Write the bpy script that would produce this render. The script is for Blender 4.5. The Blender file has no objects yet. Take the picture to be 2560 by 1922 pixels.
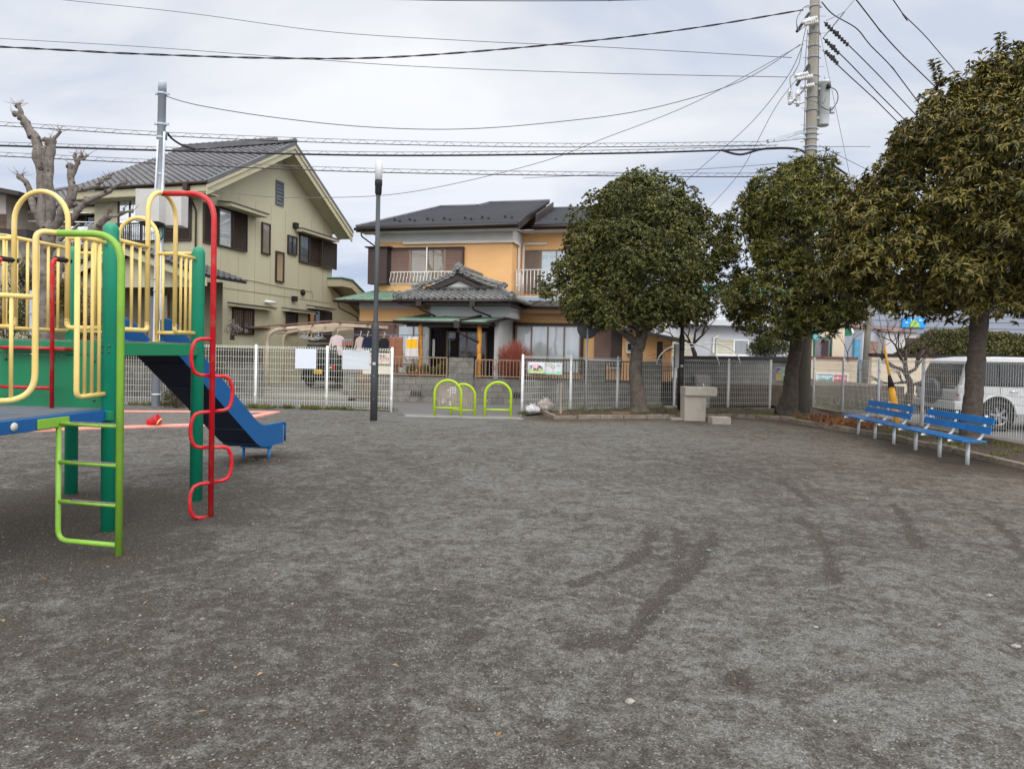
import bpy, bmesh, math, random
import numpy as np
from mathutils import Vector, Matrix, noise as mnoise
random.seed(7); rng = np.random.default_rng(7)
SC = bpy.context.scene; COL = SC.collection
R = math.radians
# ------------------------------------------------------------------ camera (24 mm phone lens, eye height 1.6 m)
FPX = 1707.0
ROLL, PITCH, SHIFT = 0.022, 0.0227, -37.5/2560
c_, s_ = math.cos(ROLL), math.sin(ROLL)
cp, sp = math.cos(PITCH), math.sin(PITCH)
FW = Vector((0, cp, -sp)); R0 = Vector((1, 0, 0)); U0 = Vector((0, sp, cp))
RT = R0*c_ + U0*s_; UP = U0*c_ - R0*s_
EYE = Vector((0, 0, 1.6))
def ray(px, py):
    return FW + RT*((px-1280)/FPX) + UP*(-(py-923.5)/FPX)
def G(px, py, z=0.0):
    d = ray(px, py); t = (z-EYE.z)/d.z; return EYE + d*t
def D(px, py, dist):
    d = ray(px, py); return EYE + d*(dist/d.y)
def XY(px, dist, py=890):
    p = D(px, py, dist); return p.x, p.y
cam_d = bpy.data.cameras.new('camera'); cam = bpy.data.objects.new('camera', cam_d); COL.objects.link(cam)
cam_d.sensor_width = 36; cam_d.lens = 36*FPX/2560; cam_d.shift_y = SHIFT; cam_d.clip_end = 3000; cam_d.clip_start = 0.05
M = Matrix((RT, UP, -FW)).transposed().to_4x4(); M.translation = EYE; cam.matrix_world = M
SC.camera = cam
# ------------------------------------------------------------------ world and sun (bright overcast)
wd = bpy.data.worlds.new('World'); SC.world = wd; wd.use_nodes = True
nt = wd.node_tree; nt.nodes.clear(); N = nt.nodes.new; L = nt.links.new
out = N('ShaderNodeOutputWorld'); bg = N('ShaderNodeBackground'); bg.inputs[1].default_value = 0.1
sky = N('ShaderNodeTexSky'); sky.sky_type = 'NISHITA'; sky.sun_disc = False
SUN_EL, SUN_ROT = R(38), R(162)
sky.sun_elevation = SUN_EL; sky.sun_rotation = SUN_ROT
tc = N('ShaderNodeTexCoord'); sep = N('ShaderNodeSeparateXYZ'); L(tc.outputs['Generated'], sep.inputs[0])
mx = N('ShaderNodeMath'); mx.operation = 'MAXIMUM'; mx.inputs[1].default_value = 0.0; L(sep.outputs[2], mx.inputs[0])
ad = N('ShaderNodeMath'); ad.inputs[1].default_value = 0.28; L(mx.outputs[0], ad.inputs[0])
dv = N('ShaderNodeVectorMath'); dv.operation = 'DIVIDE'; L(tc.outputs['Generated'], dv.inputs[0])
cb = N('ShaderNodeCombineXYZ')
for i in range(3): L(ad.outputs[0], cb.inputs[i])
L(cb.outputs[0], dv.inputs[1])
mp = N('ShaderNodeMapping'); mp.inputs['Scale'].default_value = (0.8, 1.25, 1.0); mp.inputs['Location'].default_value = (3.3, 1.7, 0); L(dv.outputs[0], mp.inputs[0])
n1 = N('ShaderNodeTexNoise'); n1.inputs['Scale'].default_value = 1.3; n1.inputs['Detail'].default_value = 7; n1.inputs['Roughness'].default_value = 0.52; n1.inputs['Distortion'].default_value = 0.3
L(mp.outputs[0], n1.inputs['Vector'])
rp = N('ShaderNodeValToRGB'); L(n1.outputs[0], rp.inputs[0])
e = rp.color_ramp.elements
e[0].position = 0.38; e[0].color = (0.58, 0.64, 0.755, 1)
e[1].position = 0.60; e[1].color = (0.91, 0.915, 0.935, 1)
q = e.new(0.47); q.color = (0.75, 0.77, 0.825, 1)
n2 = N('ShaderNodeTexNoise'); n2.inputs['Scale'].default_value = 0.9; n2.inputs['Detail'].default_value = 3; L(mp.outputs[0], n2.inputs['Vector'])
hue = N('ShaderNodeMix'); hue.data_type = 'RGBA'; hue.inputs[6].default_value = (1.03, 0.99, 0.985, 1); hue.inputs[7].default_value = (0.965, 1.01, 1.03, 1); L(n2.outputs[0], hue.inputs[0])
mu = N('ShaderNodeMix'); mu.data_type = 'RGBA'; mu.blend_type = 'MULTIPLY'; mu.inputs[0].default_value = 1; L(rp.outputs[0], mu.inputs[6]); L(hue.outputs[2], mu.inputs[7])
# darker, bluer towards the horizon
mr = N('ShaderNodeMapRange'); mr.inputs[1].default_value = 0.0; mr.inputs[2].default_value = 0.34; L(sep.outputs[2], mr.inputs[0])
el = N('ShaderNodeMix'); el.data_type = 'RGBA'; el.inputs[6].default_value = (0.72, 0.80, 0.96, 1); el.inputs[7].default_value = (1.06, 1.06, 1.05, 1); L(mr.outputs[0], el.inputs[0])
mu2 = N('ShaderNodeMix'); mu2.data_type = 'RGBA'; mu2.blend_type = 'MULTIPLY'; mu2.inputs[0].default_value = 1; L(mu.outputs[2], mu2.inputs[6]); L(el.outputs[2], mu2.inputs[7])
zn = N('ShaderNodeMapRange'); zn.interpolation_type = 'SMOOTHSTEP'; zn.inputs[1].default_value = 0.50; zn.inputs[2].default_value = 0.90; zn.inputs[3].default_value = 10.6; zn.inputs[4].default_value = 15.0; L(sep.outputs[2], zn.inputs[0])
# cloud glow added around the veiled sun, behind the camera, to light facing walls
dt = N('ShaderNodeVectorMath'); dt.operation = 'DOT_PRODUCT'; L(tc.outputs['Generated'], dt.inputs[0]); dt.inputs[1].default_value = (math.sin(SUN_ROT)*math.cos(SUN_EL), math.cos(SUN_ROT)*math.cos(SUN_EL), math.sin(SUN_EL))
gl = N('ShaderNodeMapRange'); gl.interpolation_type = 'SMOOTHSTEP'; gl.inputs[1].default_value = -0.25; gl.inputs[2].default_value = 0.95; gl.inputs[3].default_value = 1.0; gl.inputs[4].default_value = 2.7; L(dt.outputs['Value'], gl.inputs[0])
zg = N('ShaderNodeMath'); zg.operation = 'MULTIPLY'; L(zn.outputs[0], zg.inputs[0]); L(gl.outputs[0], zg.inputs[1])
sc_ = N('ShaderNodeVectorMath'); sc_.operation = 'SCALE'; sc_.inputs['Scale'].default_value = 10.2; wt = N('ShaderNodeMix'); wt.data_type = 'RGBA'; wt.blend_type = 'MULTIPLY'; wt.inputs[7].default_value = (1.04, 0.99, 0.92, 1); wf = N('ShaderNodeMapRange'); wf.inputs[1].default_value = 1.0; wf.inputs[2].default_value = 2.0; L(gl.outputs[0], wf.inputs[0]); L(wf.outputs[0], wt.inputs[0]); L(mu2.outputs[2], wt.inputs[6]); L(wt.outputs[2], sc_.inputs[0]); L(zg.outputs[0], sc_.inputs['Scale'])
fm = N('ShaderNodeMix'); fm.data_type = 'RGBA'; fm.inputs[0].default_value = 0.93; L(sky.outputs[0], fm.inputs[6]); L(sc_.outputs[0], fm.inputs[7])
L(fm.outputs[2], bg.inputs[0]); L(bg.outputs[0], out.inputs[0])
sd = bpy.data.lights.new('sun', 'SUN'); sd.energy = 1.1; sd.angle = R(25); sd.color = (1.0, 0.95, 0.88)
so = bpy.data.objects.new('sun', sd); COL.objects.link(so); so.location = (0, 0, 30)
az = SUN_ROT
sdir = Vector((math.sin(az)*math.cos(SUN_EL), math.cos(az)*math.cos(SUN_EL), math.sin(SUN_EL)))
so.rotation_euler = sdir.to_track_quat('Z', 'Y').to_euler()
SC.view_settings.view_transform = 'Standard'; SC.view_settings.look = 'None'; SC.view_settings.exposure = 0.0; SC.view_settings.gamma = 1.0
SC.cycles.max_bounces = 6; SC.cycles.diffuse_bounces = 3; SC.cycles.transparent_max_bounces = 16
# ------------------------------------------------------------------ materials
MATS = {}
def mat(name, col, rough=0.7, var=0.12, vs=3.0, bump=0.0, bs=40.0, metal=0.0, dirt=None, dirt_s=1.2, dirt_a=0.45, spec=0.4, streak=False, coord='Object', isl=None):
    if name in MATS: return MATS[name]
    m = bpy.data.materials.new(name); m.use_nodes = True; t = m.node_tree; n = t.nodes.new; l = t.links.new
    b = t.nodes['Principled BSDF']; b.inputs['Roughness'].default_value = rough; b.inputs['Metallic'].default_value = metal
    b.inputs['Specular IOR Level'].default_value = spec
    tcn = n('ShaderNodeTexCoord'); src = tcn.outputs[coord]
    nz = n('ShaderNodeTexNoise'); nz.inputs['Scale'].default_value = vs; nz.inputs['Detail'].default_value = 6; nz.inputs['Roughness'].default_value = 0.62
    if streak:
        mpp = n('ShaderNodeMapping'); mpp.inputs['Scale'].default_value = (1, 1, 0.14); l(src, mpp.inputs[0]); l(mpp.outputs[0], nz.inputs['Vector'])
    else: l(src, nz.inputs['Vector'])
    r = n('ShaderNodeMapRange'); r.inputs[1].default_value = 0.3; r.inputs[2].default_value = 0.7; r.inputs[3].default_value = 1-var; r.inputs[4].default_value = 1+var
    l(nz.outputs[0], r.inputs[0])
    s = n('ShaderNodeVectorMath'); s.operation = 'SCALE'; s.inputs[0].default_value = col[:3]; l(r.outputs[0], s.inputs['Scale'])
    o = s.outputs[0]
    if isl:
        ge = n('ShaderNodeNewGeometry'); rr = n('ShaderNodeValToRGB'); l(ge.outputs['Random Per Island'], rr.inputs[0])
        els = rr.color_ramp.elements; els[0].color = (*isl[0], 1); els[1].color = (*isl[-1], 1); 
        for k in range(1, len(isl)-1): els.new(k/(len(isl)-1)).color = (*isl[k], 1)
        mm = n('ShaderNodeVectorMath'); mm.operation = 'MULTIPLY'; l(o, mm.inputs[0]); l(rr.outputs[0], mm.inputs[1]); o = mm.outputs[0]
    if dirt:
        nd = n('ShaderNodeTexNoise'); nd.inputs['Scale'].default_value = dirt_s; nd.inputs['Detail'].default_value = 8; nd.inputs['Roughness'].default_value = 0.7
        mpp = n('ShaderNodeMapping'); mpp.inputs['Scale'].default_value = (1, 1, 0.25 if streak else 1); mpp.inputs['Location'].default_value = (5, 3, 1); l(src, mpp.inputs[0]); l(mpp.outputs[0], nd.inputs['Vector'])
        rd = n('ShaderNodeMapRange'); rd.inputs[1].default_value = 0.48; rd.inputs[2].default_value = 0.75; rd.inputs[4].default_value = dirt_a; l(nd.outputs[0], rd.inputs[0])
        mi = n('ShaderNodeMix'); mi.data_type = 'RGBA'; l(rd.outputs[0], mi.inputs[0]); l(o, mi.inputs[6]); mi.inputs[7].default_value = (*dirt, 1); o = mi.outputs[2]
    l(o, b.inputs['Base Color'])
    if bump > 0:
        nb = n('ShaderNodeTexNoise'); nb.inputs['Scale'].default_value = bs; nb.inputs['Detail'].default_value = 5; l(src, nb.inputs['Vector'])
        bp = n('ShaderNodeBump'); bp.inputs['Strength'].default_value = bump; bp.inputs['Distance'].default_value = 0.02; l(nb.outputs[0], bp.inputs['Height']); l(bp.outputs[0], b.inputs['Normal'])
    MATS[name] = m; return m
def brickmat(name, c1, c2, mortar, bw, bh, ms=0.01, rough=0.9, var=0.2, dirt=(0.03,0.03,0.028), bump=0.4, along='X'):
    if name in MATS: return MATS[name]
    m = bpy.data.materials.new(name); m.use_nodes = True; t = m.node_tree; n = t.nodes.new; l = t.links.new
    b = t.nodes['Principled BSDF']; b.inputs['Roughness'].default_value = rough
    tcn = n('ShaderNodeTexCoord'); se = n('ShaderNodeSeparateXYZ'); l(tcn.outputs['Object'], se.inputs[0])
    co = n('ShaderNodeCombineXYZ'); l(se.outputs[0 if along == 'X' else 1], co.inputs[0]); l(se.outputs[2], co.inputs[1])
    br = n('ShaderNodeTexBrick'); l(co.outputs[0], br.inputs['Vector'])
    br.inputs['Color1'].default_value = (*c1, 1); br.inputs['Color2'].default_value = (*c2, 1); br.inputs['Mortar'].default_value = (*mortar, 1)
    br.inputs['Scale'].default_value = 1; br.inputs['Mortar Size'].default_value = ms; br.inputs['Brick Width'].default_value = bw; br.inputs['Row Height'].default_value = bh
    nz = n('ShaderNodeTexNoise'); nz.inputs['Scale'].default_value = 1.6; nz.inputs['Detail'].default_value = 9; nz.inputs['Roughness'].default_value = 0.72; l(tcn.outputs['Object'], nz.inputs['Vector'])
    rd = n('ShaderNodeMapRange'); rd.inputs[1].default_value = 0.46; rd.inputs[2].default_value = 0.68; rd.inputs[4].default_value = 0.75; l(nz.outputs[0], rd.inputs[0])
    mi = n('ShaderNodeMix'); mi.data_type = 'RGBA'; l(rd.outputs[0], mi.inputs[0]); l(br.outputs[0], mi.inputs[6]); mi.inputs[7].default_value = (*dirt, 1)
    n2_ = n('ShaderNodeTexNoise'); n2_.inputs['Scale'].default_value = 30; n2_.inputs['Detail'].default_value = 4; l(tcn.outputs['Object'], n2_.inputs['Vector'])
    r2 = n('ShaderNodeMapRange'); r2.inputs[3].default_value = 1-var; r2.inputs[4].default_value = 1+var; l(n2_.outputs[0], r2.inputs[0])
    sc2 = n('ShaderNodeVectorMath'); sc2.operation = 'SCALE'; l(mi.outputs[2], sc2.inputs[0]); l(r2.outputs[0], sc2.inputs['Scale']); l(sc2.outputs[0], b.inputs['Base Color'])
    bp = n('ShaderNodeBump'); bp.inputs['Strength'].default_value = bump; bp.inputs['Distance'].default_value = 0.02; l(n2_.outputs[0], bp.inputs['Height']); l(bp.outputs[0], b.inputs['Normal'])
    MATS[name] = m; return m
def glassmat(name, tint=(0.93,0.95,0.96), refl=0.10):
    if name in MATS: return MATS[name]
    m = bpy.data.materials.new(name); m.use_nodes = True; t = m.node_tree; t.nodes.clear(); n = t.nodes.new; l = t.links.new
    o = n('ShaderNodeOutputMaterial'); mi = n('ShaderNodeMixShader'); tr = n('ShaderNodeBsdfTransparent'); gl = n('ShaderNodeBsdfGlossy')
    tr.inputs[0].default_value = (*tint, 1); gl.inputs['Roughness'].default_value = 0.03; gl.inputs[0].default_value = (0.9,0.93,0.95,1)
    nz = n('ShaderNodeTexNoise'); nz.inputs['Scale'].default_value = 0.9; bp = n('ShaderNodeBump'); bp.inputs['Strength'].default_value = 0.25; bp.inputs['Distance'].default_value = 0.03
    tcn = n('ShaderNodeTexCoord'); l(tcn.outputs['Object'], nz.inputs['Vector']); l(nz.outputs[0], bp.inputs['Height']); l(bp.outputs[0], gl.inputs['Normal'])
    lw = n('ShaderNodeLayerWeight'); lw.inputs[0].default_value = 0.35
    mr_ = n('ShaderNodeMapRange'); mr_.inputs[3].default_value = refl; mr_.inputs[4].default_value = 0.55; l(lw.outputs['Fresnel'], mr_.inputs[0])
    l(mr_.outputs[0], mi.inputs[0]); l(tr.outputs[0], mi.inputs[1]); l(gl.outputs[0], mi.inputs[2]); l(mi.outputs[0], o.inputs[0])
    MATS[name] = m; return m
# ------------------------------------------------------------------ mesh builder
class MB:
    def __init__(s): s.v = []; s.f = []; s.mi = []; s.sm = []
    def add(s, vs, fs, mi=0, smooth=False):
        o = len(s.v); s.v += [tuple(p) for p in vs]
        for f in fs: s.f.append(tuple(i+o for i in f)); s.mi.append(mi); s.sm.append(smooth)
        return s
    def hexa(s, p, mi=0):   # 8 points, bottom ring then top ring
        return s.add(p, [(3,2,1,0),(4,5,6,7),(0,1,5,4),(1,2,6,5),(2,3,7,6),(3,0,4,7)], mi)
    def box(s, x0, x1, y0, y1, z0, z1, mi=0, T=None):
        p = [(x0,y0,z0),(x1,y0,z0),(x1,y1,z0),(x0,y1,z0),(x0,y0,z1),(x1,y0,z1),(x1,y1,z1),(x0,y1,z1)]
        if T: p = [T(*q) for q in p]
        return s.hexa(p, mi)
    def bar(s, a, b, w, h, mi=0, up=(0,0,1)):
        a = Vector(a); b = Vector(b); d = (b-a).normalized(); u = Vector(up); x = d.cross(u)
        if x.length < 1e-4: x = d.cross(Vector((1,0,0)))
        x.normalize(); y = x.cross(d); x *= w/2; y *= h/2
        return s.hexa([a-x-y, a+x-y, a+x+y, a-x+y, b-x-y, b+x-y, b+x+y, b-x+y], mi)
    def tube(s, pts, r, seg=10, mi=0, caps=True, smooth=True):
        pts = [Vector(p) for p in pts]; n = len(pts); rs = r if isinstance(r, (list, tuple)) else [r]*n
        vs = []; prev = None
        for i, p in enumerate(pts):
            t = (pts[min(i+1, n-1)] - pts[max(i-1, 0)])
            if t.length < 1e-9: t = Vector((0,0,1))
            t.normalize()
            if prev is None:
                a = t.orthogonal().normalized()
                ref = Vector((0,0,1)) if abs(t.z) < 0.9 else Vector((1,0,0)); a = (ref - t*ref.dot(t)).normalized()
            else: a = (prev - t*prev.dot(t)); a = a.normalized() if a.length > 1e-6 else t.orthogonal().normalized()
            prev = a; b = t.cross(a)
            for k in range(seg):
                an = 2*math.pi*k/seg; vs.append(p + (a*math.cos(an) + b*math.sin(an))*rs[i])
        fs = []
        for i in range(n-1):
            for k in range(seg):
                k2 = (k+1) % seg; fs.append((i*seg+k, i*seg+k2, (i+1)*seg+k2, (i+1)*seg+k))
        s.add(vs, fs, mi, smooth)
        if caps:
            o = len(s.v) - n*seg
            s.f.append(tuple(o+k for k in range(seg))[::-1]); s.mi.append(mi); s.sm.append(False)
            s.f.append(tuple(o+(n-1)*seg+k for k in range(seg))); s.mi.append(mi); s.sm.append(False)
        return s
    def lathe(s, c, prof, seg=20, mi=0, axis=(0,0,1), smooth=True, caps=True):   # prof: (r, h)
        ax = Vector(axis).normalized(); a = ax.orthogonal().normalized(); b = ax.cross(a); c = Vector(c); vs = []; fs = []
        for r, h in prof:
            for k in range(seg):
                an = 2*math.pi*k/seg; vs.append(c + ax*h + (a*math.cos(an)+b*math.sin(an))*r)
        for i in range(len(prof)-1):
            for k in range(seg):
                k2 = (k+1) % seg; fs.append((i*seg+k, i*seg+k2, (i+1)*seg+k2, (i+1)*seg+k))
        s.add(vs, fs, mi, smooth)
        o = len(s.v) - len(prof)*seg
        for i0 in (0, len(prof)-1):
            if caps and prof[i0][0] > 1e-5: s.f.append(tuple(o+i0*seg+k for k in range(seg))); s.mi.append(mi); s.sm.append(False)
        return s
    def prism(s, poly, ext, mi=0):   # poly: list of 3d points, ext: vector
        n = len(poly); e = Vector(ext); p = [Vector(q) for q in poly]
        vs = p + [q+e for q in p]
        fs = [tuple(range(n))[::-1], tuple(range(n, 2*n))] + [(i, (i+1) % n, n+(i+1) % n, n+i) for i in range(n)]
        return s.add(vs, fs, mi)
    def build(s, name, mats, parent=None, loc=None, fix=True, bevel=0.0):
        base = Vector((0,0,0)); q = parent
        while q is not None: base = base + q.location; q = q.parent
        L0 = Vector(loc) if loc is not None else Vector((0,0,0))
        off = base + L0
        me = bpy.data.meshes.new(name); me.from_pydata([(v[0]-off.x, v[1]-off.y, v[2]-off.z) for v in s.v], [], s.f)
        if not isinstance(mats, (list, tuple)): mats = [mats]
        for m in mats: me.materials.append(m)
        me.polygons.foreach_set('material_index', s.mi); me.polygons.foreach_set('use_smooth', s.sm)
        if fix and len(s.f) < 60000:
            bm = bmesh.new(); bm.from_mesh(me); bmesh.ops.recalc_face_normals(bm, faces=bm.faces); bm.to_mesh(me); bm.free()
        me.update()
        o = bpy.data.objects.new(name, me); COL.objects.link(o); o.location = L0
        if parent: o.parent = parent
        if bevel > 0:
            b = o.modifiers.new('bevel', 'BEVEL'); b.width = bevel; b.segments = 2; b.limit_method = 'ANGLE'; b.angle_limit = R(50)
        return o
def tag(o, label, cat, group=None, kind=None):
    o['label'] = label; o['category'] = cat
    if group: o['group'] = group
    if kind: o['kind'] = kind
    return o
def thing(name, label, cat, loc=(0,0,0), group=None, kind=None):
    o = bpy.data.objects.new(name, None); COL.objects.link(o); o.location = loc; o.empty_display_size = 0.2
    return tag(o, label, cat, group, kind)
def structure(o, label=None):
    o['kind'] = 'structure'
    if label: o['label'] = label
    return o
def copy_tree(o, parent=None):
    c = o.copy(); COL.objects.link(c); c.parent = parent
    for ch in list(o.children): copy_tree(ch, c)
    return c
def fillet(pts, r, n=6):
    pts = [Vector(p) for p in pts]; outp = [pts[0]]
    for i in range(1, len(pts)-1):
        a, b, c = pts[i-1], pts[i], pts[i+1]; d1 = (a-b); d2 = (c-b); rr = min(r, d1.length*0.49, d2.length*0.49)
        p0 = b + d1.normalized()*rr; p1 = b + d2.normalized()*rr
        for k in range(n+1):
            t = k/n; outp.append(p0*(1-t)**2 + b*2*t*(1-t) + p1*t*t)
    outp.append(pts[-1]); return outp
class Fr:   # wall frame: s along the wall, n outwards, z up (k: size factor about the eye height)
    def __init__(f, ox, oy, ax, ay, k=1.0):
        f.o = Vector((ox*k, oy*k, 0)); d = Vector((ax-ox, ay-oy, 0)); f.L = d.length*k; f.S = d.normalized(); f.N = Vector((f.S.y, -f.S.x, 0)); f.k = k
    def P(f, s, n, z): return f.o + f.S*(s*f.k) + f.N*(n*f.k) + Vector((0,0,1.6+(z-1.6)*f.k))
    def T(f): return lambda s, n, z: f.P(s, n, z)
    def box(f, mb, s0, s1, n0, n1, z0, z1, mi=0): mb.box(s0, s1, n0, n1, z0, z1, mi, f.P); return mb
    def sz(f, px, py, n=0.0):   # wall coordinates seen at a photo pixel
        d = ray(px, py); o = f.o + f.N*(n*f.k); t = (o-Vector((EYE.x,EYE.y,0))).dot(f.N) / (d.x*f.N.x+d.y*f.N.y)
        h = EYE + d*t; return ((h-f.o).dot(f.S)/f.k, 1.6+(h.z-1.6)/f.k)
# ------------------------------------------------------------------ roofs
def inside(poly, x, y):
    c = False; n = len(poly)
    for i in range(n):
        x1, y1 = poly[i]; x2, y2 = poly[(i+1) % n]
        if (y1 > y) != (y2 > y) and x < (x2-x1)*(y-y1)/(y2-y1)+x1: c = not c
    return c
def roof_plane(mb, pts, row=0.24, colw=0.27, amp=0.022, step=0.02, thick=0.06, wave=True, mi=0, under=1):
    """pts: planar polygon (3d), pts[0]->pts[1] is the eave. Courses rise from the eave."""
    p = [Vector(q) for q in pts]; o = p[0]; u = (p[1]-p[0]).normalized()
    nrm = Vector((0,0,0))
    for i in range(1, len(p)-1): nrm += (p[i]-p[0]).cross(p[i+1]-p[0])
    nrm.normalize()
    if nrm.z < 0: nrm = -nrm
    v = nrm.cross(u).normalized()
    if v.z < 0: v = -v
    uv = [((q-o).dot(u), (q-o).dot(v)) for q in p]
    u0, u1 = min(a for a, b in uv), max(a for a, b in uv); v0, v1 = min(b for a, b in uv), max(b for a, b in uv)
    mb.prism([q - nrm*(thick+0.012) for q in p], nrm*thick, under)
    nr = max(1, int(math.ceil((v1-v0)/row))); 
    def span(vv):
        xs = []
        for i in range(len(uv)):
            a, b = uv[i], uv[(i+1) % len(uv)]
            if (a[1] > vv) != (b[1] > vv): xs.append(a[0]+(b[0]-a[0])*(vv-a[1])/(b[1]-a[1]))
        xs.sort(); return [(xs[k], xs[k+1]) for k in range(0, len(xs)-1, 2)]
    for r in range(nr):
        va = v0+r*row; vb = min(va+row, v1); vm = (va+vb)/2
        for (xa, xb) in span(vm):
            xsb = span(min(va+0.001, v1-0.001)); 
            ns = max(1, int((xb-xa)/(colw/6))) if wave else max(1, int((xb-xa)/1.5))
            vs = []; fs = []
            for k in range(ns+1):
                x = xa+(xb-xa)*k/ns
                if wave:
                    ph = (x-u0)/colw; fr = ph-math.floor(ph); h = amp*(1 if fr < 0.3 else 0)*math.sin(math.pi*min(fr,0.3)/0.3)*1.6 - amp*0.5*math.sin(math.pi*(max(fr,0.3)-0.3)/0.7)
                else: h = 0
                q0 = o+u*x+v*va+nrm*(h+step+0.012); q1 = o+u*x+v*vb+nrm*(h+0.008)
                vs += [q0-nrm*step*1.3, q0, q1]
            for k in range(ns):
                a = 3*k; fs += [(a, a+3, a+4, a+1), (a+1, a+4, a+5, a+2)]
            mb.add(vs, fs, mi, False)
def leaves(name, C, A, Nn, Ln, Wd, mats, parent=None, loc=None, mi=None, fold=0.25, curl=0.0):
    """C base points, A axes, Nn leaf normals (arrays), Ln lengths, Wd widths -> one mesh of folded leaves."""
    n = len(C); A = A/np.linalg.norm(A, axis=1)[:, None]; B = np.cross(A, Nn); B /= (np.linalg.norm(B, axis=1)[:, None]+1e-9); Nn = np.cross(B, A)
    tip = C + A*Ln[:, None] - Nn*(Ln*curl)[:, None]; mid = C + A*(Ln*0.45)[:, None]
    l = mid + B*(Wd*0.5)[:, None] + Nn*(Wd*fold)[:, None]; r = mid - B*(Wd*0.5)[:, None] + Nn*(Wd*fold)[:, None]
    V = np.empty((n, 4, 3)); V[:, 0] = C; V[:, 1] = l; V[:, 2] = tip; V[:, 3] = r
    base = np.zeros(3); q = parent
    while q is not None: base = base + np.array(q.location); q = q.parent
    L0 = np.array(loc) if loc is not None else np.zeros(3)
    V -= (base+L0)
    F = np.empty((n, 2, 3), np.int32); i4 = np.arange(n)*4
    F[:, 0, 0] = i4; F[:, 0, 1] = i4+1; F[:, 0, 2] = i4+2; F[:, 1, 0] = i4; F[:, 1, 1] = i4+2; F[:, 1, 2] = i4+3
    me = bpy.data.meshes.new(name); me.vertices.add(n*4); me.vertices.foreach_set('co', V.ravel())
    me.loops.add(n*6); me.loops.foreach_set('vertex_index', F.ravel()); me.polygons.add(n*2)
    me.polygons.foreach_set('loop_start', np.arange(n*2)*3)
    if not isinstance(mats, (list, tuple)): mats = [mats]
    for m in mats: me.materials.append(m)
    if mi is not None: me.polygons.foreach_set('material_index', np.repeat(mi, 2).astype(np.int32))
    me.update(calc_edges=True); me.validate()
    o = bpy.data.objects.new(name, me); COL.objects.link(o); o.location = tuple(L0)
    if parent: o.parent = parent
    return o
def rand_dirs(n):
    v = rng.normal(size=(n, 3)); return v/np.linalg.norm(v, axis=1)[:, None]
# ------------------------------------------------------------------ shared materials
m_green = mat('green_paint', (0.005,0.225,0.125), 0.38, 0.10, 2, dirt=(0.03,0.12,0.08), dirt_s=3, dirt_a=0.3)
m_panelg = mat('green_panel_paint', (0.010,0.20,0.085), 0.45, 0.12, 1.5, dirt=(0.05,0.14,0.08), dirt_s=2.5, dirt_a=0.4)
m_lime = mat('lime_paint', (0.21,0.42,0.045), 0.4, 0.10, 3, dirt=(0.12,0.16,0.06), dirt_s=6, dirt_a=0.35)
m_yel = mat('yellow_paint', (0.74,0.545,0.175), 0.42, 0.08, 2, dirt=(0.78,0.66,0.36), dirt_s=2.2, dirt_a=0.8)
m_red = mat('red_paint', (0.50,0.008,0.016), 0.32, 0.10, 3, dirt=(0.36,0.12,0.10), dirt_s=9, dirt_a=0.6)
m_blue = mat('blue_paint', (0.007,0.085,0.26), 0.42, 0.10, 2, dirt=(0.03,0.10,0.2), dirt_s=4, dirt_a=0.4)
m_slide = mat('slide_plastic', (0.005,0.095,0.28), 0.42, 0.07, 2, dirt=(0.05,0.1,0.18), dirt_s=3, dirt_a=0.25)
m_slideu = mat('slide_underside', (0.012,0.022,0.05), 0.7, 0.2, 2)
m_bolt = mat('bolt_steel', (0.10,0.09,0.085), 0.5, 0.2, 20, metal=0.7)
m_blk = mat('black_rubber', (0.012,0.012,0.013), 0.75, 0.2, 8)
m_worn = mat('worn_tread', (0.16,0.14,0.125), 0.85, 0.3, 25, bump=0.4)
m_white = mat('white_paint', (0.80,0.81,0.80), 0.45, 0.05, 3, dirt=(0.45,0.42,0.36), dirt_s=5, dirt_a=0.35)
m_whiteo = mat('old_white_paint', (0.55,0.56,0.54), 0.5, 0.1, 3, dirt=(0.3,0.28,0.24), dirt_s=4, dirt_a=0.5)
m_galv = mat('galvanised_steel', (0.42,0.47,0.53), 0.5, 0.12, 4, streak=True)
m_dpole = mat('dark_grey_pole_paint', (0.045,0.05,0.055), 0.5, 0.15, 3, streak=True)
m_brpole = mat('brown_black_pole_paint', (0.020,0.013,0.011), 0.5, 0.15, 3)
m_conc = mat('concrete', (0.30,0.28,0.25), 0.9, 0.15, 6, bump=0.5, bs=90, dirt=(0.13,0.12,0.10), dirt_s=2.0, dirt_a=0.7)
m_concp = mat('pole_concrete', (0.23,0.21,0.175), 0.9, 0.12, 5, bump=0.35, bs=60, dirt=(0.17,0.15,0.13), dirt_s=1.5, dirt_a=0.6, streak=True)
m_foun = mat('exposed_aggregate', (0.35,0.315,0.265), 0.92, 0.22, 60, bump=0.7, bs=140, dirt=(0.17,0.14,0.11), dirt_s=1.8, dirt_a=0.75)
m_kerb = mat('kerb_concrete', (0.23,0.19,0.15), 0.93, 0.2, 9, bump=0.6, bs=70, dirt=(0.09,0.075,0.055), dirt_s=2.5, dirt_a=0.8)
m_pink = mat('pink_rubber_border', (0.62,0.26,0.21), 0.85, 0.15, 12, bump=0.3, bs=80, dirt=(0.62,0.42,0.34), dirt_s=2, dirt_a=0.6)
m_soil = mat('bed_soil', (0.075,0.055,0.04), 0.97, 0.35, 5, bump=1.0, bs=45, dirt=(0.11,0.09,0.045), dirt_s=1.4, dirt_a=0.8)
m_asph = mat('asphalt', (0.125,0.122,0.12), 0.92, 0.15, 30, bump=0.4, bs=150, dirt=(0.085,0.085,0.088), dirt_s=0.7, dirt_a=0.7)
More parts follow.
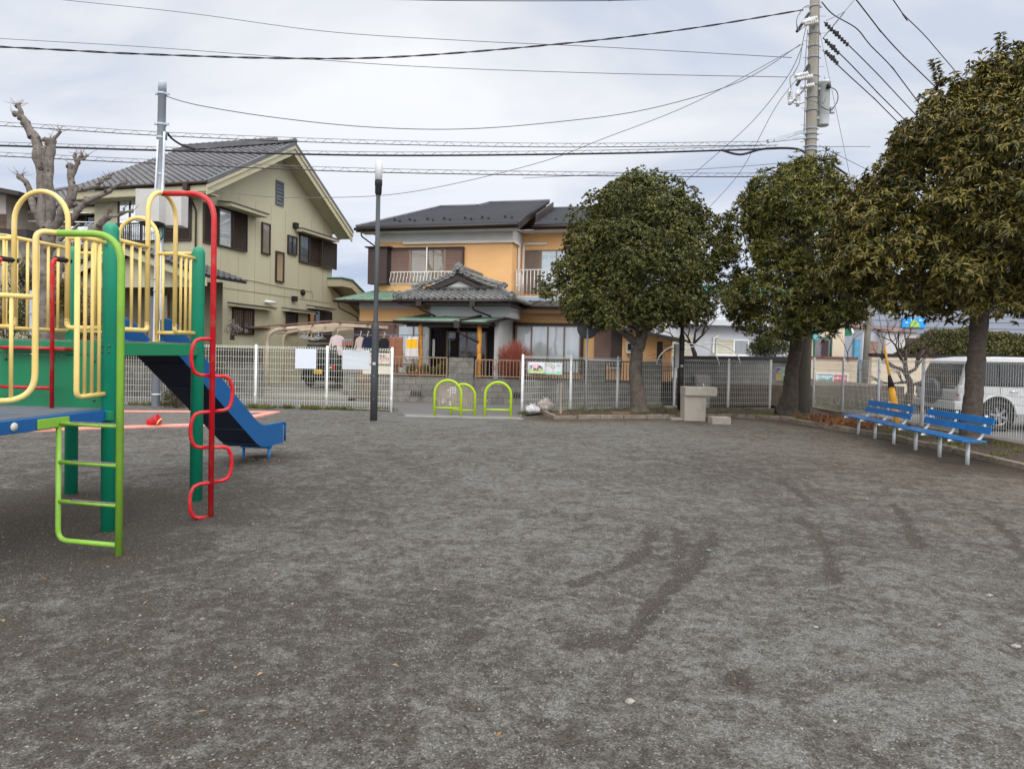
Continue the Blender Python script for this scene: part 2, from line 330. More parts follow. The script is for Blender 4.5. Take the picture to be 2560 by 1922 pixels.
m_grav = mat('gravel', (0.22,0.21,0.185), 0.95, 0.5, 35, bump=1.0, bs=60, dirt=(0.11,0.105,0.07), dirt_s=0.8, dirt_a=0.7)
m_terr = mat('far_ground', (0.10,0.10,0.08), 0.95, 0.3, 0.2)
m_bark = mat('bark_grey_brown', (0.105,0.086,0.07), 0.95, 0.35, 9, bump=1.0, bs=30, dirt=(0.20,0.17,0.14), dirt_s=5, dirt_a=0.6)
m_barkd = mat('bark_dark', (0.062,0.048,0.038), 0.95, 0.3, 9, bump=0.9, bs=30, dirt=(0.16,0.135,0.11), dirt_s=6, dirt_a=0.5)
m_barkg = mat('bark_pale_grey', (0.16,0.14,0.122), 0.95, 0.45, 8, bump=1.0, bs=22, dirt=(0.055,0.04,0.032), dirt_s=2.6, dirt_a=0.95)
m_wire = mat('wire_black', (0.02,0.02,0.024), 0.6, 0.1, 2)
m_wireg = mat('wire_grey', (0.13,0.13,0.15), 0.5, 0.1, 2)
# ------------------------------------------------------------------ ground of the playground (relief + map of damp, trodden and shade-darkened ground)
def ground_material():
    m = bpy.data.materials.new('sandy_gravel'); m.use_nodes = True; t = m.node_tree; n = t.nodes.new; l = t.links.new
    b = t.nodes['Principled BSDF']; b.inputs['Roughness'].default_value = 0.96; b.inputs['Specular IOR Level'].default_value = 0.25
    g = n('ShaderNodeNewGeometry'); P = g.outputs['Position']
    at = n('ShaderNodeAttribute'); at.attribute_name = 'damp_shade'; so_ = n('ShaderNodeAttribute'); so_.attribute_name = 'soil'
    def noise(s, d, ro=0.6, loc=(0,0,0), sc=(1,1,1), dist=0.0):
        mp_ = n('ShaderNodeMapping'); mp_.inputs['Location'].default_value = loc; mp_.inputs['Scale'].default_value = sc; l(P, mp_.inputs[0])
        z = n('ShaderNodeTexNoise'); z.inputs['Scale'].default_value = s; z.inputs['Detail'].default_value = d; z.inputs['Roughness'].default_value = ro; z.inputs['Distortion'].default_value = dist; l(mp_.outputs[0], z.inputs['Vector']); return z.outputs[0]
    def math_(op, a, b_, clamp=False):
        q_ = n('ShaderNodeMath'); q_.operation = op; q_.use_clamp = clamp
        for i, v in enumerate((a, b_)):
            if isinstance(v, (int, float)): q_.inputs[i].default_value = v
            else: l(v, q_.inputs[i])
        return q_.outputs[0]
    big = noise(0.33, 3, 0.5, (4.2, 1.1, 0)); mid = noise(3.8, 8, 0.74, (9, 2, 0), dist=0.9); fin = noise(14.0, 6, 0.75, (1, 7, 0)); mic = noise(120, 3, 0.8)
    # patch field: damp (dark) vs dry sprinkled gravel (light)
    f = math_('ADD', math_('MULTIPLY', math_('SUBTRACT', mid, 0.5), 1.35), math_('MULTIPLY', math_('SUBTRACT', fin, 0.5), 1.25))
    f = math_('ADD', f, math_('MULTIPLY', math_('SUBTRACT', big, 0.47), 0.45))
    f = math_('ADD', f, math_('MULTIPLY', math_('SUBTRACT', mic, 0.5), 0.55))
    f = math_('SUBTRACT', f, math_('MULTIPLY', at.outputs['Fac'], 0.62))
    mr_ = n('ShaderNodeMapRange'); mr_.inputs[1].default_value = -0.17; mr_.inputs[2].default_value = 0.19; l(f, mr_.inputs[0])
    rp_ = n('ShaderNodeValToRGB'); l(mr_.outputs[0], rp_.inputs[0]); e_ = rp_.color_ramp.elements
    e_[0].color = (0.050,0.044,0.037,1); e_[1].color = (0.122,0.121,0.112,1); k = e_.new(0.45); k.color = (0.078,0.073,0.065,1)
    # single grains: cell-random brightness
    vo = n('ShaderNodeTexVoronoi'); vo.inputs['Scale'].default_value = 130; l(P, vo.inputs['Vector'])
    sv = n('ShaderNodeSeparateColor'); l(vo.outputs['Color'], sv.inputs[0])
    gr = n('ShaderNodeMapRange'); gr.inputs[3].default_value = 0.5; gr.inputs[4].default_value = 1.5; l(sv.outputs[0], gr.inputs[0])
    gm = n('ShaderNodeVectorMath'); gm.operation = 'SCALE'; l(rp_.outputs[0], gm.inputs[0]); l(gr.outputs[0], gm.inputs['Scale'])
    hi = n('ShaderNodeMath'); hi.operation = 'GREATER_THAN'; hi.inputs[1].default_value = 0.978; l(sv.outputs[1], hi.inputs[0])
    hm = n('ShaderNodeMix'); hm.data_type = 'RGBA'; l(math_('MULTIPLY', hi.outputs[0], 0.6), hm.inputs[0]); l(gm.outputs[0], hm.inputs[6]); hm.inputs[7].default_value = (0.28,0.27,0.25,1)
    # brown soil tint
    br = noise(1.1, 5, 0.6, (2, 5, 0))
    bt = math_('MULTIPLY', math_('ADD', so_.outputs['Fac'], math_('MULTIPLY', math_('SUBTRACT', br, 0.5), 0.5)), 1.0, True)
    sm_ = n('ShaderNodeMix'); sm_.data_type = 'RGBA'; sm_.blend_type = 'MULTIPLY'; l(bt, sm_.inputs[0]); l(hm.outputs[2], sm_.inputs[6]); sm_.inputs[7].default_value = (1.0,0.86,0.73,1)
    l(sm_.outputs[2], b.inputs['Base Color'])
    hsum = math_('ADD', math_('MULTIPLY', fin, 0.5), math_('ADD', math_('MULTIPLY', mic, 0.22), math_('MULTIPLY', sv.outputs[0], 0.10)))
    bp = n('ShaderNodeBump'); bp.inputs['Strength'].default_value = 0.55; bp.inputs['Distance'].default_value = 0.03; l(hsum, bp.inputs['Height']); l(bp.outputs[0], b.inputs['Normal'])
    return m
kerb_px = [(1354,1034),(1384,1048),(1500,1047),(1675,1046),(1830,1043),(1950,1050),(2084,1074),(2215,1097),(2380,1132),(2559,1175)]
kerb = [G(x, y, 0.0) for x, y in kerb_px] + [Vector((7.9, 7.5, 0)), Vector((8.0, 2.0, 0)), Vector((8.0,-6,0))]
fenceR = [Vector(XYp) for XYp in [(0.29,18.4,0),(1.69,19.5,0),(3.18,20.5,0),(5.0,20.95,0),(6.8,21.4,0),(8.3,21.9,0),(9.45,21.9,0)]]
park = [(-30,-8),(-30,18.55),(-3.02,18.55),(-2.55,16.75),(0.25,16.75),(0.35,18.42)] + [(p.x, p.y+0.05) for p in fenceR] + [(9.75,21.9),(9.85,-8)]
def seg_d(X, Y, pl):
    d = np.full(X.shape, 1e9)
    for a, b in zip(pl[:-1], pl[1:]):
        ax, ay = a[0], a[1]; bx, by = b[0]-ax, b[1]-ay; t = np.clip(((X-ax)*bx+(Y-ay)*by)/(bx*bx+by*by+1e-9), 0, 1)
        d = np.minimum(d, np.hypot(X-ax-t*bx, Y-ay-t*by))
    return d
xs = np.concatenate([np.arange(-30,-14,1.0), np.arange(-14,-4,0.11), np.arange(-4,8,0.05), np.arange(8,10.05,0.1)]); ys = np.concatenate([np.arange(-8,1.5,0.8), np.arange(1.5,9,0.045), np.arange(9,22.1,0.1)])
X, Y = np.meshgrid(xs, ys, indexing='ij')
def vnoise(X, Y, s, seed):
    r_ = np.random.default_rng(seed); n_ = 512; t_ = r_.random((n_, n_)); x = X*s+100; y = Y*s+100
    xi = np.floor(x).astype(int); yi = np.floor(y).astype(int); fx = x-xi; fy = y-yi; fx = fx*fx*(3-2*fx); fy = fy*fy*(3-2*fy)
    g_ = lambda i, j: t_[i % n_, j % n_]
    return (g_(xi,yi)*(1-fx)*(1-fy)+g_(xi+1,yi)*fx*(1-fy)+g_(xi,yi+1)*(1-fx)*fy+g_(xi+1,yi+1)*fx*fy)-0.5
Z = vnoise(X,Y,0.45,1)*0.035 + vnoise(X,Y,1.7,2)*0.018 + vnoise(X,Y,5,3)*0.009
def trk(px): return [tuple(G(a, b, 0)[:2]) for a, b in px]
tracks = [
 (trk([(1780,1335),(1752,1400),(1700,1440),(1640,1500),(1590,1570),(1556,1605)]), 0.085, 1.0),
 (trk([(1760,1355),(1735,1420),(1660,1490),(1600,1550)]), 0.09, 0.9),
 (trk([(1690,1325),(1705,1370),(1688,1410),(1700,1450)]), 0.08, 0.9),
 (trk([(1625,1330),(1610,1380),(1560,1412),(1500,1440),(1440,1462)]), 0.10, 0.95),
 (trk([(1610,1385),(1680,1402),(1710,1440)]), 0.07, 0.7),
 (trk([(1660,1145),(1760,1175),(1850,1180),(1960,1210),(2030,1262)]), 0.05, 0.8),
 (trk([(1880,1170),(1940,1192),(2000,1235),(2025,1262)]), 0.06, 0.9),
 (trk([(2000,1295),(2030,1335),(2060,1360),(2075,1400),(2080,1455)]), 0.085, 1.0),
 (trk([(2235,1265),(2268,1300),(2280,1340),(2295,1370)]), 0.09, 1.0),
 (trk([(2425,1275),(2490,1310),(2530,1345),(2560,1400)]), 0.07, 0.8),
 (trk([(1560,1605),(1490,1600),(1430,1610)]), 0.12, 0.6),
 (trk([(1840,1690),(1850,1700)]), 0.13, 1.3), (trk([(1180,1590),(1190,1580)]), 0.12, 0.7)]
damp_shade = np.zeros_like(X)
for pl, w, a in tracks:
    d_ = seg_d(X, Y, pl) + vnoise(X,Y,6,9)*0.06
    d_ = d_ + vnoise(X,Y,14,19)*0.07; k_ = np.clip((1.0-d_/(w*0.62))*2.5, 0, 1)*a*0.62; damp_shade = np.maximum(damp_shade, k_); Z = Z - 0.012*k_
for (cx, cy, r_, a) in [(-4.4,6.2,1.5,0.75),(-3.1,5.2,0.7,0.45),(-5.5,4.2,1.8,0.7),(-3.2,7.5,0.9,0.35),(-3.6,9.9,0.6,0.6),(-2.2,3.2,1.6,0.15),(7.4,12.5,0.8,0.5),(7.2,10.6,0.9,0.5),(4.6,17.0,0.9,0.4)]:  # round dark patches; those under the play structure put its shade into the colour
    d_ = np.hypot(X-cx, (Y-cy)); damp_shade = np.maximum(damp_shade, a*np.clip(1.3-d_/r_ + vnoise(X,Y,1.5,5)*0.6, 0, 1))
for (px_,py_) in ((-3.41,5.79),(-3.25,7.06),(-4.65,7.25),(-2.92,5.09),(-2.80,6.38)): Z = Z + 0.03*np.exp(-((X-px_)**2+(Y-py_)**2)/0.02) ; damp_shade = damp_shade + 0.35*np.exp(-((X-px_)**2+(Y-py_)**2)/0.06)
Z = Z + 0.05*np.exp(-((X+3.55)**2+(Y-9.75)**2)/0.09)*0.6
damp_shade += 0.10*np.clip((-X-0.6)/3.0, 0, 1)*np.clip((10-Y)/4, 0, 1)
soil = np.clip((X-2.2)/5.0, 0, 1)*np.clip((Y-3.0)/6.0, 0, 1)*0.85
soil = np.maximum(soil, np.clip(1.2-seg_d(X, Y, [(p.x,p.y) for p in kerb])/1.3, 0, 1)); soil = np.maximum(soil, 0.5*(damp_shade>0.7))
damp_shade += 0.35*np.clip(1.1-seg_d(X, Y, [(p.x,p.y) for p in kerb])/0.8, 0, 1)
damp_shade -= 0.16*np.clip((Y-10)/6, 0, 1)
nx, ny = X.shape; idx = np.arange(nx*ny).reshape(nx, ny)
a_, b_, c2, d2 = idx[:-1,:-1], idx[1:,:-1], idx[1:,1:], idx[:-1,1:]
cxm = (X[:-1,:-1]+X[1:,1:])/2; cym = (Y[:-1,:-1]+Y[1:,1:])/2
keep = np.ones(cxm.shape, bool)
pp = np.array(park); 
def inpoly(px_, py_, poly):
    c = np.zeros(px_.shape, bool); n_ = len(poly)
    for i in range(n_):
        x1,y1 = poly[i]; x2,y2 = poly[(i+1) % n_]
        with np.errstate(divide='ignore', invalid='ignore'):
            cnd = ((y1 > py_) != (y2 > py_)) & (px_ < (x2-x1)*(py_-y1)/(y2-y1+1e-12)+x1)
        c ^= cnd
    return c
keep = inpoly(cxm, cym, park)
faces = np.stack([a_, b_, c2, d2], -1)[keep]
me = bpy.data.meshes.new('park_ground'); me.from_pydata(np.stack([X.ravel(), Y.ravel(), Z.ravel()], -1).tolist(), [], faces.tolist())
for nm, ar in (('damp_shade', damp_shade), ('soil', soil)):
    at_ = me.attributes.new(nm, 'FLOAT', 'POINT'); at_.data.foreach_set('value', ar.ravel().astype(np.float32))
bm = bmesh.new(); bm.from_mesh(me); bmesh.ops.delete(bm, geom=[v for v in bm.verts if not v.link_faces], context='VERTS'); bm.to_mesh(me); bm.free()
me.polygons.foreach_set('use_smooth', [True]*len(me.polygons)); me.materials.append(ground_material())
pg = bpy.data.objects.new('park_ground', me); COL.objects.link(pg); structure(pg)
def gz(x, y):
    X_, Y_ = np.array([[x]]), np.array([[y]])
    return float((vnoise(X_,Y_,0.45,1)*0.035 + vnoise(X_,Y_,1.7,2)*0.018 + vnoise(X_,Y_,5,3)*0.009)[0,0])
def sheet(name, poly, z, m, thick=0.3, kind='structure'):
    mb = MB(); mb.prism([(x, y, z-thick) for x, y in poly], (0,0,thick)); return structure(mb.build(name, m))
g0 = MB(); g0.add([(-1500,-600,-0.45),(1500,-600,-0.45),(1500,2500,-0.45),(-1500,2500,-0.45)], [(0,1,2,3)]); structure(g0.build('ground', m_terr))
sheet('road', [(-70,18.3),(-3.2,18.3),(-2.6,17.6),(0.3,17.6),(0.5,18.2)] + [(p.x+0.02, p.y-0.1) for p in fenceR[1:]] + [(9.9,21.8),(9.95,-10),(60,-10),(60,75),(-70,75)], -0.10, m_asph, 0.3)
# gateway: kerb lip, drain grating, ramp
mb = MB(); mb.hexa([(-2.75,16.7,-0.3),(0.35,16.7,-0.3),(0.5,18.6,-0.3),(-3.1,18.6,-0.3),(-2.75,16.7,-0.012),(0.35,16.7,-0.012),(0.5,18.6,-0.085),(-3.1,18.6,-0.085)]); structure(mb.build('gateway_path', mat('pale_concrete', (0.175,0.168,0.158), 0.93, 0.12, 5, bump=0.3, dirt=(0.15,0.14,0.12), dirt_s=1.3, dirt_a=0.6)))
dg = thing('drain_grating', 'narrow steel drain grating set across the park gateway', 'grating', (-1.2,16.8,0.0))
mb = MB()
for k in range(62): x = -2.6+k*0.046; mb.box(x, x+0.014, 16.74, 16.98, 0.0, 0.012)
mb.build('grate', m_galv, dg); MB().box(-2.62,0.3,16.70,16.735,0.0,0.02).box(-2.62,0.3,16.985,17.02,0.0,0.02).build('frame', m_conc, dg)
# kerb of the planting bed and its soil
mb = MB(); w_ = 0.13; hk = 0.10
kp = kerb
def off(i):
    a = kp[max(i-1,0)]; b = kp[min(i+1,len(kp)-1)]; t_ = (b-a).normalized(); return Vector((-t_.y, t_.x, 0))
for i in range(len(kp)-1):
    a, b = kp[i], kp[i+1]; na, nb = off(i)*w_, off(i+1)*w_; L_ = (b-a).length; nseg = max(1, round(L_/0.6))
    for k in range(nseg):
        t0, t1 = k/nseg+0.006, (k+1)/nseg-0.006
        p0, p1 = a.lerp(b, t0), a.lerp(b, t1); q0, q1 = na.lerp(nb, t0), na.lerp(nb, t1); jz = random.uniform(-0.012, 0.012)
        b0 = Vector((0,0,-0.2)); tz = Vector((0,0,hk+jz))
        mb.hexa([p0+b0, p1+b0, p1+q1+b0, p0+q0+b0, p0+tz, p1+tz, p1+q1+tz, p0+q0+tz])
tag(mb.build('kerb', m_kerb, bevel=0.012), 'low weathered concrete kerb edging the planting bed under the trees', 'kerb')
bx = [p+off(i)*w_*0.9 for i, p in enumerate(kp)]
poly = [(p.x, p.y) for p in bx] + [(9.72,-6),(9.72,21.75)] + [(p.x, p.y-0.05) for p in reversed(fenceR[:-1])] + [(0.45,17.6)]
def tri_sheet(name, poly, z, m, sub=0.35, amp=0.06, seed=4):
    x0, x1 = min(p[0] for p in poly), max(p[0] for p in poly); y0, y1 = max(2,min(p[1] for p in poly)), max(p[1] for p in poly)
    gx, gy = np.arange(x0, x1+sub, sub), np.arange(y0, y1+sub, sub); XX, YY = np.meshgrid(gx, gy, indexing='ij')
    ZZ = z + vnoise(XX,YY,1.3,seed)*amp + vnoise(XX,YY,4,seed+1)*amp*0.5
    ii = np.arange(XX.size).reshape(XX.shape); cx_ = (XX[:-1,:-1]+XX[1:,1:])/2; cy_ = (YY[:-1,:-1]+YY[1:,1:])/2
    kk = inpoly(cx_, cy_, poly); fc = np.stack([ii[:-1,:-1], ii[1:,:-1], ii[1:,1:], ii[:-1,1:]], -1)[kk]
    me_ = bpy.data.meshes.new(name); me_.from_pydata(np.stack([XX.ravel(),YY.ravel(),ZZ.ravel()],-1).tolist(), [], fc.tolist()); me_.materials.append(m)
    bm_ = bmesh.new(); bm_.from_mesh(me_); bmesh.ops.delete(bm_, geom=[v for v in bm_.verts if not v.link_faces], context='VERTS'); bm_.to_mesh(me_); bm_.free()
    me_.polygons.foreach_set('use_smooth', [True]*len(me_.polygons))
    o = bpy.data.objects.new(name, me_); COL.objects.link(o); return structure(o)
tri_sheet('planting_bed', poly, 0.055, m_soil, 0.09, 0.05)
# gravel parking lot next door and raised house plots
mb = MB(); a, b, c, d = D(600,1000,23.1), D(905,1000,23.1), D(860,965,31), D(640,965,31)
mb.hexa([(a.x,a.y,-.4),(b.x,b.y,-.4),(c.x,c.y,-.4),(d.x,d.y,-.4),(a.x,a.y,-.02),(b.x,b.y,-.02),(c.x,c.y,.3),(d.x,d.y,.3)]); structure(mb.build('gravel_lot', m_grav))
# sandbox
sb = thing('sandbox', 'rectangular sandbox with pink flat border behind the slide', 'sandbox', (-6,15,0))
o0 = [G(-60,1084),G(560,1064),G(702,1032),G(120,1029)]
cen = sum((p for p in o0), Vector((0,0,0)))/4
inn = [p + (cen-p).normalized()*0.32 for p in o0]
mb = MB()
for i in range(4):
    j = (i+1) % 4; a, b, c, d = o0[i], o0[j], inn[j], inn[i]; z0, z1 = Vector((0,0,-0.1)), Vector((0,0,0.045))
    mb.hexa([a+z0,b+z0,c+z0,d+z0,a+z1,b+z1,c+z1,d+z1])
mb.build('border', m_pink, sb, bevel=0.012)
MB().prism([p+Vector((0,0,-0.1)) for p in inn], (0,0,0.118)).build('sand', mat('dark_sand', (0.13,0.12,0.108), 0.97, 0.3, 14, bump=0.8, bs=60, dirt=(0.06,0.055,0.05), dirt_s=3, dirt_a=0.8), sb)
tc_ = G(386,1064,0.03); tb = thing('toy_bucket', 'red plastic toy bucket lying on its side in the sandbox', 'toy', tc_)
MB().lathe(tc_+Vector((-0.14,0,0.06)), [(0.05,0.0),(0.075,0.02),(0.10,0.20),(0.115,0.21),(0.115,0.23)], 16, axis=(1,0,0.25)).build('bucket', m_red, tb)
MB().tube([tc_+Vector((0.09,-0.1,0.02)), tc_+Vector((0.13,-0.1,0.10)), tc_+Vector((0.13,0.0,0.14)), tc_+Vector((0.1,0.09,0.1))], 0.012, 6).build('handle', m_yel, tb)
# ------------------------------------------------------------------ play structure
A0 = Vector((-3.41,5.79,0)); ua = R(7.0); Uv = Vector((math.sin(ua), math.cos(ua), 0)); Vv = Vector((-math.cos(ua), math.sin(ua), 0))
def Q(u, v, z): return A0 + Uv*u + Vv*v + Vector((0,0,z))
LU, LV = 1.28, 1.42
ps = thing('play_structure', 'tall coloured steel play structure with two decks, yellow railings, ladders and blue slide', 'playground equipment', tuple(Q(LU/2, LV/2, 0)))
def post(u, v, h=2.56, z0=-0.05):
    MB().lathe(Q(u,v,0), [(0.0,z0),(0.062,z0),(0.062,h),(0.060,h+0.02),(0.052,h+0.045),(0.036,h+0.063),(0.015,h+0.07),(0,h+0.07)], 24).build('post', m_green, ps)
for u, v in ((0,0),(LU,0),(LU,LV),(0,LV)): post(u, v)
for u, v in ((-1.35,0.02),(-1.35,LV)): post(u, v, 2.0)
ZD, ZL = 1.64, 1.06
mb = MB(); mb.box(0.03, LU-0.03, 0.03, LV-0.03, ZD-0.05, ZD, 0, Q); mb.build('upper_deck', [m_worn], ps)
mb = MB()
for (u0,u1,v0,v1) in ((0.02,LU-0.02,-0.035,0.028),(0.02,LU-0.02,LV-0.028,LV+0.035),(-0.035,0.028,0.0,LV),(LU-0.028,LU+0.035,0.05,LV-0.05)): mb.box(u0,u1,v0,v1,ZD-0.13,ZD-0.012,0,Q)
mb.build('deck_frame', m_panelg, ps, bevel=0.006)
mb = MB(); mb.box(-0.03,0.0,0.05,LV-0.05,ZL-0.02,ZD-0.135,0,Q)
rp_ = mb.build('riser_panel', m_panelg, ps, bevel=0.004)
mb = MB()
for v in (0.12,0.5,0.95,1.3):
    for z in (1.13,1.46): mb.lathe(Q(-0.03,v,z), [(0.0,-0.004),(0.011,-0.004),(0.011,0.008),(0,0.009)], 8, axis=-Uv)
mb.build('bolt', m_bolt, rp_)
mb = MB(); mb.box(-1.32,-0.035,0.03,LV-0.03,ZL-0.04,ZL,0,Q)
for k in range(60): mb.box(-1.30+k*0.0215,-1.30+k*0.0215+0.010,0.035,LV-0.035,ZL,ZL+0.005,1,Q)
mb.build('lower_deck', [mat('deck_blue_worn', (0.09,0.13,0.18), 0.6, 0.25, 5, dirt=(0.22,0.17,0.13), dirt_s=2.2, dirt_a=0.9), mat('deck_rib', (0.14,0.17,0.21), 0.5, 0.2, 5, dirt=(0.24,0.18,0.14), dirt_s=2.2, dirt_a=0.9)], ps)
mb = MB(); mb.box(-1.32,-0.06,-0.035,0.028,ZL-0.10,ZL-0.003,0,Q); mb.box(-1.345,-1.32,-0.035,LV,ZL-0.10,ZL-0.003,0,Q)
fb = mb.build('lower_deck_frame', m_blue, ps, bevel=0.006)
mb = MB(); mb.lathe(Q(-1.0,-0.037,ZL-0.05), [(0,0),(0.030,0),(0.030,0.004),(0,0.004)], 20, axis=-Vv); mb.build('oval_plate', mat('pale_plate', (0.55,0.55,0.5), 0.5), fb)
mb = MB(); mb.box(-0.10,-0.045,-0.075,-0.035,ZL-0.09,ZL-0.01,0,Q); mb.build('corner_bracket', m_panelg, ps, bevel=0.004)
# railings and arches (38 mm / 30 mm tubes)
RT1, RB = 0.021, 0.0135
def rail_panel(pa, pb, z0, z1, nb, round_a=False, name='railing', r=0.019, mat_=None, z1b=None):
    """pa,pb: (u,v) ends. optional rounded lower corner at pa where the stile is."""
    a = Vector(pa); b = Vector(pb); z1b = z1 if z1b is None else z1b
    P_ = lambda t, z: Q(*(a.lerp(b, t)), z)
    mb = MB()
    if round_a: mb.tube(fillet([P_(0, z1), P_(0, z0), P_(1, z0)], 0.07), r, 10)
    else: mb.tube([P_(0, z0), P_(1, z0)], r, 10)
    mb.tube([P_(0, z1), P_(1, z1b)], r, 10)
    for k in range(nb):
        t = (k+1)/(nb+1) if round_a else (k+0.5)/nb
        mb.tube([P_(t, z0+0.005), P_(t, z1+(z1b-z1)*t-0.005)], RB, 8)
    o = mb.build(name, mat_ or m_yel, ps); return o
def bolt_tab(u, v, z, ax):
    MB().lathe(Q(u,v,z), [(0,0),(0.014,0),(0.014,0.05),(0.02,0.05),(0.02,0.06),(0,0.06)], 8, axis=ax).build('bolt', m_bolt, ps)
def arch(p0, p1, zb, zt, r=0.021, name='arch', split=None):
    a = Vector(p0); b = Vector(p1); w = (b-a).length/2; pts = [Q(*a, zb)]
    for k in range(17):
        an = math.pi*k/16; t = 0.5-0.5*math.cos(an); pts.append(Q(*(a.lerp(b, t)), zt-w + w*math.sin(an)))
    pts.append(Q(*b, zb)); MB().tube(pts, r, 12).build(name, m_yel, ps)
# right side (towards pole): panel, arch, panel
zt, zb = 2.50, 1.74
arch((0.476,0.0),(0.888,0.0), zb+0.05, 3.04)
mb = MB(); mb.tube(fillet([Q(0.476,0,zb+0.08),Q(0.476,0,zb),Q(0.07,0,zb)],0.06),0.021,10); mb.tube([Q(0.476,0,zt),Q(0.07,0,zt)],0.019,10)
for u in (0.15,0.26,0.37): mb.tube([Q(u,0,zb),Q(u,0,zt)],RB,8)
mb.build('railing', m_yel, ps)
mb = MB(); mb.tube(fillet([Q(0.888,0,zb+0.08),Q(0.888,0,zb),Q(LU-0.07,0,zb)],0.06),0.021,10); mb.tube([Q(0.888,0,zt),Q(LU-0.07,0,zt)],0.019,10)
for u in (0.98,1.06,1.14): mb.tube([Q(u,0,zb),Q(u,0,zt)],RB,8)
mb.build('railing', m_yel, ps)
# front (riser side): panel, arch over the red steps, panel to the far corner
mb = MB(); mb.tube(fillet([Q(0,0.40,zb+0.08),Q(0,0.40,zb),Q(0,0.07,zb)],0.06),0.021,10); mb.tube([Q(0,0.40,zt),Q(0,0.07,zt)],0.019,10)
for v in (0.14,0.23,0.32): mb.tube([Q(0,v,zb),Q(0,v,zt)],RB,8)
mb.build('railing', m_yel, ps)
arch((0,0.40),(0,0.906), zb+0.05, 2.90)
mb = MB(); mb.tube(fillet([Q(0,0.906,zb+0.08),Q(0,0.906,zb),Q(0,LV-0.07,zb)],0.06),0.021,10); mb.tube([Q(0,0.906,zt),Q(0,LV-0.07,zt)],0.019,10)
for v in (1.0,1.12,1.24): mb.tube([Q(0,v,zb),Q(0,v,zt)],RB,8)
mb.build('railing', m_yel, ps)
# back (slide side)
arch((LU,0.455),(LU,0.896), ZD, 2.93)
rail_panel((LU,0.455),(LU,0.07), zb, zt+0.06, 3); rail_panel((LU,0.896),(LU,LV-0.07), zb, zt+0.06, 3)
mb = MB(); mb.box(LU-0.06,LU+0.06,0.40,0.51,ZD,ZD+0.008,0,Q); mb.build('foot_plate', m_yel, ps)
# left side: long panel from the back post forwards, rounded at its front end
rail_panel((0.45,LV),(LU-0.07,LV), zb, zt+0.1, 5, round_a=True); rail_panel((0.35,LV),(0.07,LV), zb, zt+0.06, 3)
MB().tube([Q(0.45,LV,zt+0.1),Q(0.07,LV,zt+0.06)],0.019,10).build('top_rail', m_yel, ps)
for (u,v,ax) in ((0.0,0.0,Vv),(0,0,Uv)):
    for z in (zt, zb):
        MB().tube([Q(0,0,z)+ax*0.05, Q(0,0,z)+ax*0.085], 0.012, 8).build('bolt', m_bolt, ps)
for z in (zt, zb): MB().tube([Q(LU,0,z)-Uv*0.05, Q(LU,0,z)-Uv*0.09], 0.012, 8).build('bolt', m_bolt, ps)
# lower deck right side: railing between post and ladder opening, then entry arch with lime handle
mb = MB(); zl0, zl1 = 1.18, 1.94
mb.tube(fillet([Q(-0.375,0,2.44),Q(-0.375,0,zl0),Q(-0.07,0,zl0+0.01)],0.055),0.020,10); mb.tube(fillet([Q(-0.375,0,2.38),Q(-0.375,0,2.45),Q(-0.07,0,2.45)],0.05),0.018,10)
for u in (-0.29,-0.21,-0.13): mb.tube([Q(u,0,zl0),Q(u,0,2.45)],RB,8)
mb.build('railing', m_yel, ps); MB().tube([Q(-0.05,0,zl0+0.01),Q(-0.10,0,zl0+0.01)],0.012,8).build('bolt', m_bolt, ps)
mb = MB(); 
hx = Vector((-3.47,5.16,0)); LP = Vector((-2.92,5.09,0)); j0 = Q(-0.78,0,0)
jt = Vector((-3.40,5.11,2.425))
mb.tube(fillet([Vector((-3.92,4.78,1.18)), Q(-0.78,0,1.18), Q(-0.78,0,2.425), jt],0.20,10)[0:], 0.021, 12)
mb.tube([Vector((-3.92,4.78,1.94)), Q(-0.78,0,1.94)], 0.019, 10)
for t in (0.3,0.62,0.94):
    q_ = Q(-0.78,0,0).lerp(Vector((-3.92,4.78,0)), t); mb.tube([q_+Vector((0,0,1.18)), q_+Vector((0,0,1.94))], RB, 8)
mb.build('railing', m_yel, ps)
MB().tube([jt+Vector((-0.01,0,0))]+fillet([jt, Vector((LP.x,LP.y,2.425)), Vector((LP.x,LP.y,-0.06))],0.26,12), 0.026, 14).build('handle_post', m_lime, ps)
mb = MB(); lr = Vector((-3.45,5.2,0))
mb.tube(fillet([lr+Vector((0,0,1.0)), lr+Vector((0,0,0.10)), LP+Vector((0,0,0.10))],0.09), 0.019, 10)
for z in (0.995,0.70,0.40): mb.tube([lr+Vector((0,0,z)), LP+Vector((0,0,z))], 0.0165, 10)
la = mb.build('ladder', m_lime, ps)
for z in (0.995,0.70,0.40):
    a = lr.lerp(LP,0.22); b = lr.lerp(LP,0.93); MB().box(0,1,-1,1,0,1,0,lambda x,y,w,a=a,b=b,z=z: a.lerp(b,x)+Vector((0.0,0.013*y,z+0.010+0.008*w))).build('tread', m_worn, la)
mb = MB(); a = Q(-0.50,-0.042,ZL-0.055); b = Q(-0.80,-0.042,ZL-0.055); mb.bar(a,b,0.012,0.075,up=(0,0,1)); mb.build('bracket', m_lime, la, bevel=0.004)
